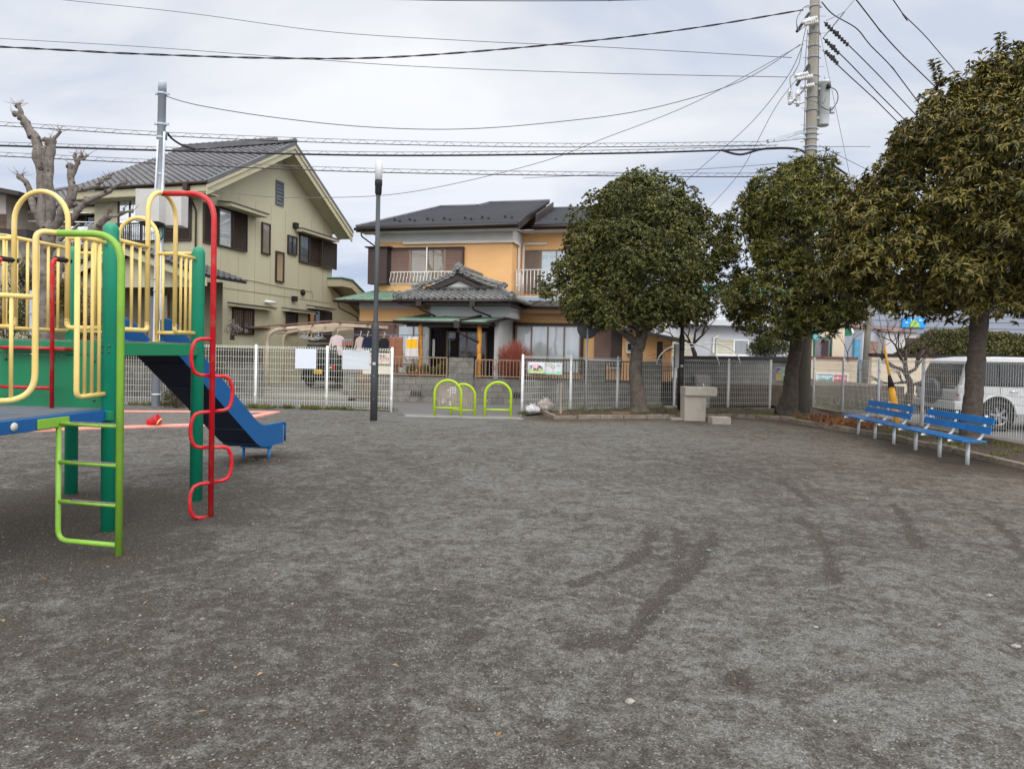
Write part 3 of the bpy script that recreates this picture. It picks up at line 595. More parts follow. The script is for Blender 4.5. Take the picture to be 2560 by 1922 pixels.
# red steps between the decks
mb = MB()
for v in (0.40,0.906):
    mb.tube(fillet([Q(-0.02,v,2.31),Q(-0.15,v+0.01,2.31),Q(-0.15,v+0.01,ZL)],0.06),0.0165,10)
for z in (1.23,1.56): mb.tube([Q(-0.15,0.41,z),Q(-0.15,0.916,z)],0.014,10)
st = mb.build('step_ladder', m_red, ps)
mb = MB(); mb.box(-0.15,-0.05,0.30,0.98,1.545,1.572,0,Q); mb.build('tread', m_red, st, bevel=0.008)
mb = MB()
for v in (0.40,0.906): mb.tube([Q(-0.12,v+0.01,2.31),Q(0.03,v,2.31)],0.022,10)
mb.build('clamp', m_blk, st)
# red curly climbing pole
PB = Vector((-2.80,6.38,0)); top = Q(0.68,0,3.035)
MB().tube(fillet([top, Vector((PB.x,PB.y,3.03)), Vector((PB.x,PB.y,0.02))],0.30,12), 0.0255, 14).build('climbing_pole', m_red, ps)
lv = Vector((-0.72,-0.69,0)).normalized()
mb = MB(); zs = [1.68,1.335,1.0,0.665,0.335,0.01]
for k in range(5):
    sgn = 1 if k % 2 == 0 else -1; za, zc = zs[k], zs[k+1]; h = (za-zc)/2; pts = [PB+Vector((0,0,za))]
    w = 0.10
    for j in range(13):
        an = math.pi*j/12; pts.append(PB + lv*sgn*(w*min(1.0,max(0.0,math.sin(an))*3) + 0.09*max(0.0,math.sin(an))**0.8) + Vector((0,0,(za+zc)/2 + h*math.cos(an))))
    pts.append(PB+Vector((0,0,zc))); mb.tube(pts, 0.0175, 10)
mb.build('climbing_loops', m_red, ps)
# slide
p_t = Vector((-3.90,7.16,0)); p_b = Vector((-3.63,10.25,0)); sx = (p_b-p_t).normalized(); sr = Vector((sx.y,-sx.x,0))
prof = [(0.0,1.63),(0.12,1.63),(0.25,1.58),(2.15,0.36),(2.30,0.29),(2.45,0.265),(3.02,0.255)]
hw, wh = 0.215, 0.245
mb = MB()
def S_(y, x, z): return p_t + sx*y + sr*x + Vector((0,0,z))
chute, left, right = [], [], []
n_ = len(prof)
vs = []; 
sec = [(-hw-0.035,0.25),(-hw-0.005,0.25),(-hw,0.235),(-hw,0.03),(-hw+0.03,0.0),(0,-0.012),(hw-0.03,0.0),(hw,0.03),(hw,0.235),(hw+0.005,0.25),(hw+0.035,0.25),(hw+0.035,-0.05),(-hw-0.035,-0.05)]
# smooth profile
pr2 = fillet([Vector((a,b,0)) for a, b in prof], 0.18, 5); P2 = [(p.x,p.y) for p in pr2]
ns = len(sec)
for i, (y, z) in enumerate(P2):
    hscale = 1.0 if i < len(P2)-1 else 1.0
    for (x, h) in sec: vs.append(S_(y, x, z + (h*hscale if h > 0 else h)))
fs = []; mi = []
for i in range(len(P2)-1):
    for k in range(ns):
        k2 = (k+1) % ns; fs.append((i*ns+k, i*ns+k2, (i+1)*ns+k2, (i+1)*ns+k))
mb.add(vs, fs, 0, False)
for i, f in enumerate(fs):
    if i % ns == 11: mb.mi[i] = 1
mb.f.append(tuple(range(ns))); mb.mi.append(0); mb.sm.append(False); mb.f.append(tuple((len(P2)-1)*ns+k for k in range(ns))); mb.mi.append(0); mb.sm.append(False)
sl = mb.build('slide', [m_slide, m_slideu], ps)
# outward curved lips at the run-out
mb = MB()
for sg in (-1,1):
    x = sg*(hw+0.02); mb.tube([S_(0.05,x,1.63+0.25)]+[S_(y,x,z+0.25) for y,z in P2[2:]]+fillet([S_(3.02,x,0.505),S_(3.12,x,0.49),S_(3.12,x,0.22)],0.06)[1:], 0.017, 8)
mb.build('rolled_edge', m_slide, sl)
for y in (0.45,0.9,1.35,1.8,2.2): 
    za = np.interp(y,[p[0] for p in P2],[p[1] for p in P2]); MB().box(y-0.012,y+0.012,-hw-0.03,hw+0.03,-0.066,-0.05,0,lambda a,b,c,za=za,y=y: S_(a,b,c+za-(a-y)*0.642)).build('underside_rib', m_slideu, sl)
mb = MB()
for x in (-0.19,0.19): mb.tube([S_(2.68,x,-0.05),S_(2.68,x,0.20)],0.022,10)
mb.box(2.64,2.72,-0.22,0.22,0.165,0.205,0,S_); mb.build('support_leg', mat('bright_blue_paint', (0.01,0.17,0.42), 0.45, 0.1, 5), sl)
mb = MB()
for (u,v) in ((0,0),(LU,0),(LU,LV)):
    for z in (ZD-0.05,ZD-0.10):
        for an in (-0.5,0.4): MB().lathe(Q(u,v,z)+Vector((math.sin(an)*0.062,-math.cos(an)*0.062,0)),[(0,-0.004),(0.010,-0.004),(0.010,0.006),(0.006,0.009),(0,0.009)],8,axis=(math.sin(an),-math.cos(an),0)).build('bolt', m_bolt, ps)
# age sticker on the big post
MB().box(0.052,0.072,-0.05,0.015,0.50,1.0,0,lambda u,v,z: Q(0.03,-0.055,0)+Vector((u*0.3,v*0.2,z))).build('sticker', mat('pink_sticker', (0.55,0.22,0.24), 0.6, 0.2, 9), ps)
# ------------------------------------------------------------------ mesh fences
def fence_panel(mb, a, b, z0, z1, wire=0.0052, outn=None, za=None, zb_=None):
    """welded mesh between two base points; z0..z1 heights above the base line"""
    a = Vector(a); b = Vector(b); d = (b-a); Lh = Vector((d.x,d.y,0)).length; dn = d/Lh
    nrm = Vector((-dn.y, dn.x, 0)).normalized()
    nv = int(Lh/0.066)
    w = wire/2
    def vbar(p, q, w=w):
        p = Vector(p); q = Vector(q); x = dn*w; x.z = 0; y = nrm*w
        mb.add([p-x-y,p+x-y,p+x+y,p-x+y,q-x-y,q+x-y,q+x+y,q-x+y], [(0,1,5,4),(1,2,6,5),(2,3,7,6),(3,0,4,7)])
    def hbar(p, q, w=w):
        p = Vector(p); q = Vector(q); x = Vector((0,0,w)); y = nrm*w
        mb.add([p-x-y,p+x-y,p+x+y,p-x+y,q-x-y,q+x-y,q+x+y,q-x+y], [(0,1,5,4),(1,2,6,5),(2,3,7,6),(3,0,4,7)])
    up = Vector((0,0,1))
    for k in range(1, nv):
        p = a + d*(k/nv); vbar(p+up*z0, p+up*(z1-0.05)); 
        vbar(p+up*(z1-0.05), p+up*z1 - nrm*0.05, w*1.3); vbar(p+up*z1-nrm*0.05, p+up*(z1-0.05)-nrm*0.055, w*1.3)
    z = z0
    while z < z1-0.1: hbar(a+up*z, b+up*z, w*1.15); z += 0.165
    for zz, o in ((z1-0.05,0),(z1,-0.05),(z1-0.05,-0.055)): hbar(a+up*zz+nrm*o, b+up*zz+nrm*o, w*1.5)
def fence(name, label, pts, H, m_post, m_mesh, z0=0.06, r=0.030, lean=0.0):
    t = thing(name, label, 'fence', tuple(pts[0]))
    for p in pts:
        p = Vector(p); pl = MB(); tp = Vector((lean*1.0, 0, H+0.03)); pl.tube([p+Vector((0,0,-0.15)), p+tp], r, 10); pl.lathe(p+tp, [(r,0),(r*0.8,0.015),(0,0.02)], 10)
        for zz in (0.35,0.8,1.25): pl.box(-0.02,0.02,-r-0.02,-r+0.01,zz-0.02,zz+0.02,0,lambda x,y,z,p=p: p+Vector((x,y,z)))
        pl.build('post', m_post, t)
    for a, b in zip(pts[:-1], pts[1:]):
        mb = MB(); fence_panel(mb, Vector(a)+Vector((0,0,0)), Vector(b), z0, H); mb.build('mesh_panel', m_mesh, t, fix=False)
    return t
yL = 18.38
lp = [(XYv := D(px, 900, yL)).x for px in (986, 818, 640, 452, 266, 80, -106, -292, -478, -664, -850)]
ptsL = [Vector((x, yL + (0.0 if i else -0.35), 0.0)) for i, x in enumerate(lp)]
fence('mesh_fence', 'long white welded mesh fence left of the park gateway, with blank white boards', ptsL, 1.66, m_white, mat('cream_wire', (0.66,0.67,0.58), 0.5, 0.08, 2), 0.05, 0.034)
fence('mesh_fence', 'white welded mesh fence right of the gateway, behind the trees and the fountain', [Vector((p.x,p.y,0.0)) for p in fenceR[:6]], 1.55, m_white, mat('grey_wire', (0.60,0.61,0.57), 0.5, 0.08, 2), 0.05, 0.034)
rf = [Vector((9.62,21.75,0.12))] + [Vector((9.66+0.02*k, 21.75-1.85*(k+1)-0.05*k, 0.12)) for k in range(8)]
fence('mesh_fence', 'white welded mesh fence on a low wall behind the blue benches', rf, 1.53, mat('grey_white_post_paint', (0.52,0.54,0.56), 0.5, 0.1, 3), MATS['grey_wire'], 0.05, 0.036)
mb = MB(); mb.box(9.58,9.76,5,21.85,-0.3,0.13); tag(mb.build('retaining_wall', m_kerb, bevel=0.01), 'low dark concrete footing wall under the right hand mesh fence', 'wall')
# ------------------------------------------------------------------ boards and posters on the fences
def board(name, label, px0, py0, px1, py1, dist, m, th=0.012, cat='sign', loc=None, bev=0.004):
    a = D(px0, py0, dist); b = D(px1, py1, dist); c = Vector(((a.x+b.x)/2, dist, min(a.z,b.z)))
    t = thing(name, label, cat, tuple(c)); mb = MB(); mb.box(min(a.x,b.x), max(a.x,b.x), dist-th, dist, min(a.z,b.z), max(a.z,b.z)); o = mb.build('panel', m, t, bevel=bev); return t, a, b
m_board = mat('white_board', (0.60,0.65,0.72), 0.35, 0.04, 2)
board('notice_board', 'blank white rounded board wired to the left fence, nearer the slide', 738.6, 871.6, 790.5, 922.5, yL-0.06, m_board, cat='board', bev=0.02)
board('notice_board', 'wider blank white board wired to the fence beside the dark lamp post', 856.5, 874, 923.5, 924.5, yL-0.06, m_board, cat='board')
m_cream = mat('cream_board', (0.66,0.62,0.52), 0.5, 0.06, 3)
TEXTS = []
def text(s, m, x, y, z, size, parent, name='lettering', rotz=0.0, xs=1.0, align='CENTER', rx=90, ry=0.0):
    c = bpy.data.curves.new(name, 'FONT'); c.body = s; c.size = size; c.align_x = align; c.align_y = 'CENTER'; c.extrude = 0.0015; c.offset = size*0.02
    o = bpy.data.objects.new(name, c); COL.objects.link(o); c.materials.append(m)
    base = Vector((0,0,0)); q = parent
    while q is not None: base += q.location; q = q.parent
    o.location = Vector((x,y,z))-base; o.rotation_euler = (R(rx), ry, rotz); o.scale = (xs,1,1); o.parent = parent; TEXTS.append(o); return o
m_ink = mat('ink_black', (0.02,0.02,0.03), 0.5); m_inkr = mat('ink_red', (0.6,0.03,0.03), 0.5); m_inkt = mat('ink_teal', (0.01,0.19,0.19), 0.5); m_inkw = mat('ink_white', (0.8,0.85,0.85), 0.5); m_inkp = mat('ink_pink', (0.7,0.3,0.35), 0.5)
t, a, b = board('warning_sign', 'cream warning sign with black and red Japanese writing beside the fence end post', 905, 881, 977, 912.5, yL-0.05, mat('sign_frame', (0.25,0.25,0.22), 0.5), cat='sign')
cx, cz = (a.x+b.x)/2, (a.z+b.z)/2; w, h = abs(b.x-a.x), abs(a.z-b.z)
MB().box(a.x+0.012,b.x-0.03,yL-0.067,yL-0.062,cz-h/2+0.03,cz+h/2-0.012).build('sign_face', m_cream, t)
text('せまいからね', m_ink, cx, yL-0.069, cz+h*0.22, 0.085, t); text('ボールあそびは', m_inkr, cx+0.01, yL-0.069, cz-h*0.03, 0.098, t); text('ダメ！！', m_inkr, cx+0.03, yL-0.069, cz-h*0.28, 0.09, t)
board('notice_board', 'small low white board under the cream warning sign', 907, 913.5, 977, 936, yL-0.05, m_cream, cat='board')
def poster(name, label, px0, py0, px1, py1, dist, base):
    return board(name, label, px0, py0, px1, py1, dist, base, cat='poster', bev=0.0)
dP = 18.55
t, a, b = poster('poster', 'hand-painted poster with pink arch and black Japanese writing on the right fence', 1319.6, 904.5, 1361.5, 934, dP, mat('poster_white', (0.68,0.67,0.72), 0.5, 0.06, 6))
cx, cz = (a.x+b.x)/2, (a.z+b.z)/2; w, h = abs(b.x-a.x), abs(a.z-b.z)
mb = MB(); mb.prism([(cx-w/2+0.005,dP-0.014,cz-h/2+0.005),(cx+w/2-0.005,dP-0.014,cz-h/2+0.005),(cx+w/2-0.005,dP-0.014,cz-h*0.12),(cx+w*0.2,dP-0.014,cz-h*0.02),(cx-w*0.1,dP-0.014,cz-h*0.22),(cx-w*0.3,dP-0.014,cz-h*0.1),(cx-w/2+0.005,dP-0.014,cz-h*0.15)], (0,-0.002,0)); mb.build('painted_grass', mat('poster_green', (0.45,0.55,0.28), 0.6, 0.3, 20), t)
mb = MB(); mb.lathe((cx-0.01,dP-0.0145,cz+0.01), [(0.0,0),(0.075,0),(0.075,0.002),(0,0.002)], 20, axis=(0,-1,0)); mb.build('painted_blossom', mat('poster_pink', (0.72,0.42,0.48), 0.6, 0.15, 15), t)
pts = [(cx-0.01+0.135*math.cos(an), dP-0.016, cz-0.02+0.115*math.sin(an)) for an in np.linspace(R(25),R(155),14)]
MB().tube(pts, 0.004, 6).build('painted_arch', m_inkp, t)
for s_, x_, z_, r_ in (('三',-0.155,0.005,-0.3),('丁',-0.125,0.02,-0.3),('ほ',0.075,0.025,0.15),('く',0.105,0.012,0.2),('ぬ',0.14,-0.002,0.3),('タメ',-0.005,-0.055,0.0)): text(s_, m_ink, cx+x_, dP-0.0185, cz+z_, 0.088, t, ry=r_)
t, a, b = poster('poster', 'pale poster with a painted child and speech bubble beside the pink arch poster', 1363, 906, 1404.5, 936.5, dP+0.1, mat('poster_grey_white', (0.62,0.64,0.66), 0.5, 0.08, 6))
cx, cz = (a.x+b.x)/2, (a.z+b.z)/2; w, h = abs(b.x-a.x), abs(a.z-b.z); y_ = dP+0.1-0.014
mb = MB(); mb.box(cx-w/2+.005,cx+w*0.2,y_-0.002,y_,cz-h/2+.005,cz-h*0.34); mb.box(cx+w*0.2,cx+w/2-.02,y_-0.002,y_,cz-h/2+.005,cz-h*0.22); mb.build('painted_grass', mat('poster_mint', (0.25,0.60,0.42), 0.6, 0.2, 20), t)
mb = MB(); mb.prism([(cx-0.07,y_,cz+0.02),(cx-0.03,y_,cz+0.10),(cx+0.01,y_,cz+0.10),(cx+0.05,y_,cz+0.02),(cx+0.03,y_,cz+0.02),(cx+0.0,y_,cz+0.08),(cx-0.03,y_,cz+0.08),(cx-0.045,y_,cz+0.02)], (0,-0.003,0)); mb.build('painted_hair', mat('poster_brown', (0.25,0.19,0.13), 0.6), t)
MB().lathe((cx-0.01,y_-0.0005,cz+0.035), [(0,0),(0.038,0),(0.038,0.002),(0,0.002)], 16, axis=(0,-1,0)).build('painted_face', mat('poster_skin', (0.66,0.58,0.50), 0.6), t)
MB().prism([(cx-0.05,y_,cz-0.11),(cx+0.04,y_,cz-0.11),(cx+0.02,y_,cz-0.01),(cx-0.03,y_,cz-0.01)], (0,-0.0025,0)).build('painted_dress', mat('poster_rose', (0.66,0.50,0.5), 0.6), t)
MB().tube([(cx+0.135+0.055*math.cos(q), y_-0.002, cz+0.08+0.045*math.sin(q)) for q in np.linspace(0,2*math.pi,20)], 0.003, 5).build('speech_bubble', mat('poster_blue', (0.3,0.4,0.5), 0.6), t)
text('みんなの', mat('ink_olive', (0.3,0.28,0.1), 0.5), cx-w*0.30, y_-0.002, cz+h*0.36, 0.045, t); text('こうえん', MATS['ink_olive'], cx-w*0.30, y_-0.002, cz+h*0.20, 0.045, t); text('きれいに', m_ink, cx+0.135, y_-0.002, cz+0.08, 0.024, t)
# posters at the far end of the middle fence
t, a, b = poster('poster', 'election style portrait poster of a person in yellow beside the leaning trunk', 1938, 916, 1954, 952, 21.55, mat('poster_lilac', (0.45,0.42,0.62), 0.5, 0.1, 9))
cx, cz = (a.x+b.x)/2, (a.z+b.z)/2
MB().prism([(cx-0.09,21.53,cz-0.21),(cx+0.09,21.53,cz-0.21),(cx+0.07,21.53,cz+0.0),(cx-0.07,21.53,cz+0.0)],(0,-0.004,0)).build('painted_jacket', m_yel, t)
MB().lathe((cx,21.528,cz+0.07), [(0,0),(0.05,0),(0.05,0.004),(0,0.004)], 14, axis=(0,-1,0)).build('painted_face', MATS['poster_skin'], t)
MB().lathe((cx,21.529,cz+0.105), [(0,0),(0.052,0),(0.052,0.004),(0,0.004)], 14, axis=(0,-1,0)).build('painted_hair', m_ink, t)
poster('poster', 'green and white campaign poster partly hidden by the leaning trunk', 1954.6, 917, 1968, 953, 21.6, mat('poster_leaf', (0.4,0.55,0.3), 0.5, 0.4, 9))
# ------------------------------------------------------------------ lamp posts
def lamp_post(label, loc, mpole, h=5.93, glass=True):
    t = thing('lamp_post', label, 'lamp post', (0,0,0), 'lamp posts in the park')
    MB().lathe((0,0,0), [(0.082,-0.1),(0.081,1.0),(0.080,2.05),(0.077,2.16),(0.060,2.22),(0.053,2.25),(0.052,3.0),(0.050,h-0.75)], 24).build('pole', mpole, t)
    MB().lathe((0,0,0), [(0.05,h-0.78),(0.075,h-0.74),(0.078,h-0.56),(0.085,h-0.55),(0.085,h-0.44),(0.05,h-0.43)], 24).build('collar', m_blk, t)
    MB().lathe((0,0,0), [(0.05,h-0.44),(0.080,h-0.43),(0.082,h-0.12),(0.080,h-0.11),(0.080,h-0.02),(0.06,h),(0,h+0.005)], 24).build('lamp_cover', mat('opal_cover', (0.62,0.63,0.64), 0.3, 0.03, 2), t)
    MB().box(-0.035,0.035,-0.09,-0.078,1.28,1.34).build('label_plate', mat('grey_plate', (0.4,0.42,0.44), 0.5), t)
    mb = MB()
    for z in (1.03,0.5): mb.lathe((0,-0.08,z), [(0,0),(0.008,0),(0.008,0.006),(0,0.006)], 8, axis=(0,-1,0))
    mb.build('screw', m_galv, t); t.location = loc; return t
p = G(934, 1051); lamp_post('slim dark grey lamp post with white cylinder lamp beside the park gateway', (p.x, p.y, 0), m_dpole).rotation_euler = (0, R(0.2), 0)
p = D(1700, 1023, 20.0); l2 = lamp_post('brown black lamp post rising into the round tree behind the fountain', (p.x, p.y, 0.05), m_brpole, 5.3)
MB().box(-0.20,-0.09,-0.10,0.12,1.25,1.95).build('control_box', mat('grey_box', (0.33,0.34,0.31), 0.6, 0.1, 4), l2, loc=None)
mb = MB()
for z in (1.4,1.8): mb.lathe((0,0,z), [(0.084,-0.02),(0.094,-0.02),(0.094,0.02),(0.084,0.02)], 20)
mb.build('strap', m_blk, l2)
for ch in l2.children:
    if ch.name.startswith(('control_box','strap')):
        ch.data.transform(Matrix.Translation(l2.location))
# ------------------------------------------------------------------ lime bollard arches in the gateway
m_bol = mat('lime_yellow_paint', (0.34,0.50,0.010), 0.35, 0.07, 3)
m_bpan = mat('taupe_panel', (0.26,0.22,0.18), 0.6, 0.1, 4)
def bollard(w, h, panel):
    t = thing('arch_bollard', '', 'bollard', (0,0,0), 'lime arch bollards in the gateway')
    r = 0.033; hw_ = w/2-r; pts = [(-hw_,0,-0.15)] + [(-hw_*math.cos(a_), 0, h-r-hw_+hw_*math.sin(a_)) for a_ in np.linspace(0,math.pi,17)] + [(hw_,0,-0.15)]
    MB().tube(pts, r, 14).build('arch_tube', m_bol, t); MB().tube([(-hw_,0,0.24),(hw_,0,0.24)], 0.022, 10).build('cross_bar', m_bol, t)
    mb = MB()
    for sx_ in (-1,1): mb.tube([(sx_*(hw_-r-0.002),0,0.46),(sx_*(hw_-r-0.03),0,0.46)],0.014,8)
    mb.tube([(0,0,h-2*r-0.0),(0,0,h-2*r-0.03)],0.014,8); mb.build('lug', m_bol, t)
    if panel:
        mb = MB(); W = hw_-r-0.02
        def top_(x): return h-r-hw_ + math.sqrt(max(0, W*W-x*x))
        z0 = 0.30; cell = 0.060; bw = 0.025
        k = -W+0.01
        while k < W: mb.box(k-bw/2,k+bw/2,-0.004,0.004,z0,max(z0+0.1,top_(k)-0.005)); k += cell
        z = z0
        while z < h-2*r-0.03:
            xw = W if z < h-r-hw_ else math.sqrt(max(0.0001, W*W-(z-(h-r-hw_))**2)); mb.box(-xw,xw,-0.0035,0.0035,z-bw/2,z+bw/2); z += cell
        pts = [(-W,0,z0)]+[(-W*math.cos(a_),0,h-r-hw_+W*math.sin(a_)) for a_ in np.linspace(0,math.pi,15)]+[(W,0,z0),(-W,0,z0)]
        mb.tube(pts, 0.012, 6)
        if panel == 1:
            mb.prism([(-W*0.75,-0.006,0.62),(-W*0.55,-0.006,0.72),(-W*0.1,-0.006,0.68),(W*0.15,-0.006,0.60),(0,-0.006,0.52),(-W*0.2,-0.006,0.5),(-W*0.35,-0.006,0.44),(-W*0.6,-0.006,0.52)], (0,0.012,0))
            mb.prism([(W*0.3,-0.006,0.62),(W*0.5,-0.006,0.6),(W*0.75,-0.006,0.47),(W*0.4,-0.006,0.40),(W*0.2,-0.006,0.46)], (0,0.012,0))
        else: mb.prism([(-W*0.4,-0.006,0.36),(W*0.45,-0.006,0.36),(W*0.5,-0.006,0.56),(-W*0.4,-0.006,0.6)], (0,0.012,0))
        mb.build('grid_panel', m_bpan, t)
        if panel == 1:
            mb = MB(); mb.prism([(-W*0.55,0.008,0.34),(-W*0.3,0.008,0.34),(-W*0.2,0.008,0.42),(-W*0.35,0.008,0.55),(-W*0.5,0.008,0.46)],(0,0.006,0)); mb.prism([(-W*0.25,0.008,0.5),(W*0.2,0.008,0.5),(W*0.75,0.008,0.6),(W*0.8,0.008,0.75),(W*0.4,0.008,0.78),(0,0.008,0.72),(-W*0.15,0.008,0.62)],(0,0.006,0)); mb.prism([(W*0.05,0.008,0.3),(W*0.25,0.008,0.3),(W*0.28,0.008,0.42),(0.02,0.008,0.42)],(0,0.006,0)); mb.build('white_cutout', m_white, t)
    return t
a = D(1118.5,1045,17.15); b1 = bollard(0.73,0.965,1); b1.location = (a.x,a.y,-0.03); b1['label'] = 'lime green arch bollard with taupe animal grid panel, leftmost in the gateway'
a = D(1157,1045,18.25); b2 = bollard(0.70,0.965,2); b2.location = (a.x,a.y,-0.17); b2['label'] = 'lime green arch bollard set back and half hidden behind the leftmost one'
a = D(1244,1045,17.2); b3 = bollard(0.72,0.965,0); b3.location = (a.x,a.y,-0.055); b3['label'] = 'empty lime green arch bollard without panel, rightmost in the gateway'
# ------------------------------------------------------------------ blue benches
def bench():
    t = thing('park_bench', '', 'bench', (0,0,0), 'blue park benches')
    Lb = 2.30   # along local x; seat towards -y
    for k in range(3):
        y0 = -0.36+k*0.125
        MB().box(0,Lb,y0,y0+0.115,0.385,0.41).build('seat_slat', mat('bench_blue', (0.006,0.115,0.34), 0.4, 0.10, 4, dirt=(0.04,0.2,0.42), dirt_s=6, dirt_a=0.5), t, bevel=0.008)
    for z in (0.565,0.71):
        yb = 0.045+(z-0.5)*0.30; mb = MB(); mb.box(0.28,Lb-0.02,0,0.022,-0.055,0.055,0,lambda x,y,zz,z=z,yb=yb: (x, yb+y+zz*0.3-0.01, z+zz)); mb.build('back_slat', MATS['bench_blue'], t, bevel=0.006)
    for x in (0.33,1.15,1.98):
        MB().tube([(x,-0.10,-0.1),(x,-0.10,0.37)],0.030,12).build('leg', mat('bench_grey', (0.48,0.51,0.53), 0.45, 0.1, 4, metal=0.2), t)
        MB().tube(fillet([(x,-0.38,0.37),(x,0.0,0.365),(x,0.10,0.42),(x,0.165,0.79)],0.12,6),0.022,10).build('back_bracket', MATS['bench_grey'], t)
    mb = MB()
    for x in (0.33,1.15,1.98): mb.lathe((x,-0.385,0.37),[(0,0),(0.022,0),(0.02,0.02),(0,0.024)],10,axis=(0,-1,0))
    mb.build('end_cap', m_white, t)
    return t
B0 = Vector((7.80,15.45,0)); B1 = Vector((7.36,10.35,0)); bd = (B1-B0).normalized(); ang = math.atan2(bd.y, bd.x)
bn = bench(); bn.rotation_euler = (0,0,ang); bn.location = B0 + bd*0.12; bn['label'] = 'blue slatted bench farther from the camera, in front of the yellow cable guard'
bn2 = copy_tree(bn); bn2.location = B0 + bd*2.62; bn2['label'] = 'blue slatted bench nearer the camera, in front of the thick grey trunk'
# ------------------------------------------------------------------ drinking fountain
q = G(1737,1052); fo = thing('drinking_fountain', 'L shaped exposed aggregate drinking fountain with overhanging basin', 'fountain', (q.x,q.y,0))
fx, fy = q.x-0.27, q.y-0.02
mb = MB(); mb.hexa([(fx+0.0,fy,-0.1),(fx+0.53,fy,-0.1),(fx+0.47,fy+0.45,-0.1),(fx+0.0,fy+0.45,-0.1),(fx-0.01,fy,0.64),(fx+0.55,fy,0.64),(fx+0.55,fy+0.45,0.64),(fx-0.01,fy+0.45,0.64)]); mb.build('column', m_foun, fo, bevel=0.01)
mb = MB(); mb.box(fx-0.015,fx+0.80,fy-0.06,fy+0.47,0.642,0.86); mb.build('basin', m_foun, fo, bevel=0.01)
mb = MB(); mb.tube([(fx+0.52,fy+0.2,0.855),(fx+0.52,fy+0.2,0.92),(fx+0.50,fy+0.2,0.95)],0.012,8); mb.lathe((fx+0.52,fy+0.2,0.90),[(0,0),(0.02,0),(0.02,0.02),(0,0.02)],8,axis=(1,0,0)); mb.build('tap', m_galv, fo)
q = G(1808,1061); MBs = MB(); MBs.box(q.x-0.27,q.x+0.19,q.y,q.y+0.36,-0.1,0.17); tag(MBs.build('step_block', m_foun, bevel=0.008), 'small aggregate step block on the ground right of the fountain', 'block')
q = G(1698,1050); MBs = MB(); MBs.box(q.x-0.2,q.x+0.12,q.y,q.y+0.3,-0.1,0.05); tag(MBs.build('step_block', m_foun, bevel=0.008), 'flat low aggregate slab at the left foot of the fountain', 'block')
q = G(1690,1028); MBs = MB(); MBs.box(q.x-0.3,q.x+0.25,q.y,q.y+0.4,0.0,0.14); tag(MBs.build('meter_box', m_conc, bevel=0.01), 'flat concrete cover in the bed between trunk and fountain', 'cover')
q = G(1553,1034,0.08); mb = MB(); mb.lathe((q.x,q.y,0.07),[(0,-0.05),(0.28,-0.05),(0.28,0.045),(0.26,0.055),(0,0.055)],28); tag(mb.build('manhole_cover', mat('rusty_iron', (0.13,0.085,0.06), 0.85, 0.3, 12, bump=0.5, bs=60)), 'round rusty manhole cover in the bed left of the trunk', 'manhole')
# ------------------------------------------------------------------ round traffic sign seen from behind, wooden stake, rubbish bags
q = D(1462,1028,19.1); sg = thing('road_sign', 'round road sign seen from behind on a thin grey pole, half in leaves', 'sign', (q.x,q.y,0.05))
tpp = D(1470,800,19.1); MB().tube([(q.x,q.y,0),(tpp.x,tpp.y,tpp.z)],0.030,12).build('pole', mat('dull_grey_pole', (0.30,0.31,0.31), 0.5, 0.1, 3), sg)
cc = D(1469,821,19.05); MB().lathe((cc.x,cc.y+0.05,cc.z),[(0,0),(0.285,0),(0.29,0.008),(0.285,0.014),(0,0.014)],36,axis=(0,-1,0)).build('sign_disc', mat('sign_back', (0.06,0.065,0.07), 0.5, 0.1, 5), sg)
q = D(1401,1037,17.9); ws = thing('stake_sign', 'grey weathered wooden stake with a narrow board in front of the right fence', 'sign', (q.x,q.y,0.05))
MB().box(q.x-0.025,q.x+0.03,q.y-0.025,q.y+0.025,-0.1,0.87).build('stake', mat('weathered_wood', (0.27,0.23,0.18), 0.9, 0.25, 8, bump=0.4, streak=True), ws, bevel=0.003)
a = D(1391,960,17.95); MB().hexa([(a.x,q.y+0.03,0.36),(a.x+0.075,q.y+0.03,0.36),(a.x+0.075,q.y+0.05,0.36),(a.x,q.y+0.05,0.36),(a.x,q.y+0.03,0.83),(a.x+0.075,q.y+0.03,0.86),(a.x+0.075,q.y+0.05,0.86),(a.x,q.y+0.05,0.83)]).build('board', mat('grey_board', (0.2,0.2,0.19), 0.8, 0.2, 8), ws)
def bag(label, px, py, w, h, m, seed):
    q = G(px, py, 0.03); t = thing('rubbish_bag', label, 'rubbish bag', (q.x,q.y,q.z), 'rubbish bags by the fence'); 
    bm_ = bmesh.new(); bmesh.ops.create_icosphere(bm_, subdivisions=5, radius=1)
    for v in bm_.verts:
        n_ = v.co.copy(); k = 1+0.16*mnoise.noise(n_*1.6+Vector((seed,0,0)))+0.10*abs(mnoise.noise(n_*5+Vector((0,seed,0))))+0.05*abs(mnoise.noise(n_*13+Vector((0,seed,0))))
        zz = n_.z; f = 1.0-0.35*max(0,zz)**2
        v.co = Vector((n_.x*w/2*k*f, n_.y*w/2*k*f*0.85, h*0.46 + (zz*h*0.5*k if zz > -0.6 else -0.6*h*0.5*k+(zz+0.6)*0.1)))
    me_ = bpy.data.meshes.new('bag'); bm_.to_mesh(me_); bm_.free(); me_.materials.append(m); me_.polygons.foreach_set('use_smooth',[True]*len(me_.polygons))
    o = bpy.data.objects.new('bag', me_); COL.objects.link(o); o.parent = t
    mb = MB()
    for s in (-1,1): mb.tube([(q.x,q.y,q.z+h*0.86),(q.x+s*0.03,q.y,q.z+h*0.96),(q.x+s*0.07,q.y,q.z+h*1.05)],[0.03,0.014,0.022],8)
    mb.build('knot', m, t)
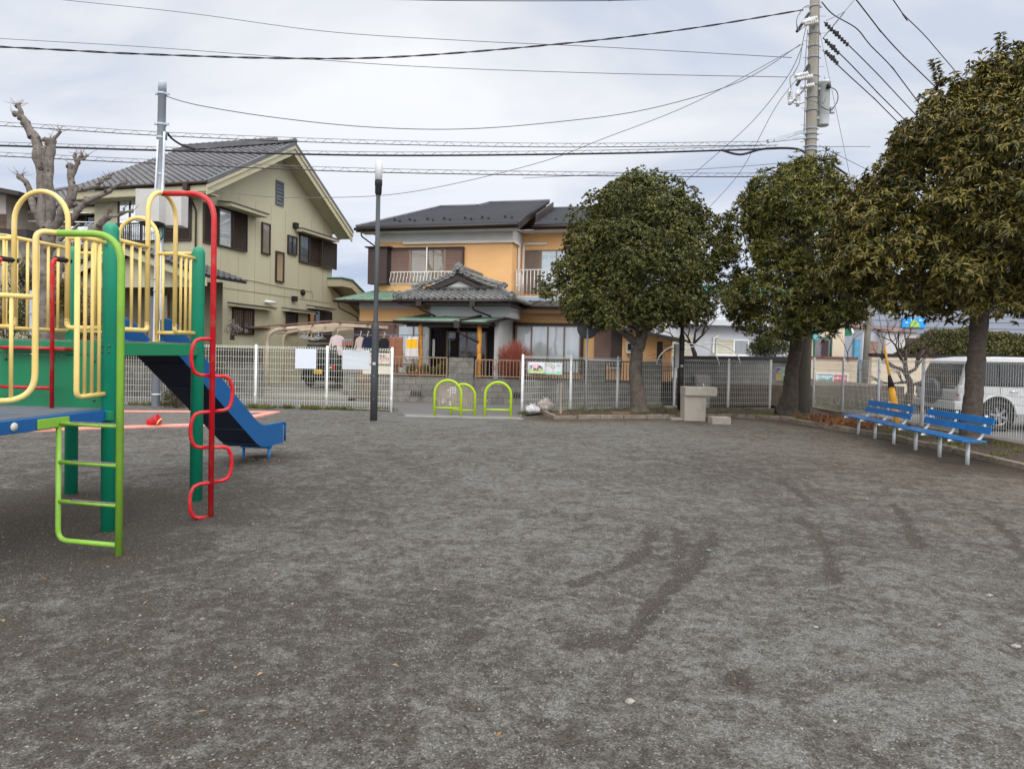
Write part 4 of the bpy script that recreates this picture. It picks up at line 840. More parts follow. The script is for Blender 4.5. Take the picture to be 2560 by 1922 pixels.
m_bag1 = mat('white_bag', (0.42,0.42,0.43), 0.35, 0.15, 9, bump=0.3, bs=20, dirt=(0.3,0.28,0.25), dirt_s=6, dirt_a=0.5)
m_bag2 = mat('cloudy_bag_of_leaves', (0.30,0.27,0.24), 0.4, 0.35, 18, bump=0.5, bs=20, dirt=(0.14,0.10,0.06), dirt_s=9, dirt_a=0.85)
bag('small white tied rubbish bag against the end post of the right fence', 1331, 1034, 0.40, 0.25, m_bag1, 1)
bag('larger clear rubbish bag of dead leaves against the right fence', 1363, 1031, 0.44, 0.40, m_bag2, 7)
# ------------------------------------------------------------------ poles
q = D(389.5,1014,18.0); sp_ = thing('steel_pole', 'tall galvanised steel pole with grey meter boxes behind the play structure', 'pole', (q.x,q.y,0)); tp = D(406,206,18.0)
axd = (tp-q).normalized(); 
MB().lathe(q-axd*0.15, [(0.105,0),(0.105,1.4),(0.107,1.4),(0.107,1.42),(0.104,1.42),(0.098,tp.z-0.1),(0.101,tp.z-0.1),(0.101,tp.z+0.12),(0.09,tp.z+0.14),(0,tp.z+0.15)], 24, axis=axd).build('pole', m_galv, sp_)
def on(px, py, d=18.0): return D(px, py, d)
c = D(383,520,17.75); w2, h2 = 0.29, 0.44
MB().box(c.x-0.30,c.x+0.30,17.45,17.85,c.z-0.40,c.z+0.42).build('meter_box', mat('box_grey_beige', (0.50,0.49,0.47), 0.55, 0.06, 3, dirt=(0.35,0.33,0.3), dirt_s=2, dirt_a=0.4), sp_, bevel=0.012)
c2_ = D(441,529,18.0); MB().box(c2_.x-0.30,c2_.x+0.22,17.8,18.2,c2_.z-0.40,c2_.z+0.42).build('meter_box', MATS['box_grey_beige'], sp_, bevel=0.012)
mb = MB(); mb.box(c.x-0.22,c.x+0.25,17.5,17.85,c.z-0.47,c.z-0.402); mb.build('bracket', m_blk, sp_)
mb = MB()
for (px,py) in ((404,238),(402,315),(401,348),(399,440),(394,640),(392,700),(391,730)):
    z_ = D(px,py,18).z; cpt = q+axd*(z_/axd.z); MB().lathe(cpt,[(0.10,-0.025),(0.118,-0.025),(0.118,0.025),(0.10,0.025)],18,axis=axd).build('band', m_galv, sp_)
for (px,py) in ((404,238),(402,313)):
    z_ = D(px,py,18).z; cpt = q+axd*(z_/axd.z); MB().bar(cpt+Vector((-0.19,0,0)),cpt+Vector((0.19,0,0)),0.05,0.05).build('bracket', m_galv, sp_)
z1_ = D(391,988,18).z; MB().lathe(q+axd*(z1_/axd.z),[(0.1,-0.012),(0.108,-0.012),(0.108,0.012),(0.1,0.012)],18,axis=axd).build('white_tape', m_white, sp_)
mb = MB(); mb.tube(fillet([D(411,330,17.87),D(409,400,17.87),D(406,470,17.87),D(405,500,17.87)],0.3,4),0.030,8); mb.tube([D(395,350,17.85),D(389,460,17.85),D(386,490,17.85)],0.022,8); mb.tube([D(402,560,17.87),D(399,760,17.87),D(397,800,17.87)],0.028,8); mb.build('conduit', mat('conduit_white', (0.6,0.62,0.64), 0.5), sp_)
mb = MB(); mb.tube(fillet([D(394,568,17.82),D(401,602,17.80),D(408,590,17.80),D(407,560,17.82)],0.12,5),0.022,8); mb.tube([D(413,330,17.9),D(414,350,17.9)],0.04,8); mb.build('green_cable', mat('green_cable', (0.01,0.13,0.10), 0.5), sp_)
# utility pole
q = D(2007,1034,20.4); q.z = 0.0; tp = D(2037.5,2,20.4); up_ = thing('utility_pole', 'tall concrete utility pole with transformer behind the middle tree', 'utility pole', tuple(q))
axd = (tp-q).normalized(); HL = (tp-q).length
def upP(t): return q+axd*(t*HL)
MB().lathe(q-axd*0.2, [(0.20,0),(0.135,HL+1.6),(0,HL+1.62)], 28, axis=axd).build('pole', m_concp, up_)
def tz(py): return (D(2020,py,20.4).z)/ (axd.z*HL)
mb = MB()
for py in (18,85,117,145,191,213,245,323,336,349,367,377,277):
    t_ = tz(py); r_ = 0.2-0.065*t_+0.002; mb = MB(); mb.lathe(upP(t_),[(r_-0.01,-0.03),(r_+0.014,-0.03),(r_+0.014,0.03),(r_-0.01,0.03)],20,axis=axd); mb.bar(upP(t_)+Vector((-r_-0.07,0,0)),upP(t_)+Vector((r_+0.07,0,0)),0.03,0.03); mb.build('band', mat('dull_band', (0.22,0.24,0.26), 0.5, 0.15, 5), up_)
mb = MB(); k = 0
for py in range(20, 395, 21):
    t_ = tz(py); k += 1; mb.tube([upP(t_), upP(t_)+Vector(((-1)**k*0.32,-0.03,0))],0.010,6)
mb.build('step_bolt', m_galv, up_)
c = upP(tz(255))+Vector((0.37,0.05,0)); trn = MB().lathe(c+Vector((0,0,-0.68)),[(0,0),(0.155,0.0),(0.165,0.03),(0.165,1.22),(0.185,1.23),(0.185,1.28),(0.15,1.32),(0,1.36)],28).build('transformer', mat('transformer_grey', (0.47,0.50,0.50), 0.45, 0.07, 3, dirt=(0.3,0.3,0.28), dirt_s=2.5, dirt_a=0.4), up_)
mb = MB(); mb.box(c.x+0.2,c.x+0.32,c.y-0.06,c.y+0.06,c.z-0.30,c.z-0.12); mb.box(c.x-0.3,c.x-0.1,c.y-0.07,c.y+0.07,c.z+0.36,c.z+0.42); mb.box(c.x-0.3,c.x-0.1,c.y-0.07,c.y+0.07,c.z-0.5,c.z-0.44); mb.tube([c+Vector((0.02,0,0.66)),c+Vector((0.02,0,0.80))],0.035,8); mb.build('bushing', m_galv, trn)
mb = MB(); mb.lathe(c+Vector((0.02,-0.24,0.33)),[(0,0),(0.06,0),(0.06,0.12),(0.02,0.15),(0,0.15)],12); mb.tube(fillet([c+Vector((0.0,-0.2,0.42)),c+Vector((0.30,-0.2,0.3)),c+Vector((0.34,-0.2,0.0)),c+Vector((0.1,-0.25,-0.35)),c+Vector((-0.2,-0.25,-0.2))],0.15,5),0.014,6); mb.build('bushing', m_wire, trn)
def insul(px, py, L_=0.36, ax=(0,0,1)):
    c = D(px,py,20.2); L_ *= 1.35; pr = [(0.0,0.0),(0.055,0.0),(0.055,0.13)]
    for k in range(4): pr += [(0.045,0.15+k*0.06),(0.08,0.17+k*0.06),(0.045,0.20+k*0.06)]
    return MB().lathe(c,pr+[(0.02,L_),(0,L_)],12,axis=ax).build('insulator', mat('porcelain', (0.66,0.66,0.66), 0.3, 0.05, 5), up_)
insul(1974.5,262); insul(1994,266); 
for (px,py) in ((2009,53),(2011,62),(2004,58),(1986,191),(1998,198),(2001,219),(1990,199)): insul(px,py,0.22,(1,-0.2,0.15))
mb = MB()
mb.bar(D(1992,80,20.2),D(2023,34,20.3),0.07,0.07); mb.bar(D(1992,214,20.2),D(2022,163,20.3),0.07,0.07); mb.bar(D(1976,262,20.25),D(2018,215,20.3),0.03,0.03)
mb.build('cross_arm', m_wire, up_)
mb = MB(); mb.bar(D(1919,354,20.0),D(2012,328,20.3),0.10,0.10); mb.bar(D(1935,352,20.0),D(2012,344,20.3),0.07,0.07); mb.build('bracket_arm', m_galv, up_)
mb = MB()
for pl in ([(1993,75),(1991,60),(1992,45),(2010,18),(2022,14)],[(2015,64),(2002,74),(1996,80),(1992,60)],[(2046,3),(2048,60),(2047,110),(2045,260)],[(2017,60),(2008,100),(1998,160),(1984,185)],[(2019,75),(2013,160),(2013,260),(2010,330)],[(1984,186),(1974,195),(1978,225),(1974,240)],[(2030,50),(2041,46),(2042,38)],[(2022,252),(2038,254),(2048,262),(2060,258),(2066,240)],[(1994,240),(2006,232),(2012,216)],[(1977,256),(1995,262),(2013,256)]):
    mb.tube(fillet([D(a_,b_,20.1) for a_, b_ in pl],0.12,4),0.012,6)
mb.build('jumper_cable', m_wireg, up_)
# guy wire with yellow guard
ga = Vector((9.08,15.95,0.02)); gb = D(2211,865,16.9); gt = upP(tz(20))
gw = thing('guy_wire', 'slanting guy wire with thick yellow plastic guard behind the far bench', 'guy wire', tuple(ga))
MB().tube([ga, gb, D(2196,781,17.3), gt], 0.009, 6).build('wire', m_wireg, gw)
gm_ = ga.lerp(gb,0.52); yl = mat('guard_yellow', (0.72,0.36,0.015), 0.5, 0.12, 5, dirt=(0.4,0.2,0.03), dirt_s=4, dirt_a=0.6)
MB().tube([gm_,gb],[0.032,0.026],10).build('guard', yl, gw)
MB().tube([ga,ga.lerp(gm_,0.55),gm_],[0.045,0.085,0.066],14).build('guard', yl, gw); MB().tube([gm_.lerp(ga,0.06),gm_.lerp(gb,0.24)],[0.078,0.035],14).build('collar', m_blk, gw)
# ------------------------------------------------------------------ overhead wires
def interp(pts, n=48):
    """smooth curve through (px,py,depth) photo points -> 3D"""
    P_ = [D(a_*1.15732, b_*1.15732, d_) for a_, b_, d_ in pts]; outp = []
    if pts[0][0] < 0 or pts[0][1] < 0: P_.insert(0, P_[0]+(P_[0]-P_[1]).normalized()*22)
    if pts[-1][0] > 1895 or pts[-1][1] < 0: P_.append(P_[-1]+(P_[-1]-P_[-2]).normalized()*25)
    m_ = len(P_)
    for i in range(m_-1):
        p0 = P_[max(i-1,0)]; p1 = P_[i]; p2 = P_[i+1]; p3 = P_[min(i+2,m_-1)]; k_ = max(3, n//(m_-1))
        for j in range(k_):
            t_ = j/k_; outp.append(0.5*((2*p1)+(p2-p0)*t_+(2*p0-5*p1+4*p2-p3)*t_*t_+(3*p1-p0-3*p2+p3)*t_**3))
    outp.append(P_[-1]); return outp
def wire(label, pts, r, m=m_wire, twist=0.0):
    c = interp(pts); mb = MB()
    if twist:
        dd = np.cumsum([0]+[(c[i+1]-c[i]).length for i in range(len(c)-1)]); 
        n_ = int(dd[-1]/0.12)+2; fine = []
        for k in range(n_):
            s = dd[-1]*k/(n_-1); i = min(len(c)-2, int(np.searchsorted(dd, s, side='right')-1)); fine.append(c[i].lerp(c[i+1], (s-dd[i])/(dd[i+1]-dd[i]+1e-9)))
        for ph in (0, math.pi): mb.tube([p+Vector((0,math.cos(k*0.5+ph),math.sin(k*0.5+ph)))*r*0.75 for k, p in enumerate(fine)], r*0.7, 5)
    else: mb.tube(c, r, 6)
    o = tag(mb.build('overhead_wire', m, fix=False), label, 'wire', 'overhead wires'); WR[label.split()[0]] = o; return o
DW = 20.3; WR = {}
wire('thick twisted black service cable crossing the whole upper sky to the pole', [(-30,100,17),(300,117,17.3),(650,127,17.8),(900,121,18.4),(1245,92,19.2),(1500,61,19.8),(1735,22,20.2)], 0.019, m_wire, 1)
wire('thin wire from the top left corner falling towards the utility pole', [(95,-4,26),(400,28,25),(700,68,24),(1000,88,23),(1280,101,22),(1710,125,20.3)], 0.011, m_wireg)
wire('thin wire crossing under the thick black cable in the upper sky', [(-30,82,26),(300,101,25),(600,123,24),(900,144,23),(1280,158,22),(1700,167,20.3)], 0.011, m_wireg)
wire('short piece of wire at the top edge of the sky above the orange house', [(700,-3,22),(1000,2,22),(1300,2,22),(1500,-3,22)], 0.014, m_wire)
wire('sagging wire from the top of the steel pole to the utility pole', [(352,206,18),(430,228,18.1),(600,255,18.4),(800,275,18.8),(1000,279,19.2),(1200,264,19.5),(1400,236,19.8),(1600,176,20.0),(1728,97,20.3)], 0.012, m_wireg)
wire('pale thin service wire from the olive gable to the utility pole', [(452,408,22.5),(560,424,22.4),(700,427,22.2),(850,420,22),(1000,393,21.7),(1180,347,21.3),(1300,301,21),(1500,222,20.6),(1735,95,20.2)], 0.010, m_wireg)
wire('outermost wire slanting from the top edge to the tallest tree', [(1925,-6,20),(1950,30,21),(2000,80,23),(2060,150,26)], 0.015, m_wire)
wire('second outermost wire slanting down behind the tallest tree', [(1845,-6,20),(1900,65,21.5),(1950,120,23),(2010,178,25)], 0.018, m_wire)
wire('uppermost right wire leaving the pole with a dark sleeve', [(1775,5,20.3),(1800,32,20.8),(1850,62,21.6),(1880,98,22),(1930,150,23.4),(1990,230,25)], 0.017, m_wire)
wire('second right wire leaving the pole strung with spacers', [(1780,48,20.3),(1830,95,21.3),(1900,165,23),(1970,240,25)], 0.016, m_wire)
wire('third right wire leaving the pole strung with spacers', [(1778,83,20.3),(1830,132,21.3),(1900,205,23),(1950,255,24.5)], 0.016, m_wire)
wire('lowest right wire leaving the pole strung with spacers', [(1778,110,20.3),(1830,160,21.3),(1890,215,22.8),(1945,270,24.5)], 0.016, m_wire)
wire('steep stay wire from the pole down left behind the round tree', [(1735,95,20.3),(1700,168,21.5),(1620,268,23),(1500,375,25.5),(1440,430,27)], 0.010, m_wireg)
wire('dark stay wire behind the pole ending near the round tree', [(1760,130,20.6),(1680,225,22),(1600,370,24.5),(1530,450,27)], 0.009, m_wireg)
wire('thin wire curling from the top edge to the pole above the cross arm', [(1850,-5,21),(1825,25,20.9),(1785,45,20.5)], 0.010, m_wireg)
wire('thin wire leaving the lower pole to the right into the tall tree', [(1770,315,20.4),(1830,345,21.5),(1900,380,23)], 0.010, m_wireg)
wire('level thin wire right of the lower pole', [(1762,317,20.4),(1880,317,22)], 0.010, m_wireg)
wire('slanting thin wire above the roof of the round tree', [(1130,385,24),(1400,372,23),(1640,357,22),(1765,342,20.5)], 0.009, m_wireg)
# spacers / bird guards on the three right wires
def spacers(w_, p0, p1, n):
    for k in range(n):
        t_ = k/(n-1); px = (p0[0]+(p1[0]-p0[0])*t_)*1.15732; py = (p0[1]+(p1[1]-p0[1])*t_)*1.15732; c = D(px,py,20.5+t_*0.9); h_ = 0.055 if k != n//2 else 0.09
        MB().box(c.x-h_*0.55,c.x+h_*0.55,c.y-0.04,c.y+0.04,c.z-0.04,c.z+h_).build('spacer', m_blk, w_)
spacers(WR['second'], (1785,54),(1830,97),9); spacers(WR['third'], (1785,90),(1810,115),6); spacers(WR['lowest'], (1785,114),(1808,137),6)
# cables lashed to messenger wires with a spiral
def lashed(label, pts, rc, gap=0.11, pitch=0.50, amp=0.06, rm=0.008):
    t = thing('lashed_cable', label, 'cable', (0,0,0), 'lashed cables over the road'); c = interp(pts, 60)
    t.location = c[0]
    MB().tube(c, rc, 8).build('cable', m_wire, t, fix=False); MB().tube([p+Vector((0,0,gap)) for p in c], rm, 5).build('messenger_wire', m_wireg, t, fix=False)
    dd = np.cumsum([0]+[(c[i+1]-c[i]).length for i in range(len(c)-1)]); mb = MB(); n_ = int(dd[-1]/(pitch/8)); pp_ = []
    for k in range(n_):
        s = dd[-1]*k/n_; i = min(len(c)-2, int(np.searchsorted(dd, s, side='right')-1)); b_ = c[i].lerp(c[i+1], (s-dd[i])/(dd[i+1]-dd[i]+1e-9)); an = 2*math.pi*s/pitch
        pp_.append(b_+Vector((0, 0.07*math.cos(an), gap*0.45+(gap*0.50)*math.sin(an))))
    mb.tube(pp_, 0.0055, 4).build('spiral', m_wireg, t, fix=False)
lashed('upper thin cable lashed with a spiral, above the olive roof', [(-30,270,19.6),(340,293,19.8),(760,310,20),(1200,318,20.2),(1655,314,20.2)], 0.012)
lashed('thick black cable lashed with a spiral, level with the olive ridge', [(-30,314,19.6),(340,325,19.8),(820,336,20.1),(1300,332,20.3),(1560,325,20.4),(1680,321,20.4)], 0.028, 0.10, 0.55)
lashed('lower cable lashed with a spiral, crossing in front of the olive roof', [(-30,336,19.6),(300,352,19.8),(760,371,20),(1200,379,20.2),(1640,382,20.3),(1760,372,20.5),(1840,392,21)], 0.014)
wire('thick black cable looping from the lower pole to the right', [(1560,325,20.4),(1600,334,20.4),(1650,322,20.4),(1720,322,20.3),(1750,338,20.2),(1790,352,20.1),(1830,378,20.0)], 0.034, m_wire)
wire('short thick black cable drooping from the steel pole to the lashed cable', [(362,288,18),(372,300,18.2),(392,313,19),(420,322,19.8)], 0.030, m_wire)
# ------------------------------------------------------------------ house kit
m_brown = mat('brown_aluminium', (0.035,0.022,0.017), 0.45, 0.1, 4)
m_bronze = mat('bronze_frame', (0.25,0.175,0.115), 0.45, 0.1, 4)
m_glass = glassmat('window_glass'); m_gdark = glassmat('dark_window_glass', (0.35,0.38,0.4), 0.06)
m_lace = mat('lace_curtain', (0.82,0.84,0.83), 0.9, 0.12, 3, streak=True)
m_beigec = mat('beige_curtain', (0.36,0.29,0.22), 0.9, 0.15, 5, streak=True)
m_room = mat('room_shade', (0.02,0.02,0.022), 0.9, 0.3, 2)  # flat window backing; the unlit room's darkness is put into its colour
def win(fr, root, s0, s1, z0, z1, n=0.0, panes=2, curtain=m_lace, fm=m_brown, gm=m_glass, fw=0.045, mid=None, name='window'):
    mb = MB(); d = n+0.07
    fr.box(mb,s0,s1,n,d,z1-fw,z1); fr.box(mb,s0,s1,n,d+0.012,z0,z0+fw); fr.box(mb,s0,s0+fw,n,d-0.002,z0+fw,z1-fw); fr.box(mb,s1-fw,s1,n,d-0.002,z0+fw,z1-fw)
    for k in range(1, panes):
        s = s0+(s1-s0)*k/panes; fr.box(mb,s-fw*0.45,s+fw*0.45,n,d-0.006,z0+fw,z1-fw)
    if mid:
        for zz in (mid if isinstance(mid,(list,tuple)) else [mid]): fr.box(mb,s0+fw,s1-fw,n,d-0.012,zz-fw*0.4,zz+fw*0.4)
    w = mb.build(name, fm, root)
    MB().add([fr.P(s0+fw,n+0.04,z0+fw),fr.P(s1-fw,n+0.04,z0+fw),fr.P(s1-fw,n+0.04,z1-fw),fr.P(s0+fw,n+0.04,z1-fw)],[(0,1,2,3)]).build('pane', gm, w)
    mb = MB(); nn = max(4,int((s1-s0-2*fw)/0.035)); vs = []
    for k in range(nn+1):
        s = s0+fw+(s1-s0-2*fw)*k/nn; o = (0.008*math.sin(k*1.3)+0.006*math.sin(k*0.47+1)) if curtain not in (m_room,) else 0
        vs += [fr.P(s,n+0.018+o,z0+fw), fr.P(s,n+0.018+o*0.8,z1-fw)]
    mb.add(vs, [(2*k,2*k+2,2*k+3,2*k+1) for k in range(nn)], 0, curtain is not m_room); mb.build('curtain' if curtain is not m_room else 'backing', curtain, w)
    return w
def louver(fr, root, s0, s1, z0, z1, n=0.0, m=m_brown, pitch=0.062, name='shutter', fm=None, vertical=False):
    mb = MB(); fw = 0.04; d = n+0.05
    fr.box(mb,s0,s1,n,n+0.012,z0,z1)
    for a in ((s0,s1,z1-fw,z1),(s0,s1,z0,z0+fw),(s0,s0+fw,z0+fw,z1-fw),(s1-fw,s1,z0+fw,z1-fw)): fr.box(mb,a[0],a[1],n+0.012,d,a[2],a[3])
    if not vertical:
        z = z0+fw+0.005
        while z < z1-fw-0.02:
            p = [fr.P(s0+fw,n+0.045,z),fr.P(s1-fw,n+0.045,z),fr.P(s1-fw,n+0.014,z+pitch*0.8),fr.P(s0+fw,n+0.014,z+pitch*0.8)]
            q = [fr.P(s0+fw,n+0.0135,z),fr.P(s1-fw,n+0.0135,z)]
            mb.add(p+q,[(0,1,2,3),(0,4,5,1),(0,3,4),(1,5,2)]); z += pitch
    else:
        s = s0+fw+0.01
        while s < s1-fw-0.02: fr.box(mb,s,s+pitch*0.5,n+0.012,n+0.04,z0+fw,z1-fw); s += pitch
    return mb.build(name, m, root)
def grille(fr, root, s0, s1, z0, z1, n=0.08, pitch=0.10, m=m_brown):
    mb = MB(); s = s0
    while s <= s1: fr.box(mb,s-0.008,s+0.008,n,n+0.015,z0,z1); s += pitch
    for z in (z0+0.05,z1-0.05): fr.box(mb,s0,s1,n-0.006,n-0.001,z-0.015,z+0.015)
    return mb.build('window_grille', m, root)
def awning(fr, root, s0, s1, z, m, m_top, dep=0.45, h=0.10):
    mb = MB(); T = fr.P
    mb.add([T(s0,0,z),T(s1,0,z),T(s1,dep,z-0.02),T(s0,dep,z-0.02),T(s0,0,z+h+0.03),T(s1,0,z+h+0.03),T(s1,dep,z+h*0.7),T(s0,dep,z+h*0.7)],[(3,2,1,0),(0,1,5,4),(1,2,6,5),(2,3,7,6),(3,0,4,7)],0)
    mb.add([T(s0-0.03,-0.0,z+h+0.035),T(s1+0.03,0,z+h+0.035),T(s1+0.03,dep+0.04,z+h*0.7+0.004),T(s0-0.03,dep+0.04,z+h*0.7+0.004),T(s0-0.03,-0.0,z+h+0.06),T(s1+0.03,0,z+h+0.06),T(s1+0.03,dep+0.04,z+h*0.7+0.03),T(s0-0.03,dep+0.04,z+h*0.7+0.03)],[(3,2,1,0),(4,5,6,7),(0,1,5,4),(1,2,6,5),(2,3,7,6),(3,0,4,7)],1)
    return mb.build('window_hood', [m, m_top], root)
def gutter(mb, a, b, r=0.055):
    a = Vector(a); b = Vector(b); mb.tube([a, b], r, 8)
# ------------------------------------------------------------------ olive house
m_olive = mat('olive_wall', (0.425,0.40,0.28), 0.85, 0.05, 0.7, bump=0.12, bs=70, dirt=(0.37,0.335,0.225), dirt_s=0.35, dirt_a=0.7, streak=True)
m_olived = mat('olive_trim', (0.43,0.40,0.27), 0.8, 0.06, 1.5, dirt=(0.3,0.28,0.19), dirt_s=0.8, dirt_a=0.5)
m_tile = mat('grey_roof_tile', (0.085,0.086,0.092), 0.42, 0.22, 1.6, dirt=(0.15,0.15,0.15), dirt_s=0.6, dirt_a=0.5, spec=0.5)
m_tiled = mat('roof_underlay', (0.035,0.03,0.03), 0.8, 0.1, 3)
KO = 1.08
gO = Fr(-10.2,22.3,-7.98,30.0,KO)            # gable wall (s away from the road), n to the right
fO = Fr(-10.2-0.961*10,22.3+0.277*10,-10.2,22.3,KO)   # front wall, s=10 at the corner, n to the viewer
LG = 8.013
oh = thing('olive_house', 'two storey olive green house with grey tiled gable roof and brown louvre shutters', 'house', tuple(fO.P(8,-3,0.3)))
Z0h = 0.3; ze = 6.75; zr = 9.22; mid = LG/2
mb = MB(); T = gO.P
prof = [T(0,0,Z0h),T(LG,0,Z0h),T(LG,0,ze+0.15),T(mid,0,zr-0.15),T(0,0,ze+0.15)]
mb.prism(prof, -gO.N*4.4*KO); mb.build('wall', m_olive, oh)
mb = MB(); fO.box(mb,-1.6,5.55,-8.0,-1.2,Z0h,ze-0.1); mb.build('wall', m_olive, oh)   # wing to the left, set back
for zz in (2.95,): 
    pass
# vertical panel joints of the siding
mb = MB()
for k in range(1,9): gO.box(mb,k*0.91,k*0.91+0.012,-0.001,0.004,Z0h,ze+0.2)
for k in range(1,5): fO.box(mb,10-k*0.91,10-k*0.91+0.012,-0.001,0.004,Z0h,ze-0.1)
gO.box(mb,0.02,LG-0.02,0.0045,0.010,3.62,3.65); mb.build('siding_joint', mat('olive_joint', (0.26,0.24,0.16), 0.8), oh)
# main roof
ov = 0.72; es = 0.60; zE = 6.80; zR = 9.36
def gp(s, n, z): return gO.P(s, n, z)
roof = MB()
roof_plane(roof, [gp(-es,-4.75,zE),gp(-es,ov,zE),gp(mid,ov,zR),gp(mid,-4.75,zR)], 0.25, 0.30, 0.025, 0.028, 0.07, True, 0, 1)
roof_plane(roof, [gp(LG+0.46,ov,zE),gp(LG+0.46,-4.75,zE),gp(mid,-4.75,zR),gp(mid,ov,zR)], 0.25, 0.30, 0.025, 0.028, 0.07, True, 0, 1)
ro = roof.build('roof', [m_tile, m_tiled], oh, fix=False)
# bargeboards, soffit
mb = MB()
for (sa, sb_) in ((-es,mid),(LG+0.46,mid)):
    for (n0, n1, d0, d1) in ((ov-0.05,ov,-0.42,-0.10),):
        a, b = gp(sa,n0,zE+d0), gp(sb_,n0,zR+d0); c, d = gp(sb_,n0,zR+d1), gp(sa,n0,zE+d1); mb.prism([a,b,c,d], gO.N*(n1-n0)*KO)
    a, b = gp(sa,ov,zE-0.20), gp(sb_,ov,zR-0.20); c, d = gp(sb_,ov,zR-0.09), gp(sa,ov,zE-0.09); mb.prism([a,b,c,d], gO.N*0.05)
    a, b, c, d = gp(sa,0.0,zE-0.30), gp(sb_,0.0,zR-0.30), gp(sb_,ov-0.05,zR-0.30), gp(sa,ov-0.05,zE-0.30); mb.prism([a,b,c,d],(0,0,0.03))
fO.box(mb,5.2,10+ov-0.05,0.02,es-0.03,zE-0.36,zE-0.33); fO.box(mb,5.2,10+ov,es-0.06,es-0.03,zE-0.36,zE-0.10)
mb.build('bargeboard', m_olived, oh)
mb = MB()
for sa in (-es,LG+0.46):
    a, b = gp(sa,ov+0.05,zE-0.09), gp(mid,ov+0.05,zR-0.09); c, d = gp(mid,ov+0.05,zR+0.06), gp(sa,ov+0.05,zE+0.06); mb.prism([a,b,c,d], -gO.N*0.10)
mb.build('verge_tiles', m_tile, ro)
mb = MB(); a = gp(mid,ov+0.02,zR+0.06); b = gp(mid,-4.75,zR+0.06)
mb.bar(a,b,0.30,0.10); a2, b2 = gp(mid,-0.1,zR+0.12), gp(mid,-4.3,zR+0.12); mb.bar(a2,b2,0.20,0.16); mb.tube([a2+Vector((0,0,0.10)),b2+Vector((0,0,0.10))],0.075,10)
for k in range(15):
    p = a2.lerp(b2,k/14)+Vector((0,0,0.10)); q_ = (b2-a2).normalized()*0.03; mb.tube([p-q_,p+q_],0.09,10)
for p in (a2,b2): mb.lathe(p+Vector((0,0,0.02)),[(0,-0.05),(0.14,-0.04),(0.14,0.04),(0,0.05)],12,axis=gO.N)
mb.lathe(a+Vector((0,0,0.03)),[(0,-0.04),(0.13,-0.03),(0.13,0.03),(0,0.04)],12,axis=gO.N); mb.build('ridge', m_tile, ro, fix=False)
mb = MB(); gutter(mb, fO.P(5.15,es+0.04,zE-0.03), fO.P(10+ov,es+0.04,zE-0.03)); mb.tube(fillet([fO.P(9.95,es,zE-0.08),fO.P(9.95,es,zE-0.25),fO.P(9.83,0.06,zE-0.75),fO.P(9.83,0.06,1.2)],0.1,4),0.035,8); fO.box(mb,9.88,10.05,es-0.1,es+0.12,zE-0.25,zE-0.02); mb.build('gutter', m_brown, oh)
# wing roof (lower, set back)
wr = MB(); zw, zwr = 6.62, 8.55
roof_plane(wr, [fO.P(-2.2,-0.75,zw),fO.P(5.4,-0.75,zw),fO.P(5.4,-4.6,zwr),fO.P(2.0,-4.6,zwr)], 0.25,0.30,0.025,0.028,0.07,True,0,1)
roof_plane(wr, [fO.P(-2.2,-8.5,zw),fO.P(-2.2,-0.75,zw),fO.P(2.0,-4.6,zwr)], 0.25,0.30,0.025,0.028,0.07,True,0,1)
wr.tube([fO.P(-2.2,-0.75,zw+0.05),fO.P(2.0,-4.6,zwr+0.08)],0.09,8); wr.bar(fO.P(1.9,-4.6,zwr+0.12),fO.P(5.4,-4.6,zwr+0.12),0.22,0.26)
wr.build('roof', [m_tile, m_tiled], oh, fix=False)
mb = MB(); fO.box(mb,-2.1,5.4,-1.15,-0.80,zw-0.30,zw-0.27); fO.box(mb,-2.2,5.4,-0.80,-0.77,zw-0.30,zw-0.08); mb.build('eaves', m_olived, oh)
mb = MB(); gutter(mb, fO.P(-2.2,-0.70,zw-0.04), fO.P(5.4,-0.70,zw-0.04)); mb.build('gutter', m_brown, oh)
# gable windows (photo pixels -> wall coordinates)
def grect(x0, yt, yb, x1, fr=gO, n=0.0):
    s0, z1 = fr.sz(x0, yt, n); _, z0 = fr.sz(x0, yb, n); s1, _ = fr.sz(x1, yt, n); return s0, s1, z0, z1
s0,s1,z0,z1 = grect(500,503,605,615)
sA = gO.sz(543,600)[0]; sB = gO.sz(577,600)[0]; s1 = gO.sz(614,600)[0]; s0 = 0.06
louver(gO, oh, s0, sA, z0, z1, 0.01); win(gO, oh, sA, sB, z0, z1, 0.0, 1, m_lace); louver(gO, oh, sB, s1, z0, z1, 0.04)
awning(gO, oh, 0.75, s1+0.55, z1+0.02, m_olived, m_tile, 0.55, 0.13)
s0,s1,z0,z1 = grect(653,555,634,674); win(gO, oh, s0, s1, z0, z1, 0, 1, m_beigec)
s0,s1,z0,z1 = grect(688,627,704,708); win(gO, oh, s0, s1, z0, z1, 0, 1, m_beigec)
s0,s1,z0,z1 = grect(689,450,511,708); louver(gO, oh, s0, s1, z0, z1, 0, mat('grey_louver', (0.10,0.11,0.13), 0.5), 0.13, 'vent_louver')
s0,s1,z0,z1 = grect(718,587,634,741); win(gO, oh, s0, s1, z0, z1, 0, 2, m_lace, gm=m_gdark)
s0,_,z0,z1 = grect(747,583,655,770); sA = gO.sz(771,600)[0]; sB = gO.sz(798,600)[0]; s1 = LG+0.15
win(gO, oh, s0, sA, z0, z1, 0, 1, m_lace, gm=m_gdark); louver(gO, oh, sA, sB, z0, z1, 0.02); louver(gO, oh, sB, s1, z0, z1, 0.10); awning(gO, oh, s0-0.25, LG-0.1, z1+0.03, m_olived, m_tile, 0.4, 0.12)
